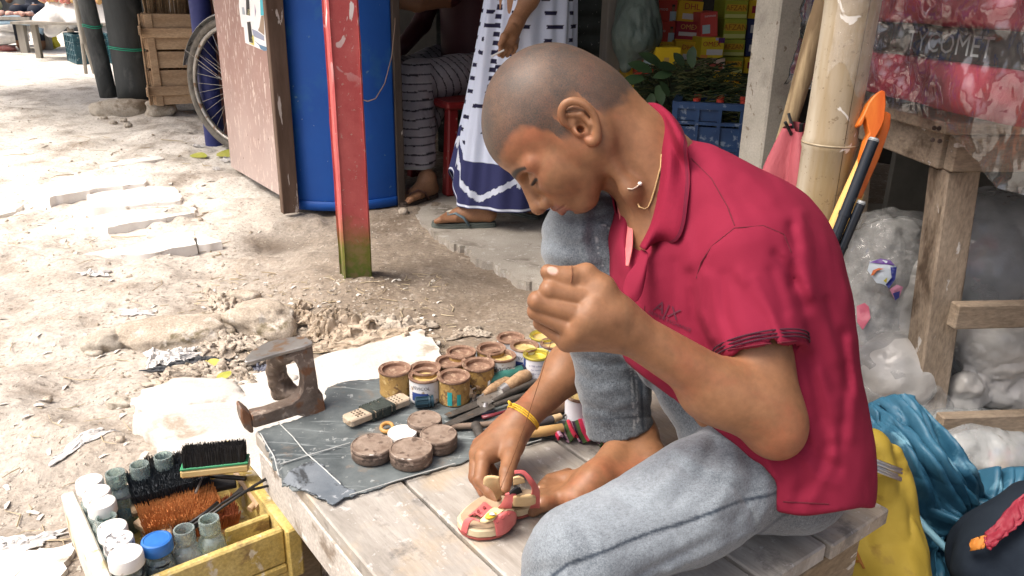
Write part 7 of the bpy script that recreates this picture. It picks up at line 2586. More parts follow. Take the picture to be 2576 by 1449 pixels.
jar(410,1146,.236,'empty open glass jar beside the green backed brush',None,None)
jar(394,1362,.226,'blue capped jar filled with black at the front of the box',M_CAPB,DKF,w=.0205,fillh=.70)
jar(462,1330,.228,'open jar of grey powder beside the blue capped jar',None,GRF,M_GLASSG,fillh=.5)
jar(525,1305,.232,'empty open glass jar with a torn label beside the grey powder jar',None,None)
def brush(name,label,c,ld,bd_,L,W,Hb,m_b,m_w,nx=34,ny=9,top=None,splay=.25,backh=.014,seed=1):
 """block along ld, bristles along bd_"""
 rr = random.Random(seed)
 c,ld,bd_ = Vector(c),Vector(ld).normalized(),Vector(bd_).normalized()
 bd_ = (bd_ - ld * bd_.dot(ld)).normalized()
 wd = bd_.cross(ld)
 t = thing(name,label,'brush',c)
 M = Matrix(((ld.x,wd.x,bd_.x,c.x),(ld.y,wd.y,bd_.y,c.y),(ld.z,wd.z,bd_.z,c.z),(0,0,0,1)))
 mb = MB()
 mb.box((0,0,-backh / 2),(L * 1.12,W * 1.15,backh),M)
 blk = mb.build('block',m_w,t,bevel=.003)
 if top is not None:
  MB().box((0,0,.0022),(L * 1.11,W * 1.13,.0040),M).build('painted_face',top,blk,bevel=.001)
 mb = MB()
 for i in range(nx):
  for j in range(ny):
   for q in range(2):
    x = (i + .5 + rr.uniform(-.5,.5)) / nx - .5
    y = (j + .5 + rr.uniform(-.5,.5)) / ny - .5
    tipx = x * (1 + splay * .25) + rr.uniform(-.012,.012)
    tipy = y * (1 + splay) + rr.uniform(-.05,.05)
    h_ = Hb * rr.uniform(.86,1.06)
    p0,p1 = M @ Vector((x * L,y * W,.003)),M @ Vector((tipx * L,tipy * W,h_))
    mb.tube([p0,p0.lerp(p1,.55) + Vector((rr.uniform(-.0006,.0006),rr.uniform(-.0006,.0006),0)),p1],[.0012,.0011,.0005],4,cap=False)
 o = mb.build('bristles',m_b,t)
 o['kind'] = 'stuff'
 cb_ = MB()
 cb_.box((0,0,Hb * .40),(L * .97,W * .92,Hb * .78),M,taper=1.03)
 cb_.build('bristle_core',m_b,t)
 return t
M_BBLK = mat('black_bristle',(.010,.010,.011),(.028,.027,.027),sc=80,rough=.7)
M_BGREY = mat('blue_black_bristle',(.014,.018,.024),(.045,.055,.065),sc=80,rough=.75)
M_BBRN = mat('brown_bristle',(.38,.140,.036),(.54,.24,.080),sc=60,rough=.8)
M_BBRN2 = mat('red_brown_bristle',(.22,.060,.022),(.32,.095,.035),sc=60,rough=.8)
M_WDB = mat('brush_wood',(.36,.24,.14),(.50,.36,.23),sc=20,rough=.6,bump=.2)
q0,q1 = P(442,1186,.238),P(628,1166,.238)
brush('shoe_brush','black shoe brush with a green painted back lying on the box rim',(q0 + q1) / 2 + Vector((0,.012,0)),q1 - q0,(0,.10,1),(q1 - q0).length * .83,.030,.034,M_BBLK,mat('ochre_brush_wood',(.46,.32,.12),(.56,.42,.2),sc=20,rough=.5),60,10,mat('green_brush_paint',(.03,.24,.105),(.05,.30,.14),sc=20,rough=.4),splay=.08)
a_,c_ = P(330,1256,.180),P(522,1204,.180)
brush('shoe_brush','blue black bristled shoe brush lying behind the brown one',(a_ + c_) / 2 + bN * 0,c_ - a_,(-.10,-.35,1),(c_ - a_).length * .95,.054,.036,M_BGREY,M_WDB,46,16,splay=.35,seed=5)
a_,c_ = P(372,1212,.170),P(500,1188,.170)
brush('shoe_brush','jet black shoe brush at the back under the green one',(a_ + c_) / 2,c_ - a_,(-.05,.1,1),(c_ - a_).length,.036,.040,M_BBLK,M_WDB,36,10,splay=.3,seed=8)
a_,c_ = P(352,1346,.158),P(560,1282,.158)
brush('shoe_brush','bushy orange brown shoe brush in the middle of the box',(a_ + c_) / 2,c_ - a_,(-.12,-.10,1),(c_ - a_).length * .86,.056,.034,M_BBRN,M_WDB,50,18,splay=.45,seed=11)
a_,c_ = P(430,1352,.150),P(600,1300,.150)
brush('shoe_brush','red brown shoe brush lying in front of the bushy one',(a_ + c_) / 2,c_ - a_,(-.1,-.30,1),(c_ - a_).length * .9,.036,.034,M_BBRN2,M_WDB,42,12,splay=.4,seed=15)
def lump(px,py,z,s_,rz,m_,label):
 q = P(px,py,z)
 mb = MB()
 mb.box((0,0,0),s_,Matrix.Translation(q) @ Matrix.Rotation(rz,4,'Z') @ Matrix.Rotation(.15,4,'X'))
 return tag(mb.build('wood_block',m_,bevel=.002),label,'block')
lump(372,1322,.175,(.045,.022,.014),-.55,M_WDB,'small wooden block lying at the end of the bushy brown brush')
lump(418,1338,.172,(.020,.030,.016),.3,M_WDB,'pale wooden block beside the blue capped jar')
lump(318,1238,.196,(.040,.034,.004),.5,mat('black_leather_scrap',(.02,.022,.026),(.04,.042,.048),rough=.6),'black leather scrap sticking up beside the open teal jar')
lump(540,1222,.182,(.070,.026,.012),.45,mat('black_rubber_block',(.010,.010,.011),(.03,.03,.03),rough=.7),'black rubber block behind the black tongs')
tg = thing('tongs','pair of thin black iron rods crossing the rim of the polish box','tongs',P(560,1270,.2))
M_BLKI = mat('black_iron_rod',(.012,.012,.013),(.035,.033,.032),sc=60,rough=.4,metal=.3)
for pts,r in (([(484,1332,.205),(560,1275,.225),(640,1222,.235),(672,1203,.238)],.0026),([(480,1326,.212),(556,1268,.222),(600,1240,.226),(676,1222,.230)],.0022),([(476,1318,.210),(520,1288,.215),(548,1264,.218)],.0030)):
 MB().tube([P(x,y,z) for x,y,z in pts],r,8).build('rod',M_BLKI,tg,smooth=180)
el = MB()
cq = P(676,1203,.238)
el.tube([cq + (bN * .006 * math.cos(a) + bD * .004 * math.sin(a)) * 1.0 for a in np.linspace(0,6.28,16)],.0014,6,cap=False)
el.build('eye',M_BLKI,tg,smooth=180)
for k,(pts,r,m_,lab) in enumerate([([(440,1192,.196),(520,1196,.20),(618,1204,.205)],.0042,M_BLKI,'flat black file handle lying under the green brush'),([(596,1190,.190),(630,1235,.180),(655,1275,.176)],.0075,M_WDB,'round pale stick lying along the right wall of the box'),([(590,1250,.170),(612,1230,.178),(625,1215,.182)],.0060,mat('dark_stick',(.05,.045,.04),(.11,.1,.09),rough=.7),'short dark stick behind the black tongs'),([(628,1282,.172),(648,1262,.176)],.0060,M_WDB,'stub of wood in the corner by the partition'),([(480,1215,.20),(510,1200,.205),(492,1240,.20)],.0022,M_BRIGHT,'bent bright wire on the black brush')]):
 mb = MB()
 mb.tube([P(x,y,z) for x,y,z in pts],r,9)
 tag(mb.build('stick',m_,smooth=50),lab,'stick')
def strokes(lst,kw=1.0,kh=1.0):
 """folds: ridges (+) and valleys (-) along lines given in the picture, evaluated on the near surface"""
 def f(p,d,Zmax=9.):
  px,py,Z = px_of(p)
  out = np.zeros(len(p))
  near = np.abs(d) < .03
  if not near.any():
   return d
  i = np.nonzero(near)[0]
  x,y = px[i],py[i]
  o = np.zeros(len(i))
  for pts,w,hgt in lst:
   best = np.full(len(i),1e9)
   for (a,b) in zip(pts[:-1],pts[1:]):
    bx,by = b[0] - a[0],b[1] - a[1]
    t = np.clip(((x - a[0]) * bx + (y - a[1]) * by) / max(bx * bx + by * by,1e-6),0,1)
    best = np.minimum(best,np.hypot(x - a[0] - t * bx,y - a[1] - t * by))
   o += hgt * kh * np.exp(-(best / (w * (kw if w > 6 else 1))) ** 2)
  fade = (Z[i] < Zmax)
  d = d.copy()
  d[i] -= o * fade
  return d
 return f
BOY_LABEL = 'person with cropped hair in a crimson polo shirt and grey jeans, sewing a small sandal'
boy = thing('person',BOY_LABEL,'person',(Q(1960,1180,1.06).x,Q(1960,1180,1.06).y,.31))
_E = Q(1454,317,.985)
_r = ray(1454,317).normalized()
_cr = (CR - _r * CR.dot(_r)).normalized()
_cd = (CD - _r * CD.dot(_r)).normalized()
FH = (-.66 * _cr + .75 * _cd - .10 * _r).normalized()
UH = (-.75 * _cr - .66 * _cd)
UH = (UH - FH * UH.dot(FH)).normalized()
LH = UH.cross(FH)
HO = _E - LH * .072
HM = np.array([FH,LH,UH])
def hp(f,s,u):
 return A(HO + FH * f + LH * s + UH * u)
def he(b,c,r,k=.01,op='u',M=None):
 b.ell(hp(*c),r,HM if M is None else M,k,op)
b = Body()
he(b,(.004,0,.040),(.089,.074,.087))
he(b,(-.032,0,.016),(.052,.062,.058),.02)
he(b,(.046,0,.046),(.050,.056,.050),.02)
he(b,(.047,0,-.012),(.046,.058,.055),.02)
for s in (1,-1):
 b.cone(hp(.004,s * .054,-.030),hp(.056,s * .020,-.066),.021,.019,.018)
 he(b,(.054,s * .037,-.018),(.030,.024,.032),.014)          # cheek
 b.cone(hp(.088,s * .012,.017),hp(.070,s * .050,.013),.0095,.009,.010)   # brow
 he(b,(.000,s * .060,-.012),(.030,.014,.034),.015)          # side of the jaw
he(b,(.062,0,-.066),(.019,.021,.0175),.012)                    # chin
he(b,(.072,0,-.046),(.022,.031,.022),.014)                     # mouth mass
b.cone(hp(.091,0,.008),hp(.104,0,-.026),.0080,.0105,.008)     # nose
he(b,(.1055,0,-.0315),(.0115,.0105,.0098),.006)
for s in (1,-1):
 he(b,(.0935,s * .0125,-.0345),(.0115,.0080,.0085),.004)
 he(b,(.0975,s * .0060,-.0425),(.0050,.0036,.0040),.002,'s')
 he(b,(.0895,s * .030,.0015),(.0150,.0170,.0105),.010,'s')  # socket
 he(b,(.0745,s * .030,-.0005),(.0130,.0145,.0120),.003)      # eyeball under the lid
 b.chain([hp(.0865,s * .016,.0005),hp(.0885,s * .030,-.0035),hp(.0800,s * .044,-.002)],[.0022,.0030,.0022],.003)
for s in (1,-1):
 b.cone(hp(.0905,0,-.0475),hp(.078,s * .023,-.0535),.0062,.0028,.004)
 b.cone(hp(.0875,0,-.0580),hp(.077,s * .020,-.0555),.0070,.0030,.004)
 b.cone(hp(.0985,0,-.0528),hp(.083,s * .026,-.0545),.0016,.0012,.003,'s')
he(b,(.0850,0,-.0665),(.006,.014,.0035),.006,'s')
for s in (1,-1):
 he(b,(-.006,s * .077,-.001),(.0165,.0070,.0255),.004)
 pts = [(.006,.0775,.004),(.0085,.080,.015),(.004,.083,.0245),(-.006,.086,.0290),(-.0165,.089,.0240),
  (-.0225,.0905,.010),(-.0205,.089,-.006),(-.0125,.086,-.0185),(-.003,.082,-.0265),(.004,.079,-.0240),(.0055,.076,-.015)]
 tq = np.linspace(0,10,41)
 P4 = np.concatenate([np.array(pts),np.array([.0030,.0042,.0046,.0048,.0048,.0046,.0044,.0046,.0060,.0055,.003])[:,None]],1)
 i_ = np.minimum(tq.astype(int),9)
 f_ = (tq - i_)[:,None]
 g0,g1,g2,g3 = P4[np.maximum(i_ - 1,0)],P4[i_],P4[i_ + 1],P4[np.minimum(i_ + 2,10)]
 E4 = .5 * (2 * g1 + (g2 - g0) * f_ + (2 * g0 - 5 * g1 + 4 * g2 - g3) * f_ ** 2 + (3 * g1 - g0 - 3 * g2 + g3) * f_ ** 3)
 b.chain([hp(e[0],s * e[1],e[2]) for e in E4],[e[3] for e in E4],.0014)
 he(b,(-.0010,s * .0885,-.0030),(.0085,.0095,.0100),.003,'s')
 b.chain([hp(-.0010,s * .0825,.0185),hp(-.0120,s * .0850,.0060),hp(-.0105,s * .0850,-.0100),hp(-.004,s * .081,-.016)],[.0028,.0036,.0036,.003],.003)
 he(b,(.0065,s * .080,-.0060),(.0040,.0035,.0060),.003)
 he(b,(.0020,s * .079,-.0050),(.0040,.0100,.0050),.002,'s')
b.cone(hp(-.034,0,-.010),Q(1655,425,1.065),.052,.056,.03)
b.cone(hp(-.030,0,-.030),Q(1655,470,1.06),.046,.050,.02)
b.chain([Q(1500,360,1.0),Q(1585,480,1.012),Q(1622,560,1.035)],[.004,.007,.006],.02)
b.cone(Q(1705,540,1.085),Q(1705,700,1.09),.070,.078,.03)
b.chain([Q(1700,640,1.09),Q(1860,930,1.08),Q(1960,1160,1.06)],[.075,.075,.075],.04)
SHN,ELN,WRN = Q(1860,650,.955),Q(1940,1052,.925),Q(1566,822,.872)
b.cone(SHN,ELN,.046,.0350,.02)
b.cone(ELN,WRN,.0350,.0235,.02)
b.ell(Q(1838,1000,.912),(.055,.0295,.0315),np.array(frame((0,0,0),Vector((0,0,1)),Vector(WRN) - Vector(ELN)).to_3x3().transposed()),.03)
b.ell(Q(1955,1092,.928),(.028,.028,.028),None,.02)
def qz(l):
 return [Q(*t) for t in l]
WM = np.array([( Q(1460,780,.86) - Q(1566,822,.872)).normalized(),CD,FW])
b.cone(WRN,Q(1520,795,.868),.0245,.0265,.015)
b.ell(Q(1508,782,.868),(.036,.036,.022),None,.012)
b.chain(qz([(1540,800,.868),(1492,770,.848)]),[.020,.0150],.012)
b.chain(qz([(1540,812,.866),(1474,806,.846)]),[.020,.0150],.012)
b.chain(qz([(1535,825,.868),(1448,836,.852)]),[.020,.0140],.012)
b.chain(qz([(1535,838,.872),(1428,858,.864)]),[.018,.0125],.012)
fing = [([(1494,756,.850),(1382,730,.846),(1406,762,.872),(1440,752,.876)],[.0118,.0108,.0092,.0085]),
  ([(1476,796,.846),(1352,757,.848),(1384,786,.874),(1424,776,.880)],[.0118,.0106,.0092,.0085]),
  ([(1450,832,.850),(1350,783,.856),(1386,806,.880),(1424,796,.884)],[.0108,.0100,.0090,.0080]),
  ([(1424,858,.862),(1362,812,.868),(1394,826,.888),(1420,818,.890)],[.0092,.0088,.0080,.0072])]
for pts,rs in fing:
 b.chain(qz(pts),rs,.0022)
b.chain(qz([(1540,790,.862),(1508,728,.858),(1474,692,.856),(1428,697,.850),(1378,684,.846)]),[.022,.0165,.0120,.0105,.0082],.006)
b.chain(qz([(1508,740,.856),(1470,722,.856)]),[.015,.0105],.010)
SHF,ELF,WRF = Q(1640,600,1.24),Q(1572,800,1.36),Q(1308,1058,1.205)
b.cone(SHF,ELF,.045,.038,.02)
b.cone(ELF,WRF,.0385,.0225,.02)
b.ell(Q(1440,915,1.29),(.05,.036,.036),np.array(frame((0,0,0),Vector((0,0,1)),Vector(WRF) - Vector(ELF)).to_3x3().transposed()),.03)
b.chain(qz([(1308,1058,1.205),(1280,1098,1.198),(1240,1128,1.185)]),[.0225,.025,.021],.014)
b.chain(qz([(1285,1090,1.20),(1218,1148,1.158)]),[.020,.0135],.012)
b.chain(qz([(1280,1082,1.205),(1202,1140,1.178)]),[.019,.0130],.012)
b.chain(qz([(1275,1080,1.21),(1203,1130,1.20)]),[.018,.0125],.012)
b.chain(qz([(1272,1078,1.22),(1206,1118,1.22)]),[.016,.0115],.012)
for pts,rs in [([(1216,1152,1.158),(1208,1206,1.138),(1232,1236,1.130),(1250,1258,1.124)],[.0112,.0100,.0090,.0074]),
    ([(1200,1146,1.178),(1196,1200,1.163),(1218,1236,1.155),(1240,1256,1.150)],[.0112,.0100,.0088,.0074]),
    ([(1203,1136,1.20),(1218,1190,1.20),(1236,1222,1.19),(1250,1236,1.185)],[.0105,.0096,.0086,.0072]),
    ([(1206,1122,1.22),(1228,1170,1.225),(1246,1196,1.22),(1256,1208,1.215)],[.009,.0084,.0076,.0064]),
    ([(1296,1100,1.185),(1284,1150,1.150),(1276,1188,1.126),(1268,1232,1.112)],[.018,.0132,.0112,.0082])]:
 b.chain(qz(pts),rs,.003)
b.chain(qz([(1290,1118,1.17),(1240,1140,1.165)]),[.014,.010],.012)
ANK = Q(1592,1096,1.238)
HEEL = P(1640,1162,.342)
BALL = P(1425,1252,.335)
b.chain([Q(1552,1000,1.232),ANK],[.032,.032],.02)
b.cone(ANK,HEEL,.029,.025,.02)
b.cone(ANK,P(1490,1205,.348),.027,.017,.02)
b.cone(HEEL,P(1455,1256,.328),.023,.017,.02)
b.cone(P(1500,1200,.343),P(1408,1208,.324),.016,.012,.018)
b.cone(P(1500,1205,.343),P(1425,1250,.327),.018,.014,.018)
b.ell(Q(1632,1098,1.215),(.011,.011,.011),None,.012)
TD = (BALL - HEEL).normalized()
for j,(px,py,r,L) in enumerate([(1400,1256,.0110,.040),(1396,1240,.0082,.038),(1394,1226,.0078,.034),(1396,1213,.0075,.030),(1402,1202,.007,.025)]):
 a0 = P(px,py,.323)
 b.chain([a0 - TD * .02,a0 + TD * L * .55 + Vector((0,0,.003)),a0 + TD * L - Vector((0,0,.001))],[r * 1.2,r,r * .9],.006)
KNN = Q(1452,1415,.925)
NF = Vector((KNN.x - .02,KNN.y - .02,0))
b.chain([KNN - Vector((0,0,.05)),NF + Vector((.01,.02,.16)),NF + Vector((.01,.03,.075))],[.042,.036,.031],.02)
b.cone(NF + Vector((.01,.03,.075)),NF + Vector((.02,.055,.034)),.03,.028,.02)
b.cone(NF + Vector((.02,.055,.034)),NF + Vector((-.05,-.09,.026)),.028,.022,.02)
for j in range(5):
 o = NF + Vector((-.05 + .018 * (j - 2) * .8,-.09 - .018 * (j - 2) * -.5,.018))
 b.cone(o,o + Vector((-.025,-.045,-.002)),.011,.009,.006)
HIPF,KNF = Q(1890,1100,1.14),Q(1468,578,1.165)
HIPN = Q(1940,1155,1.05)
b.chain([HIPF,KNF,Q(1540,900,1.215),Q(1552,1000,1.232),ANK],[.06,.045,.038,.032,.032],.02)
b.chain([HIPN,KNN,KNN - Vector((0,0,.05))],[.055,.045,.040],.02)
def hloc(V):
 q = V - A(HO)
 return q @ A(FH),q @ A(LH),q @ A(UH)
def hairmask(V,N):
 f,s,u = hloc(V)
 n = fbm(V * 90,2,5) * .004
 line = np.where(f > .055,.050 - (f - .055) * .10,0)
 t = np.clip((f - .012) / .043,0,1)
 line = np.where((f <= .055) & (f > .012),-.002 + .052 * smooth01(t * 1.15),line)
 t2 = np.clip((.012 - f) / .075,0,1)
 line = np.where(f <= .012,-.004 + .034 * np.sin(np.clip(t2 * 2.4,0,1) * 3.14159) - .022 * t2,line)
 side = (f <= .012) & (f > -.03)
 line = np.where(side,np.maximum(line,.026),line)
 line = np.where((f > .012) & (f < .026) & (np.abs(s) > .05),np.minimum(line,-.002),line)
 m = smooth01((u - line + n + .004) / .016)
 m *= (f > -.13) & (np.linalg.norm(V - A(HO),axis=1) < .17)
 ear = (np.abs(s) > .0765) & (f > -.03) & (f < .013) & (u < .034)
 return m * ~ear
def browmask(V,N):
 f,s,u = hloc(V)
 a = np.clip((np.abs(s) - .008) / .042,0,1)
 mid = .0185 + .006 * np.sin(a * 2.6) - .006 * a
 w = .0062 * (1 - .55 * a)
 m = smooth01(1.3 - np.abs(u - mid) / w) * (np.abs(s) > .006) * (np.abs(s) < .052) * (f > .05)
 lash = np.zeros(len(V))
 pts = [hp(.0870,.016,-.0005),hp(.0905,.030,-.0055),hp(.0820,.045,-.0045)]
 for q in (pts,[A(HO) + (x - A(HO)) - 2 * A(LH) * ((x - A(HO)) @ A(LH)) for x in pts]):
  for a0,b0 in zip(q[:-1],q[1:]):
   ba = b0 - a0
   t = np.clip(((V - a0) @ ba) / (ba @ ba),0,1)
   lash = np.maximum(lash,smooth01(1.8 - np.linalg.norm(V - a0 - t[:,None] * ba,axis=1) / .0021))
 return np.maximum(m,lash)
def lipmask(V,N):
 f,s,u = hloc(V)
 return smooth01((f - .074) / .006) * smooth01((u + .0665) / .003) * smooth01((-.0425 - u) / .003) * smooth01((.026 - np.abs(s)) / .006) * .8
def nailmask(V,N):
 m = np.zeros(len(V))
 for (c,ax,r) in [(Q(1392,676,.834),(Q(1378,684,.846) - Q(1428,697,.850)).normalized(),.0085),
     (Q(1262,1224,1.098),(Q(1268,1232,1.112) - Q(1276,1188,1.126)).normalized(),.0075)]:
  m = np.maximum(m,smooth01((r - np.linalg.norm(V - A(c),axis=1)) / .002))
 for (px,py,r,L) in [(1400,1256,.0125,.042),(1396,1236,.0095,.040),(1394,1222,.009,.036)]:
  c = P(px,py,.323) + TD * L * .85 + Vector((0,0,r * .95))
  m = np.maximum(m,smooth01((r * .62 - np.linalg.norm(V - A(c),axis=1)) / .002))
 return m
M_SKIN = mat('skin_brown',(.21,.098,.047),(.275,.136,.068),sc=14,rough=.52,bump=.22,bsc=330,fine=.12,fsc=70,sss=.12,
   attrs=(('lips',(.22,.075,.055)),('nail',(.62,.42,.34)),('hair',(.048,.041,.036)),('brow',(.012,.008,.007))),bdist=.001,
   spots=(((.30,.11,.055),9,.55,.8),))
def stubble(m):
 t = m.node_tree
 for nd in t.nodes:
  if nd.type == 'ATTRIBUTE' and nd.attribute_name == 'hair':
   lk = nd.outputs['Fac'].links[0]
   to = lk.to_socket
   tc = t.nodes.new('ShaderNodeTexCoord')
   nz = t.nodes.new('ShaderNodeTexNoise')
   nz.inputs['Scale'].default_value = 620
   nz.inputs['Detail'].default_value = 2
   t.links.new(tc.outputs['Object'],nz.inputs['Vector'])
   n2 = t.nodes.new('ShaderNodeTexNoise')
   n2.inputs['Scale'].default_value = 26
   t.links.new(tc.outputs['Object'],n2.inputs['Vector'])
   ad = t.nodes.new('ShaderNodeMath')
   ad.operation = 'MULTIPLY_ADD'
   t.links.new(n2.outputs['Fac'],ad.inputs[0])
   ad.inputs[1].default_value = .6
   t.links.new(nz.outputs['Fac'],ad.inputs[2])
   mr = t.nodes.new('ShaderNodeMapRange')
   t.links.new(ad.outputs[0],mr.inputs[0])
   mr.inputs[1].default_value,mr.inputs[2].default_value = .62,1.0
   mr.inputs[3].default_value,mr.inputs[4].default_value = .66,1.0
   mu = t.nodes.new('ShaderNodeMath')
   mu.operation = 'MULTIPLY'
   t.links.new(nd.outputs['Fac'],mu.inputs[0])
   t.links.new(mr.outputs[0],mu.inputs[1])
   t.links.new(mu.outputs[0],to)
   return
stubble(M_SKIN)
def bb(pts,pad):
 q = np.array([A(p) for p in pts])
 return q.min(0) - pad,q.max(0) + pad
hl,hh = bb([hp(.11,.09,.12),hp(-.09,-.09,-.09),hp(.11,-.09,-.09),hp(-.09,.09,.13),hp(.05,0,.13),hp(.0,0,-.09)],.012)
f1 = bb(qz([(1360,690,.84),(1530,690,.86),(1430,870,.86),(1340,800,.89)]),.02)
f2 = bb(qz([(1200,1110,1.17),(1300,1060,1.21),(1250,1260,1.10),(1200,1200,1.22)]),.022)
skin('body',b,.0032,M_SKIN,boy,fine=[(hl,hh,.0016),(f1[0],f1[1],.0015),(f2[0],f2[1],.0016)],
 attrs={'hair': hairmask,'brow': browmask,'lips': lipmask,'nail': nailmask})
M_DENIM = None
def denim():
 T = NT('grey_denim')
 tc = T.n('ShaderNodeTexCoord')
 v = tc.outputs['Object']
 big = T.noise(v,9,5,.6)
 mp = T.n('ShaderNodeMapping')
 mp.inputs['Scale'].default_value = (1,1,3.2)
 T.put(mp.inputs['Vector'],v)
 fn = T.noise(mp.outputs[0],240,4,.75)
 mp2 = T.n('ShaderNodeMapping')
 mp2.inputs['Scale'].default_value = (3.0,3.0,.8)
 T.put(mp2.inputs['Vector'],v)
 f2 = T.noise(mp2.outputs[0],260,3,.7)
 mott = T.noise(v,150,4,.7)
 a = T.math('ADD',T.math('MULTIPLY',fn,.42),T.math('ADD',T.math('MULTIPLY',f2,.42),T.math('MULTIPLY',mott,.16)))
 worn = T.attr('worn').outputs['Fac']
 a = T.math('ADD',a,T.math('MULTIPLY',T.math('SUBTRACT',big,.5),.34))
 a = T.math('ADD',a,T.math('MULTIPLY',worn,.14))
 col = T.mix(T.ramp(a,.36,.74),(.026,.035,.048),(.26,.30,.335))
 col = T.mix(T.attr('seam').outputs['Fac'],col,(.03,.042,.06))
 col = T.mix(T.attr('stitch').outputs['Fac'],col,(.42,.44,.45))
 bs = T.n('ShaderNodeBsdfPrincipled')
 T.put(bs.inputs['Base Color'],col)
 bs.inputs['Roughness'].default_value = .9
 bs.inputs['Specular IOR Level'].default_value = .25
 bs.inputs['Sheen Weight'].default_value = .25
 bp = T.n('ShaderNodeBump')
 bp.inputs['Strength'].default_value = .5
 bp.inputs['Distance'].default_value = .0012
 T.put(bp.inputs['Height'],a)
 T.put(bs.inputs['Normal'],bp.outputs[0])
 T.put(T.out.inputs['Surface'],bs.outputs[0])
 return T.m
M_DENIM = denim()
t = Body()
KNFc = Q(1462,590,1.16)
HEMF = Q(1559,1078,1.2394)
t.chain([Q(1880,1085,1.13),Q(1690,820,1.15),Q(1500,598,1.155)],[.082,.078,.064],.03)
t.ell(Q(1462,600,1.155),(.052,.056,.056),None,.03)
t.chain([Q(1462,606,1.155),Q(1505,800,1.19),Q(1550,980,1.225),Q(1566,1150,1.25)],[.053,.055,.054,.052],.02)
t.chain([Q(1935,1155,1.04),Q(1735,1264,.985),Q(1480,1398,.93)],[.074,.064,.061],.03)
t.ell(Q(1464,1420,.924),(.055,.057,.056),None,.03)
t.chain([KNN - Vector((0,0,.02)),KNN - Vector((.01,.0,.16)),NF + Vector((.005,.015,.10))],[.058,.056,.052],.03)
t.cone(Q(1890,1120,1.12),Q(1950,1160,1.05),.08,.072,.04)
t.ell(Q(1968,1190,1.09),(.085,.095,.066),None,.04)
hemN = (HEMF - Q(1505,800,1.19)).normalized()
hemN = (hemN + Vector((.05,-.1,0))).normalized()
tst = strokes([
 ([(1760,1110),(1700,1190),(1640,1240)],16,.0035),([(1800,1120),(1760,1200),(1700,1262)],12,-.003),
 ([(1850,1130),(1840,1210),(1800,1290)],14,.0035),([(1890,1160),(1890,1240),(1850,1310)],12,-.003),
 ([(1930,1210),(1930,1270),(1900,1330)],10,.003),
 ([(1390,1440),(1520,1400),(1700,1330),(1840,1262),(1960,1215)],5,-.0012),
 ([(1345,1400),(1440,1385)],18,.002),([(1350,1440),(1480,1420)],14,-.002),
 ([(1700,1130),(1780,1180),(1880,1200)],9,.003),([(1690,1160),(1780,1215),(1880,1235)],8,-.003),
 ([(1560,1260),(1640,1300),(1700,1350)],12,-.0025),([(1420,1330),(1440,1400),(1430,1449)],10,.002),([(1470,1320),(1490,1390)],9,-.002),
 ([(1600,1449),(1700,1400),(1800,1350)],7,-.0025),([(1680,1440),(1780,1395),(1880,1345)],7,.0025),([(1860,1240),(1890,1290),(1900,1330)],6,-.003),
 ([(1405,560),(1470,575),(1540,560)],7,.003),([(1420,540),(1490,548),(1545,530)],6,-.003),([(1545,600),(1560,680),(1590,760)],8,-.004),
 ([(1455,900),(1520,920),(1600,905)],8,-.002),([(1640,960),(1650,1020),(1690,1080)],9,-.004),
 ([(1370,600),(1440,620),(1530,600)],10,-.003),([(1372,640),(1450,660),(1550,640)],12,.003),
 ([(1500,520),(1490,600),(1530,690)],8,-.004),([(1470,540),(1462,600),(1480,660)],8,.003),
 ([(1560,740),(1590,830),(1620,930)],12,.004),([(1600,860),(1600,950),(1628,1040)],10,-.004),
 ([(1450,960),(1500,985),(1570,975)],10,.002),([(1460,1020),(1540,1040),(1640,1020)],8,-.002),
 ([(1465,1056),(1650,1048)],4,-.0012),
],1.3,1.3)
def tpost(p,d):
 d = d - .0022 * fbm(p * np.array((22,22,22)),3,3) - .0010 * np.abs(vnoise(p * 70,9))
 d = tst(p,d)
 cutp = (p - A(HEMF)) @ A(hemN)
 sel = (p[:,2] < .62) & (np.linalg.norm(p - A(HEMF),axis=1) < .13) & (p[:,1] > 1.0)
 dd = np.where(sel,np.maximum(d,cutp),d)
 q = p - A(Q(1550,980,1.225))
 ax = A(Q(1566,1150,1.25) - Q(1550,980,1.225))
 ax = ax / np.linalg.norm(ax)
 rad = np.linalg.norm(q - (q @ ax)[:,None] * ax,axis=1)
 inner = rad - .0445
 dd = np.where(sel & (cutp > -.06),np.maximum(dd,-np.maximum(inner,-(cutp + .06))),dd)
 return dd
t.post = tpost
def pline(V,pts,w):
 px,py,Z = px_of(V)
 best = np.full(len(V),1e9)
 for (a,c) in zip(pts[:-1],pts[1:]):
  bx,by = c[0] - a[0],c[1] - a[1]
  tt = np.clip(((px - a[0]) * bx + (py - a[1]) * by) / max(bx * bx + by * by,1e-6),0,1)
  best = np.minimum(best,np.hypot(px - a[0] - tt * bx,py - a[1] - tt * by))
 return smooth01(1.6 - best / w)
def seam(V,N):
 m = pline(V,[(1660,1449),(1480,1400),(1400,1420)][:1] * 2,.1) * 0
 m = np.maximum(m,pline(V,[(1390,1449),(1430,1418),(1520,1388),(1620,1345),(1720,1315),(1790,1290),(1860,1262),(1960,1240)],4.5))
 m = np.maximum(m,pline(V,[(1900,1350),(1965,1300),(2010,1280)],3) * .8)
 m = np.maximum(m,pline(V,[(1600,880),(1612,960),(1618,1080)],3.0) * (V[:,1] > .98))
 m = np.maximum(m,pline(V,[(1466,1058),(1650,1046)],2.2) * .7 * (V[:,1] > .98))
 m = np.maximum(m,pline(V,[(1512,560),(1540,575),(1575,625)],4) * .7 * (V[:,1] > .98))
 return m
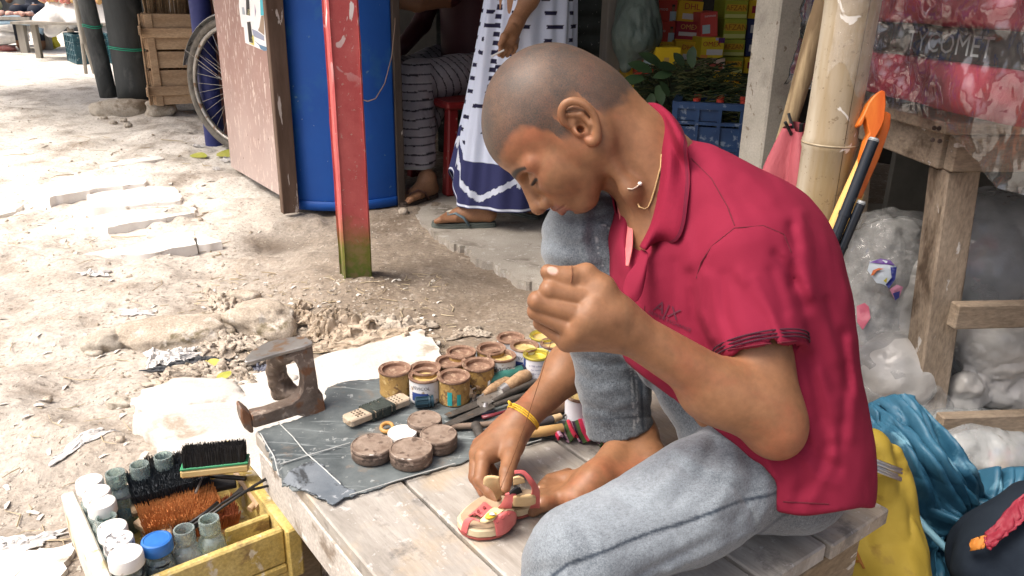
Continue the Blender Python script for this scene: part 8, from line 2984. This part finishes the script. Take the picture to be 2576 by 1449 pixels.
def stitch(V,N):
 px,py,Z = px_of(V)
 m = pline(V,[(1590,860),(1600,960),(1606,1080)],2.2)
 m = np.maximum(m,pline(V,[(1580,860),(1590,960),(1596,1080)],2.0))
 m = np.maximum(m,pline(V,[(1492,575),(1520,566),(1560,590)],1.8))
 m = np.maximum(m,pline(V,[(1500,590),(1505,630),(1520,680)],1.8))
 return m * (np.sin(py * 1.0) > -.2) * (V[:,1] > .98) * .75
def worn(V,N):
 f = fbm(V * 7,3,21)
 top = np.exp(-(np.linalg.norm((V - A(Q(1640,1240,.93))) / np.array((.14,.09,.09)),axis=1)) ** 2)
 kn = np.exp(-(np.linalg.norm((V - A(Q(1390,1360,.88))) / .09,axis=1)) ** 2)
 k2 = np.exp(-(np.linalg.norm((V - A(Q(1400,560,1.12))) / .06,axis=1)) ** 2)
 return np.clip(top * 1.3 + kn * .9 + k2 * .7 + f * .25,-.5,1.5)
skin('jeans',t,.0033,M_DENIM,boy,nrm=False,relax=2,attrs={'seam': seam,'stitch': stitch,'worn': worn})
s = Body()
def slab(px,py,Z,w,r,k=.05):
 c = Q(px,py,Z)
 l = Vector((.42,-.906,0))
 s.cone(c + l * w,c - l * w,r,r,k)
slab(1712,470,1.07,.045,.060)
slab(1752,560,1.075,.090,.068)
slab(1800,590,1.10,.085,.072)
slab(1850,570,1.11,.065,.070)
slab(1846,690,1.11,.078,.080)
slab(1802,720,1.07,.065,.095)
slab(1868,820,1.10,.064,.094)
slab(1864,950,1.075,.050,.100)
slab(1912,1030,1.085,.045,.096)
slab(1938,1140,1.075,.050,.090)
slab(1945,1230,1.075,.050,.074)
s.cone(Q(1690,640,1.05),Q(1700,840,1.06),.072,.075,.04)
s.cone(Q(1625,600,1.09),Q(1640,800,1.08),.042,.045,.03)
SL0,SL1 = Q(1868,655,.965),Q(1928,940,.925)
s.cone(Q(1650,560,1.22),Q(1600,760,1.30),.055,.05,.03)
s2 = Body()
s2.cone(SL0,SL1,.062,.0500,.03)
s2.ell(Q(1935,640,1.00),(.06,.06,.055),None,.03)
SLN = (Q(1922,892,.925) - SL0).normalized()
sst = strokes([
 ([(2000,640),(2050,760),(2110,900)],15,.0055),([(2005,720),(2040,840),(2100,980)],12,-.0055),
 ([(2030,800),(2060,900),(2110,1040)],13,.005),([(2040,900),(2065,1000),(2090,1120)],11,-.005),
 ([(1988,570),(2000,620),(2000,700)],9,-.006),([(2016,540),(2032,640),(2044,740)],11,.0045),
 ([(1950,640),(1985,680),(1995,720)],8,-.006),([(2030,1060),(2050,1120),(2040,1200)],14,.006),
 ([(2140,860),(2150,960),(2140,1100)],12,.004),([(2120,840),(2130,960),(2115,1120)],10,-.004),
 ([(2080,1130),(2060,1190),(2010,1240)],14,-.005),([(2100,1100),(2085,1180),(2040,1262)],12,.005),
 ([(1980,1140),(2000,1190),(1985,1260)],10,.004),
 ([(1790,700),(1800,800),(1835,890)],10,.0035),([(1860,690),(1930,780),(1990,880)],12,.004),
 ([(1840,690),(1900,790),(1950,880)],10,-.003),([(1940,680),(1970,770),(1998,840)],9,-.004),
 ([(1735,690),(1745,800),(1800,900)],10,-.007),([(1770,690),(1762,780),(1790,850)],9,.005),
 ([(1650,700),(1648,800),(1680,900)],12,.003),([(1700,660),(1698,760),(1720,840)],11,-.003),
 ([(1790,380),(1870,420),(1940,500)],14,.003),([(1760,420),(1840,470),(1900,560)],14,-.003),
 ([(1900,700),(1945,790),(1968,870)],7,.0035),([(1880,720),(1925,800),(1950,872)],6,-.003),([(1815,690),(1825,790),(1862,880)],7,-.003),
 ([(2080,760),(2115,860),(2140,980)],9,-.004),([(2060,940),(2085,1040),(2100,1150)],9,.004),([(2010,860),(2040,960),(2060,1060)],8,-.004),
 ([(1985,800),(2020,900),(2040,1000)],8,.004),([(2010,1090),(2060,1150),(2110,1180)],8,-.004),([(2000,1130),(2050,1190),(2100,1220)],8,.004),
 ([(1640,720),(1660,820),(1700,900)],8,-.003),([(1720,560),(1735,640),(1740,720)],9,.003),
 ([(1732,390),(1790,450),(1836,530),(1848,568)],3.5,-.0016),
 ([(1755,690),(1790,620),(1848,572),(1920,566),(1975,590),(1990,640)],4,-.003),
 ([(1816,893),(1920,874),(2006,866)],3.5,-.0018),([(1965,1262),(2100,1270)],3,-.0012),
 ([(1560,690),(1600,760)],4,-.002),([(1622,640),(1622,820)],3,-.0014),
 ([(1880,1090),(1930,1150),(1952,1200)],8,.006),([(1860,1090),(1910,1160),(1935,1205)],6,-.004),
],1.4,.72)
def spost(p,d):
 e = s2(p)
 c = (p - A(Q(1922,894,.925))) @ A(SLN)
 q = p - A(SL0)
 ax = A(SL1 - SL0)
 L = np.linalg.norm(ax)
 ax = ax / L
 tt = q @ ax
 rad = np.linalg.norm(q - tt[:,None] * ax,axis=1)
 e = np.maximum(e,c)
 hol = rad - (.0615 - .0125 * np.clip(tt / L,0,1) - .0085)
 e = np.maximum(e,-np.maximum(hol,-(c + .014)))
 px,py,Z = px_of(p)
 lap = 960 + (px - 1640) * (1200 - 960) / (1955 - 1640)
 low = np.minimum(np.maximum(py - lap,px - 1975),np.maximum(py - 1284 - 6 * np.sin((px - 1962) / 40.),1958 - px)) * Z / F
 d = np.where(Z < 1.30,np.maximum(d,low),d)
 d = np.where((py > 900) & (Z > 1.0) & (px < 1700),np.maximum(d,(py - 1000) * Z / F),d)
 h = np.maximum(.02 - np.abs(e - d),0) / .02
 d = np.minimum(e,d) - h * h * .02 * .25
 d = d - .0026 * fbm(p * np.array((16,16,9)),3,11)
 d = sst(p,d)
 nq = p - A(Q(1640,420,1.06))
 na = A((hp(-.02,0,-.02) - A(Q(1660,440,1.065))))
 na = na / np.linalg.norm(na)
 tn = nq @ na
 rn = np.linalg.norm(nq - tn[:,None] * na,axis=1)
 d = np.maximum(d,-np.maximum(rn - .063,-(tn + .012)))
 return d
s.post = spost
s.ell(Q(1618,560,1.0),(.021,.06,.045),None,.01,'s')
s.ell(Q(1598,630,.99),(.010,.05,.024),None,.01,'s')
M_POLO = mat('crimson_pique',(.185,.011,.032),(.22,.014,.040),sc=6,rough=.85,bump=.3,bsc=700,sheen=.0,spec=.2,bdist=.0006,
   )
shirt_o = skin('polo_shirt',s,.0031,M_POLO,boy,nrm=False,relax=3)
def seam_line(pts,off=.0001):
 dn = []
 for (x0,y0),(x1,y1) in zip(pts[:-1],pts[1:]):
  k = max(2,int(math.hypot(x1 - x0,y1 - y0) / 9))
  dn += [(x0 + (x1 - x0) * i / k,y0 + (y1 - y0) * i / k) for i in range(k)]
 w = [Vector(q) for q in drape(s,dn + [pts[-1]],off)]
 w = [q for q in w if .8 < (q - CAM).dot(FW) < 1.2]
 MB().tube(w,.0009,5).build('seam',mat('shirt_seam',(.10,.005,.016),rough=.9),shirt_o)
SEAMS = ([(1738,398),(1790,450),(1830,520),(1848,568)],[(1752,700),(1764,660),(1790,620),(1848,574),(1920,568),(1972,590),(1990,635)],[(1830,880),(1920,866),(2004,858)],[(1970,1262),(2085,1268)],[(1622,770),(1622,830)])
def loft(rows,n=24):
 """rows of control points -> dense sheet (smooth in both directions)"""
 def cr(P_,t):
  P_ = np.array(P_)
  k = len(P_) - 1
  x = np.clip(t * k,0,k - 1e-6)
  i = x.astype(int)
  f = (x - i)[:,None]
  p0,p1,p2,p3 = P_[np.maximum(i - 1,0)],P_[i],P_[i + 1],P_[np.minimum(i + 2,k)]
  return .5 * (2 * p1 + (p2 - p0) * f + (2 * p0 - 5 * p1 + 4 * p2 - p3) * f ** 2 + (3 * p1 - p0 - 3 * p2 + p3) * f ** 3)
 tt = np.linspace(0,1,n)
 R1 = np.array([cr([A(p) for p in r],tt) for r in rows])
 return np.array([cr(R1[:,j],np.linspace(0,1,14)) for j in range(n)]).transpose(1,0,2)
def drape(body,pts,off=.0010,Z0=.80,Z1=1.25):
 """world points where the lines of sight through pts first meet the body"""
 d = np.array([A(ray(*p)) for p in pts])
 Z = np.full(len(pts),Z0)
 done = np.zeros(len(pts),bool)
 for it in range(90):
  v = body(A(CAM) + d * Z[:,None])
  done |= v < .0006
  Z = np.where(done,Z,Z + np.maximum(v * .7,.0004))
  if done.all(): break
 return A(CAM) + d * (Z - off)[:,None]
c_in = qz([(1612,622,.985),(1642,560,.985),(1662,470,.990),(1668,390,1.005),(1662,320,1.03),(1640,282,1.06),(1606,290,1.11),(1570,350,1.14),(1550,430,1.13),(1548,470,1.11),(1552,500,1.09)])
c_fold = qz([(1622,628,.972),(1656,560,.972),(1678,470,.974),(1684,390,.986),(1680,310,1.02),(1650,264,1.06),(1600,276,1.12),(1560,345,1.15),(1540,430,1.14),(1540,470,1.115),(1546,505,1.09)])
c_mid = qz([(1640,614,.972),(1690,575,.966),(1710,480,.964),(1714,400,.974),(1704,330,1.01),(1672,278,1.07),(1612,290,1.13),(1566,355,1.165),(1546,440,1.15),(1544,500,1.115),(1552,540,1.085)])
c_out = qz([(1642,606,.975),(1708,600,.966),(1732,500,.962),(1738,420,.970),(1722,346,1.01),(1690,300,1.08),(1620,310,1.14),(1575,370,1.175),(1552,460,1.155),(1550,525,1.115),(1562,556,1.085)])
def lay_on(px_pts,off):
 out = []
 for p_,q in zip(px_pts,drape(s,px_pts,off)):
  z_ = (Vector(q) - CAM).dot(FW)
  out.append(Vector(q) if .93 < z_ < 1.03 else Q(*p_,.975))
 return out
for sl_ in SEAMS:
 seam_line(sl_)
c_out[:5] = lay_on([(1640,606),(1706,602),(1730,505),(1736,425),(1722,350)],.005)
c_mid[:5] = lay_on([(1634,612),(1690,585),(1706,485),(1710,405),(1702,330)],.011)
G = loft([c_in,c_fold,c_mid,c_out],64)
cols = np.tile(np.array((.195,.0095,.031)),(G.shape[0],G.shape[1],1))
for r_ in (11,):
 pass
M_COL = mat('crimson_rib',None or (.195,.0095,.031),vcol='Col',rough=.85,bump=.2,bsc=700,sheen=0.,spec=.2,bdist=.0006,fine=.05)
def refine(G,nv):
 k = np.linspace(0,G.shape[0] - 1,nv)
 i = np.minimum(k.astype(int),G.shape[0] - 2)
 f = (k - i)[:,None,None]
 return G[i] * (1 - f) + G[i + 1] * f
G = refine(G,90)
cols = np.tile(np.array((.195,.0095,.031)),(G.shape[0],G.shape[1],1))
for r_ in (76,80,84):
 cols[r_:r_ + 2,4:] = (.07,.014,.03)
gridmesh('collar',G,M_COL,shirt_o,cols=cols,solid=.0022)
lp = loft([qz([(1612,626,.985),(1600,660,.975),(1578,690,.97),(1566,720,.972)]),
  qz([(1630,640,.972),(1616,690,.962),(1596,730,.958),(1572,748,.962)]),
  qz([(1624,700,.965),(1616,735,.960),(1604,756,.958),(1590,762,.960)])],24)
gridmesh('placket',lp,M_POLO,shirt_o,solid=.002)
lp2 = loft([qz([(1552,500,1.085),(1560,560,1.06),(1572,620,1.03),(1574,668,1.0)]),
   qz([(1560,540,1.075),(1586,548,1.05),(1590,610,1.02),(1580,668,.995)])],24)
gridmesh('lapel',lp2,mat('faded_facing',(.55,.13,.14),(.62,.2,.2),sc=40,rough=.9,bump=.2,bsc=600),shirt_o,solid=.002)
T1,F1 = text_mesh('A|X',.020,None)
T2,F2 = text_mesh('ARMANI EXCHANGE',.0062,None)
mb = MB()
def on_shirt(vs,cx,cy,ang):
 out = []
 ca,sa = math.cos(ang),math.sin(ang)
 for v in vs:
  x,y = v.x * ca - v.y * sa,v.x * sa + v.y * ca
  out.append((cx + x * F / .985,cy - y * F / .985))
 return out
pr = MB()
for vs,fs,cx,cy in ((T1,F1,1678,782),(T2,F2,1684,808)):
 w = drape(s,on_shirt(vs,cx,cy,-.42))
 pr.add(w,fs)
pr.build('chest_print',mat('dark_print',(.09,.012,.03),rough=.8),shirt_o)
def ring(body,a,b_,r,n=40,off=.001):
 M = frame(a,Vector(b_) - Vector(a))
 out = []
 for k in range(n + 1):
  g = 2 * math.pi * k / n
  d = (M.to_3x3() @ Vector((math.cos(g),math.sin(g),0)))
  x = np.linspace(.005,r,120)
  pts = A(a) + x[:,None] * A(d)
  v = body(pts)
  i = np.argmax(v > 0)
  out.append(Vector(pts[i]) + d * off)
 return out
for o_ in (-.0075,-.0115,-.0155):
 c_ = Q(1922,894,.925) + SLN * o_
 rg_ = []
 M_ = frame(c_,SLN)
 for k in range(61):
  d_ = M_.to_3x3() @ Vector((math.cos(k * math.pi / 30),math.sin(k * math.pi / 30),0))
  x_ = np.linspace(.062,.036,90)
  v_ = s2(A(c_) + x_[:,None] * A(d_))
  rg_.append(c_ + d_ * (float(x_[np.argmax(v_ < 0)]) + .0016))
 MB().tube(rg_,.0010,5,cap=False).build('tipping_stripe',mat('dark_tipping',(.045,.008,.02),rough=.85),shirt_o)
M_YEL = mat('yellow_thread',(.75,.42,.02),(.85,.55,.06),sc=400,rough=.8,bump=.6,bsc=900)
br = thing('thread_bracelet','yellow twisted thread bracelet round the wrist that reaches to the sandal','bracelet',Q(1312,1040,1.2))
bc = Q(1314,1046,1.208)
bm_ = MB()
dirw = (Vector(WRF) - Vector(ELF)).normalized()
for o,tw in ((-.0024,.25),(0,.3),(.0024,.35)):
 M_ = (dirw + Vector((.0,tw * .25,-tw))).normalized()
 bm_.tube(ring(b,bc + dirw * o,bc + dirw * o + M_,.05),.0012,6,cap=False)
bm_.build('cord',M_YEL,br,smooth=180)
kn = MB()
k0 = Q(1284,1016,1.185)
kn.tube([k0 + Vector((0,0,-.003)),k0,k0 + Vector((-.003,0,.005))],[.0022,.003,.0015],7)
kn.build('knot',M_YEL,br,smooth=180)
nk = drape(b,[(1664,388),(1662,420),(1654,450),(1646,480),(1638,505),(1630,522)],.0012)
nk2 = qz([(1622,526,1.0),(1608,520,1.008),(1600,500,1.02),(1597,486,1.03)])
M_CHAIN = mat('tan_cord',(.45,.28,.12),(.6,.42,.22),sc=500,rough=.6,bump=.6,bsc=1200)
ch = MB()
ch.tube([Vector(p) for p in nk] + nk2,.0011,6)
nl = thing('necklace','thin tan cord necklace with a tiny white bead hanging inside the crimson collar','necklace',Q(1640,480,.99))
ch.build('cord',M_CHAIN,nl,smooth=180)
n3 = drape(b,[(1578,474),(1590,476),(1602,470),(1610,462)],.0014)
MB().tube([Vector(p) for p in n3],.0009,6).build('loose_end',mat('pale_cord',(.6,.5,.4),rough=.6),nl,smooth=180)
MB().lathe([(0,-.0028),(.0022,-.0018),(.0030,0),(.0022,.0018),(0,.0028)],10,frame(n3[-1],(0,0,1))).build('bead',mat('white_bead',(.8,.75,.7),rough=.3),nl,smooth=180)
M_THR = mat('brown_thread',(.18,.07,.03),rough=.7)
th_ = MB()
th_.tube(qz([(1438,668,.842),(1440,690,.838),(1436,712,.838)]),.0006,5)
a_,c_ = Q(1432,700,.842),Q(1256,1236,1.10)
th_.tube([a_.lerp(c_,i / 24) + Vector((0,0,-.018 * math.sin(math.pi * i / 24))) for i in range(25)],.00042,5)
th_.build('sewing_thread',M_THR)
tag(bpy.data.objects['sewing_thread'],'thin brown sewing thread running from the raised fist down to the sandal','thread')
M_ROCK = mat('muddy_rock',(.34,.29,.23),(.52,.46,.38),sc=12,rough=.92,bump=.7,bsc=36,fine=.25,spots=(((.20,.17,.11),9,.58,.72),((.56,.52,.46),20,.62,.72)),bdist=.012)
def stone(px,py,w,d,h,label,m_=None,seed=1,rz=0.,sink=.35,sub=4,rough=.20):
 q = GP(px,py)
 return rock('stone',Vector((q.x,q.y + d * .35,q.z + h * (.5 - sink))),(w,d,h),m_ or M_ROCK,label,'stone','stones beside the path',seed=seed,rz=rz,sub=sub,rough=rough)
stone(425,872,.31,.17,.085,'long flat muddy rock lying left of the iron anvil',seed=11,rz=.25)
stone(650,846,.20,.15,.12,'mossy grey rock behind the toe of the iron anvil',seed=17,rz=-.2)
stone(255,884,.11,.07,.075,'small pale triangular stone standing on the mud',M_STONE,seed=23,rz=.5)
stone(480,1040,.26,.15,.075,'rounded white rock on the edge of the concrete slab',M_PALE,seed=29,rz=.1)
stone(300,1026,.062,.04,.03,'small pointed grey stone left of the white rock',M_STONE,seed=37)
stone(352,1024,.05,.035,.025,'small pale stone next to the white rock',M_PALE,seed=38)
stone(560,1005,.07,.05,.04,'white pebble in front of the rag pile',M_PALE,seed=43)
stone(690,992,.11,.07,.06,'pale stone behind the base arm of the anvil',M_PALE,seed=47)
stone(610,760,.10,.07,.05,'brown clod above the mossy rock',seed=53,sub=3)
stone(230,895,.05,.03,.02,'thin pale chip leaning on the triangular stone',M_STONE,seed=59,sub=2)
for k,(px,py,s_) in enumerate([(1013,540,.045),(503,556,.022),(300,1112,.02),(118,1012,.022)]):
 stone(px,py,s_,s_ * .8,s_ * .7,['dark lump of mud at the foot of the door jamb','brown lump beside the long paving stone','pale pebble beside the concrete slab edge','grey curled scrap of bark on the mud'][k],seed=61 + k,sub=2,sink=.15)
def rag(px,py,w,d,h,m_,label,seed=1,rz=0.,nn=60,cat='rag',amp=.5,group='rags around the post mound',lift=0.,fr_=3.2):
 """crumpled sheet resting on the ground"""
 q = GP(px,py)
 u,v = np.meshgrid(np.linspace(-1,1,nn),np.linspace(-1,1,nn))
 a = np.arctan2(v,u)
 rr = np.maximum(np.abs(u),np.abs(v))
 edge_ = 1 + .22 * np.sin(a * 3 + seed) + .16 * np.sin(a * 5 + seed * 2.1) + .10 * np.sin(a * 11 + seed)
 nx = u * edge_ * w / 2
 ny = v * edge_ * d / 2
 p = np.stack([u.ravel() * fr_,v.ravel() * fr_ * .8,0 * u.ravel() + seed * 3.1],1)
 f = np.abs(fbm(p,3,seed,.42)) + .14 * np.abs(fbm(p * 3.1,2,seed + 7))
 z = h * np.clip(.12 + amp * 1.5 * f.reshape(u.shape),0,2) * (1 - .72 * rr ** 2.5)
 dx = .10 * w * fbm(p * 1.3 + 5,3,seed + 2).reshape(u.shape)
 c_,s_ = math.cos(rz),math.sin(rz)
 X_ = q.x + (nx + dx) * c_ - ny * s_
 Y_ = q.y + (nx + dx) * s_ + ny * c_
 Z_ = gz(X_,Y_) + z + .003 + lift
 o = gridmesh('rag',np.stack([X_,Y_,Z_],-1),m_,solid=.0022)
 return tag(o,label,cat,group)
M_RAGB = mat('muddy_plastic_sheet',(.36,.285,.205),(.56,.47,.37),sc=14,rough=.62,bump=.7,bsc=50,stretch=(1,2.2,1),spots=(((.20,.15,.10),16,.58,.70),),bdist=.012)
M_RAGD = mat('black_plastic_scrap',(.014,.017,.022),(.045,.05,.06),sc=14,rough=.45,bump=.6,bsc=40,bdist=.01)
M_RAGW = mat('white_foil_scrap',(.58,.57,.55),(.70,.69,.67),sc=14,rough=.4,bump=.6,bsc=40,bdist=.01)
M_RAGG = mat('grey_brown_scrap',(.38,.32,.255),(.56,.50,.42),sc=20,rough=.75,bump=.8,bsc=60,bdist=.012)
rag(830,826,.15,.11,.065,M_RAGB,'fluted pale plastic scrap on the mound left of the post',2,.5,fr_=5)
rag(905,856,.22,.12,.055,M_RAGB,'crumpled brown plastic sheet spread on the concrete slab edge',3,.1,fr_=4)
rag(975,878,.26,.10,.028,M_RAGB,'flat torn tan plastic sheet lying on the concrete slab',4,.25,fr_=3,lift=.03)
rag(985,832,.20,.10,.050,M_RAGG,'bunched grey brown rag below the red post',5,-.1,fr_=5)
rag(745,800,.09,.07,.045,M_RAGB,'upright torn pale scrap beside the mossy rock',6,.6)
rag(570,775,.10,.26,.030,M_RAGG,'stringy bleached roots and rag running between the two rocks',7,.35,fr_=6)
rag(590,870,.16,.14,.030,M_RAGG,'dry bleached straw rag in front of the mossy rock',8,.2,fr_=6)
rag(530,925,.24,.045,.030,M_RAGD,'twisted black plastic strip on the rag pile',9,.12,fr_=4)
rag(545,958,.26,.12,.055,M_RAGG,'heap of knotted grey brown rags left of the anvil',10,.1,fr_=6)
rag(612,985,.13,.10,.050,M_RAGG,'frayed grey rag touching the anvil plate shadow',11,.4,fr_=6)
rag(468,975,.16,.10,.030,M_RAGB,'pale tan rag at the front of the rag heap',12,-.2,fr_=5)
rag(440,906,.11,.07,.040,M_RAGW,'crumpled white foil in front of the long muddy rock',13,.3,fr_=3)
rag(395,915,.05,.06,.030,M_RAGW,'small upright white paper scrap beside the crumpled foil',14,.3,fr_=2)
rag(640,940,.10,.09,.03,mat('bluish_net',(.10,.11,.16),(.2,.21,.25),sc=40,rough=.8,bump=.8,bsc=90),'bluish grey net scrap behind the anvil',15,.2,fr_=6)
rag(1180,840,.11,.06,.02,M_RAGG,'flat brown leaf litter beside the slab corner',16,.2,fr_=5)
rag(240,690,.08,.05,.022,M_RAGW,'curled white paper scrap on the open mud path',17,.3,fr_=2)
rag(210,1110,.035,.13,.006,M_RAGW,'thin white strip of paper lying on the mud',18,-.55,fr_=1.5)
rag(60,1368,.12,.05,.014,M_RAGW,'folded white paper beside the slab fragment',19,.3,fr_=2)
rag(345,788,.09,.035,.008,M_RAGW,'flat white sliver on the mud left of the rocks',20,.1,fr_=1.5)
M_YLEAF = mat('yellow_leaf',(.50,.40,.05),(.42,.36,.12),sc=20,rough=.5)
M_GLEAF = mat('yellow_green_leaf',(.34,.38,.05),(.48,.46,.12),sc=20,rough=.5)
for k,(px,py,an_,L,m_,lab) in enumerate([(545,395,10,.17,M_GLEAF,'long yellow green leaf lying by the foot of the brown board'),(520,400,160,.12,M_GLEAF,'dull green leaf under the long yellow green one'),(560,950,150,.075,M_YLEAF,'yellow leaf lying on the heap of rags'),(553,985,80,.06,M_GLEAF,'pale green leaf below the yellow one'),(672,812,60,.03,M_GLEAF,'tiny green sprout beside the mossy rock')]):
 mb = MB()
 q = GP(px,py) + Vector((0,0,.03 if py > 900 else .012))
 leaf(mb,q,Vector((math.cos(R(an_)),math.sin(R(an_)),.12)),Vector((0,-.35,1)),L,L * .26)
 tag(mb.build('fallen_leaf',m_,smooth=180),lab,'leaf')
for (px,py,w,lab) in [(580,400,.05,'white paper cup crushed behind the brown board'),(500,376,.06,'white polythene scrap at the foot of the navy post'),(575,418,.07,'flat white paper in front of the yellow green leaf'),(545,428,.035,'small white paper bit near the brown board')]:
 rag(px,py,w,w * .6,.02,M_RAGW,lab,seed=int(px) % 17,nn=24,fr_=2,group='paper scraps by the board')
lit = {'grit': [],'chips': [],'straw': []}
gm,cm,smb,dm_ = MB(),MB(),MB(),MB()
def scatter(n,x0,x1,y0,y1,fn):
 for _ in range(n):
  px,py = rnd.uniform(x0,x1),rnd.uniform(y0,y1)
  fn(px,py)
pts_px = []
def many(n,x0,x1,y0,y1):
 px = np.array([rnd.uniform(x0,x1) for _ in range(n)])
 py = np.array([rnd.uniform(y0,y1) for _ in range(n)])
 d = A(FW)[None] + np.outer((px - CX) / F,A(CR)) + np.outer((py - CY) / F,A(CD))
 z = np.zeros(n)
 for _ in range(4):
  t_ = (z - H) / d[:,2]
  w = A(CAM) + d * t_[:,None]
  z = gz(w[:,0],w[:,1])
 w[:,2] = z
 return w
def speck(mb,p,r):
 p = Vector(p)
 a = rnd.uniform(0,6.28)
 vs = [p + Vector((r * math.cos(a + k * 1.57) * rnd.uniform(.6,1.2),r * math.sin(a + k * 1.57) * rnd.uniform(.6,1.2),r * .10)) for k in range(4)] + [p + Vector((0,0,r * rnd.uniform(.5,.9)))] + [p - Vector((0,0,r * .4))]
 mb.add(vs,[(0,1,4),(1,2,4),(2,3,4),(3,0,4),(1,0,5),(2,1,5),(3,2,5),(0,3,5)])
for w in many(1500,0,1000,480,1449): speck(gm,w,rnd.uniform(.0015,.005) * (1.5 if rnd.random() < .08 else 1))
for w in many(500,560,1100,700,960): speck(gm,w,rnd.uniform(.0015,.0065))
for w in many(300,700,1400,560,900): speck(gm,w,rnd.uniform(.001,.003))
for w in many(200,200,700,640,1100): speck(dm_,w,rnd.uniform(.003,.009))
for w in many(240,600,1120,720,930): speck(dm_,w,rnd.uniform(.003,.012))
for w in many(110,0,640,240,700): speck(dm_,w,rnd.uniform(.004,.013))
def chip(mb,p,L,W_):
 p = Vector(p) + Vector((0,0,.002))
 a = rnd.uniform(0,3.14)
 d = Vector((math.cos(a),math.sin(a),rnd.uniform(-.1,.15)))
 s_ = Vector((-math.sin(a),math.cos(a),rnd.uniform(-.3,.3)))
 k = [p - d * L / 2 - s_ * W_ * rnd.uniform(.2,.6),p - s_ * W_ * .5 + Vector((0,0,W_ * .3)),p + d * L / 2 - s_ * W_ * rnd.uniform(.1,.5),p + d * L * .45 + s_ * W_ * rnd.uniform(.2,.5),p + s_ * W_ * .55 + Vector((0,0,W_ * .25)),p - d * L * .48 + s_ * W_ * rnd.uniform(.2,.5)]
 mb.add(k + [q - Vector((0,0,.0015)) for q in k],[(0,1,4,5),(1,2,3,4),(11,10,7,6),(10,9,8,7)] + [(i,6 + i,6 + (i + 1) % 6,(i + 1) % 6) for i in range(6)])
for w in many(110,0,700,560,1449): chip(cm,w,rnd.uniform(.008,.03),rnd.uniform(.004,.012))
for w in many(80,500,1150,700,930): chip(cm,w,rnd.uniform(.01,.03),rnd.uniform(.005,.014))
for w in many(50,0,600,300,640): chip(cm,w,rnd.uniform(.02,.06),rnd.uniform(.008,.02))
def straw(mb,p,L,r):
 p = Vector(p) + Vector((0,0,.003))
 a = rnd.uniform(0,6.28)
 d = Vector((math.cos(a),math.sin(a),rnd.uniform(-.05,.12))) * L
 b_ = Vector((-d.y,d.x,0)) * rnd.uniform(-.25,.25)
 mb.tube([p,p + d * .5 + b_,p + d],[r,r,r * .5],4)
for w in many(80,0,640,600,1449): straw(smb,w,rnd.uniform(.03,.10),rnd.uniform(.0007,.0018))
for w in many(260,480,1150,690,930): straw(smb,w,rnd.uniform(.015,.07),rnd.uniform(.0006,.002))
for w in many(45,0,560,320,640): straw(smb,w,rnd.uniform(.05,.15),rnd.uniform(.001,.003))
for mb,nm,m_,lab,cat in [(gm,'grit',mat('pale_grit',(.40,.36,.30),(.60,.56,.50),sc=3,rough=.9),'scattered pale grit and small pebbles on the mud','grit'),(dm_,'mud_clods',mat('mud_clod',(.28,.235,.18),(.42,.37,.30),sc=3,rough=.95,bump=.5,bsc=60),'crumbled clods of mud on the path and mound','mud'),
      (cm,'paper_chips',mat('dirty_chip',(.55,.52,.46),(.68,.66,.62),sc=3,rough=.7),'scattered pale chips of paper and bark on the mud','litter'),(smb,'straw_bits',mat('dry_straw',(.33,.26,.16),(.52,.45,.32),sc=3,rough=.8),'bits of dry straw and twigs on the mud','straw')]:
 tag(mb.build(nm,m_),lab,cat,kind='stuff')
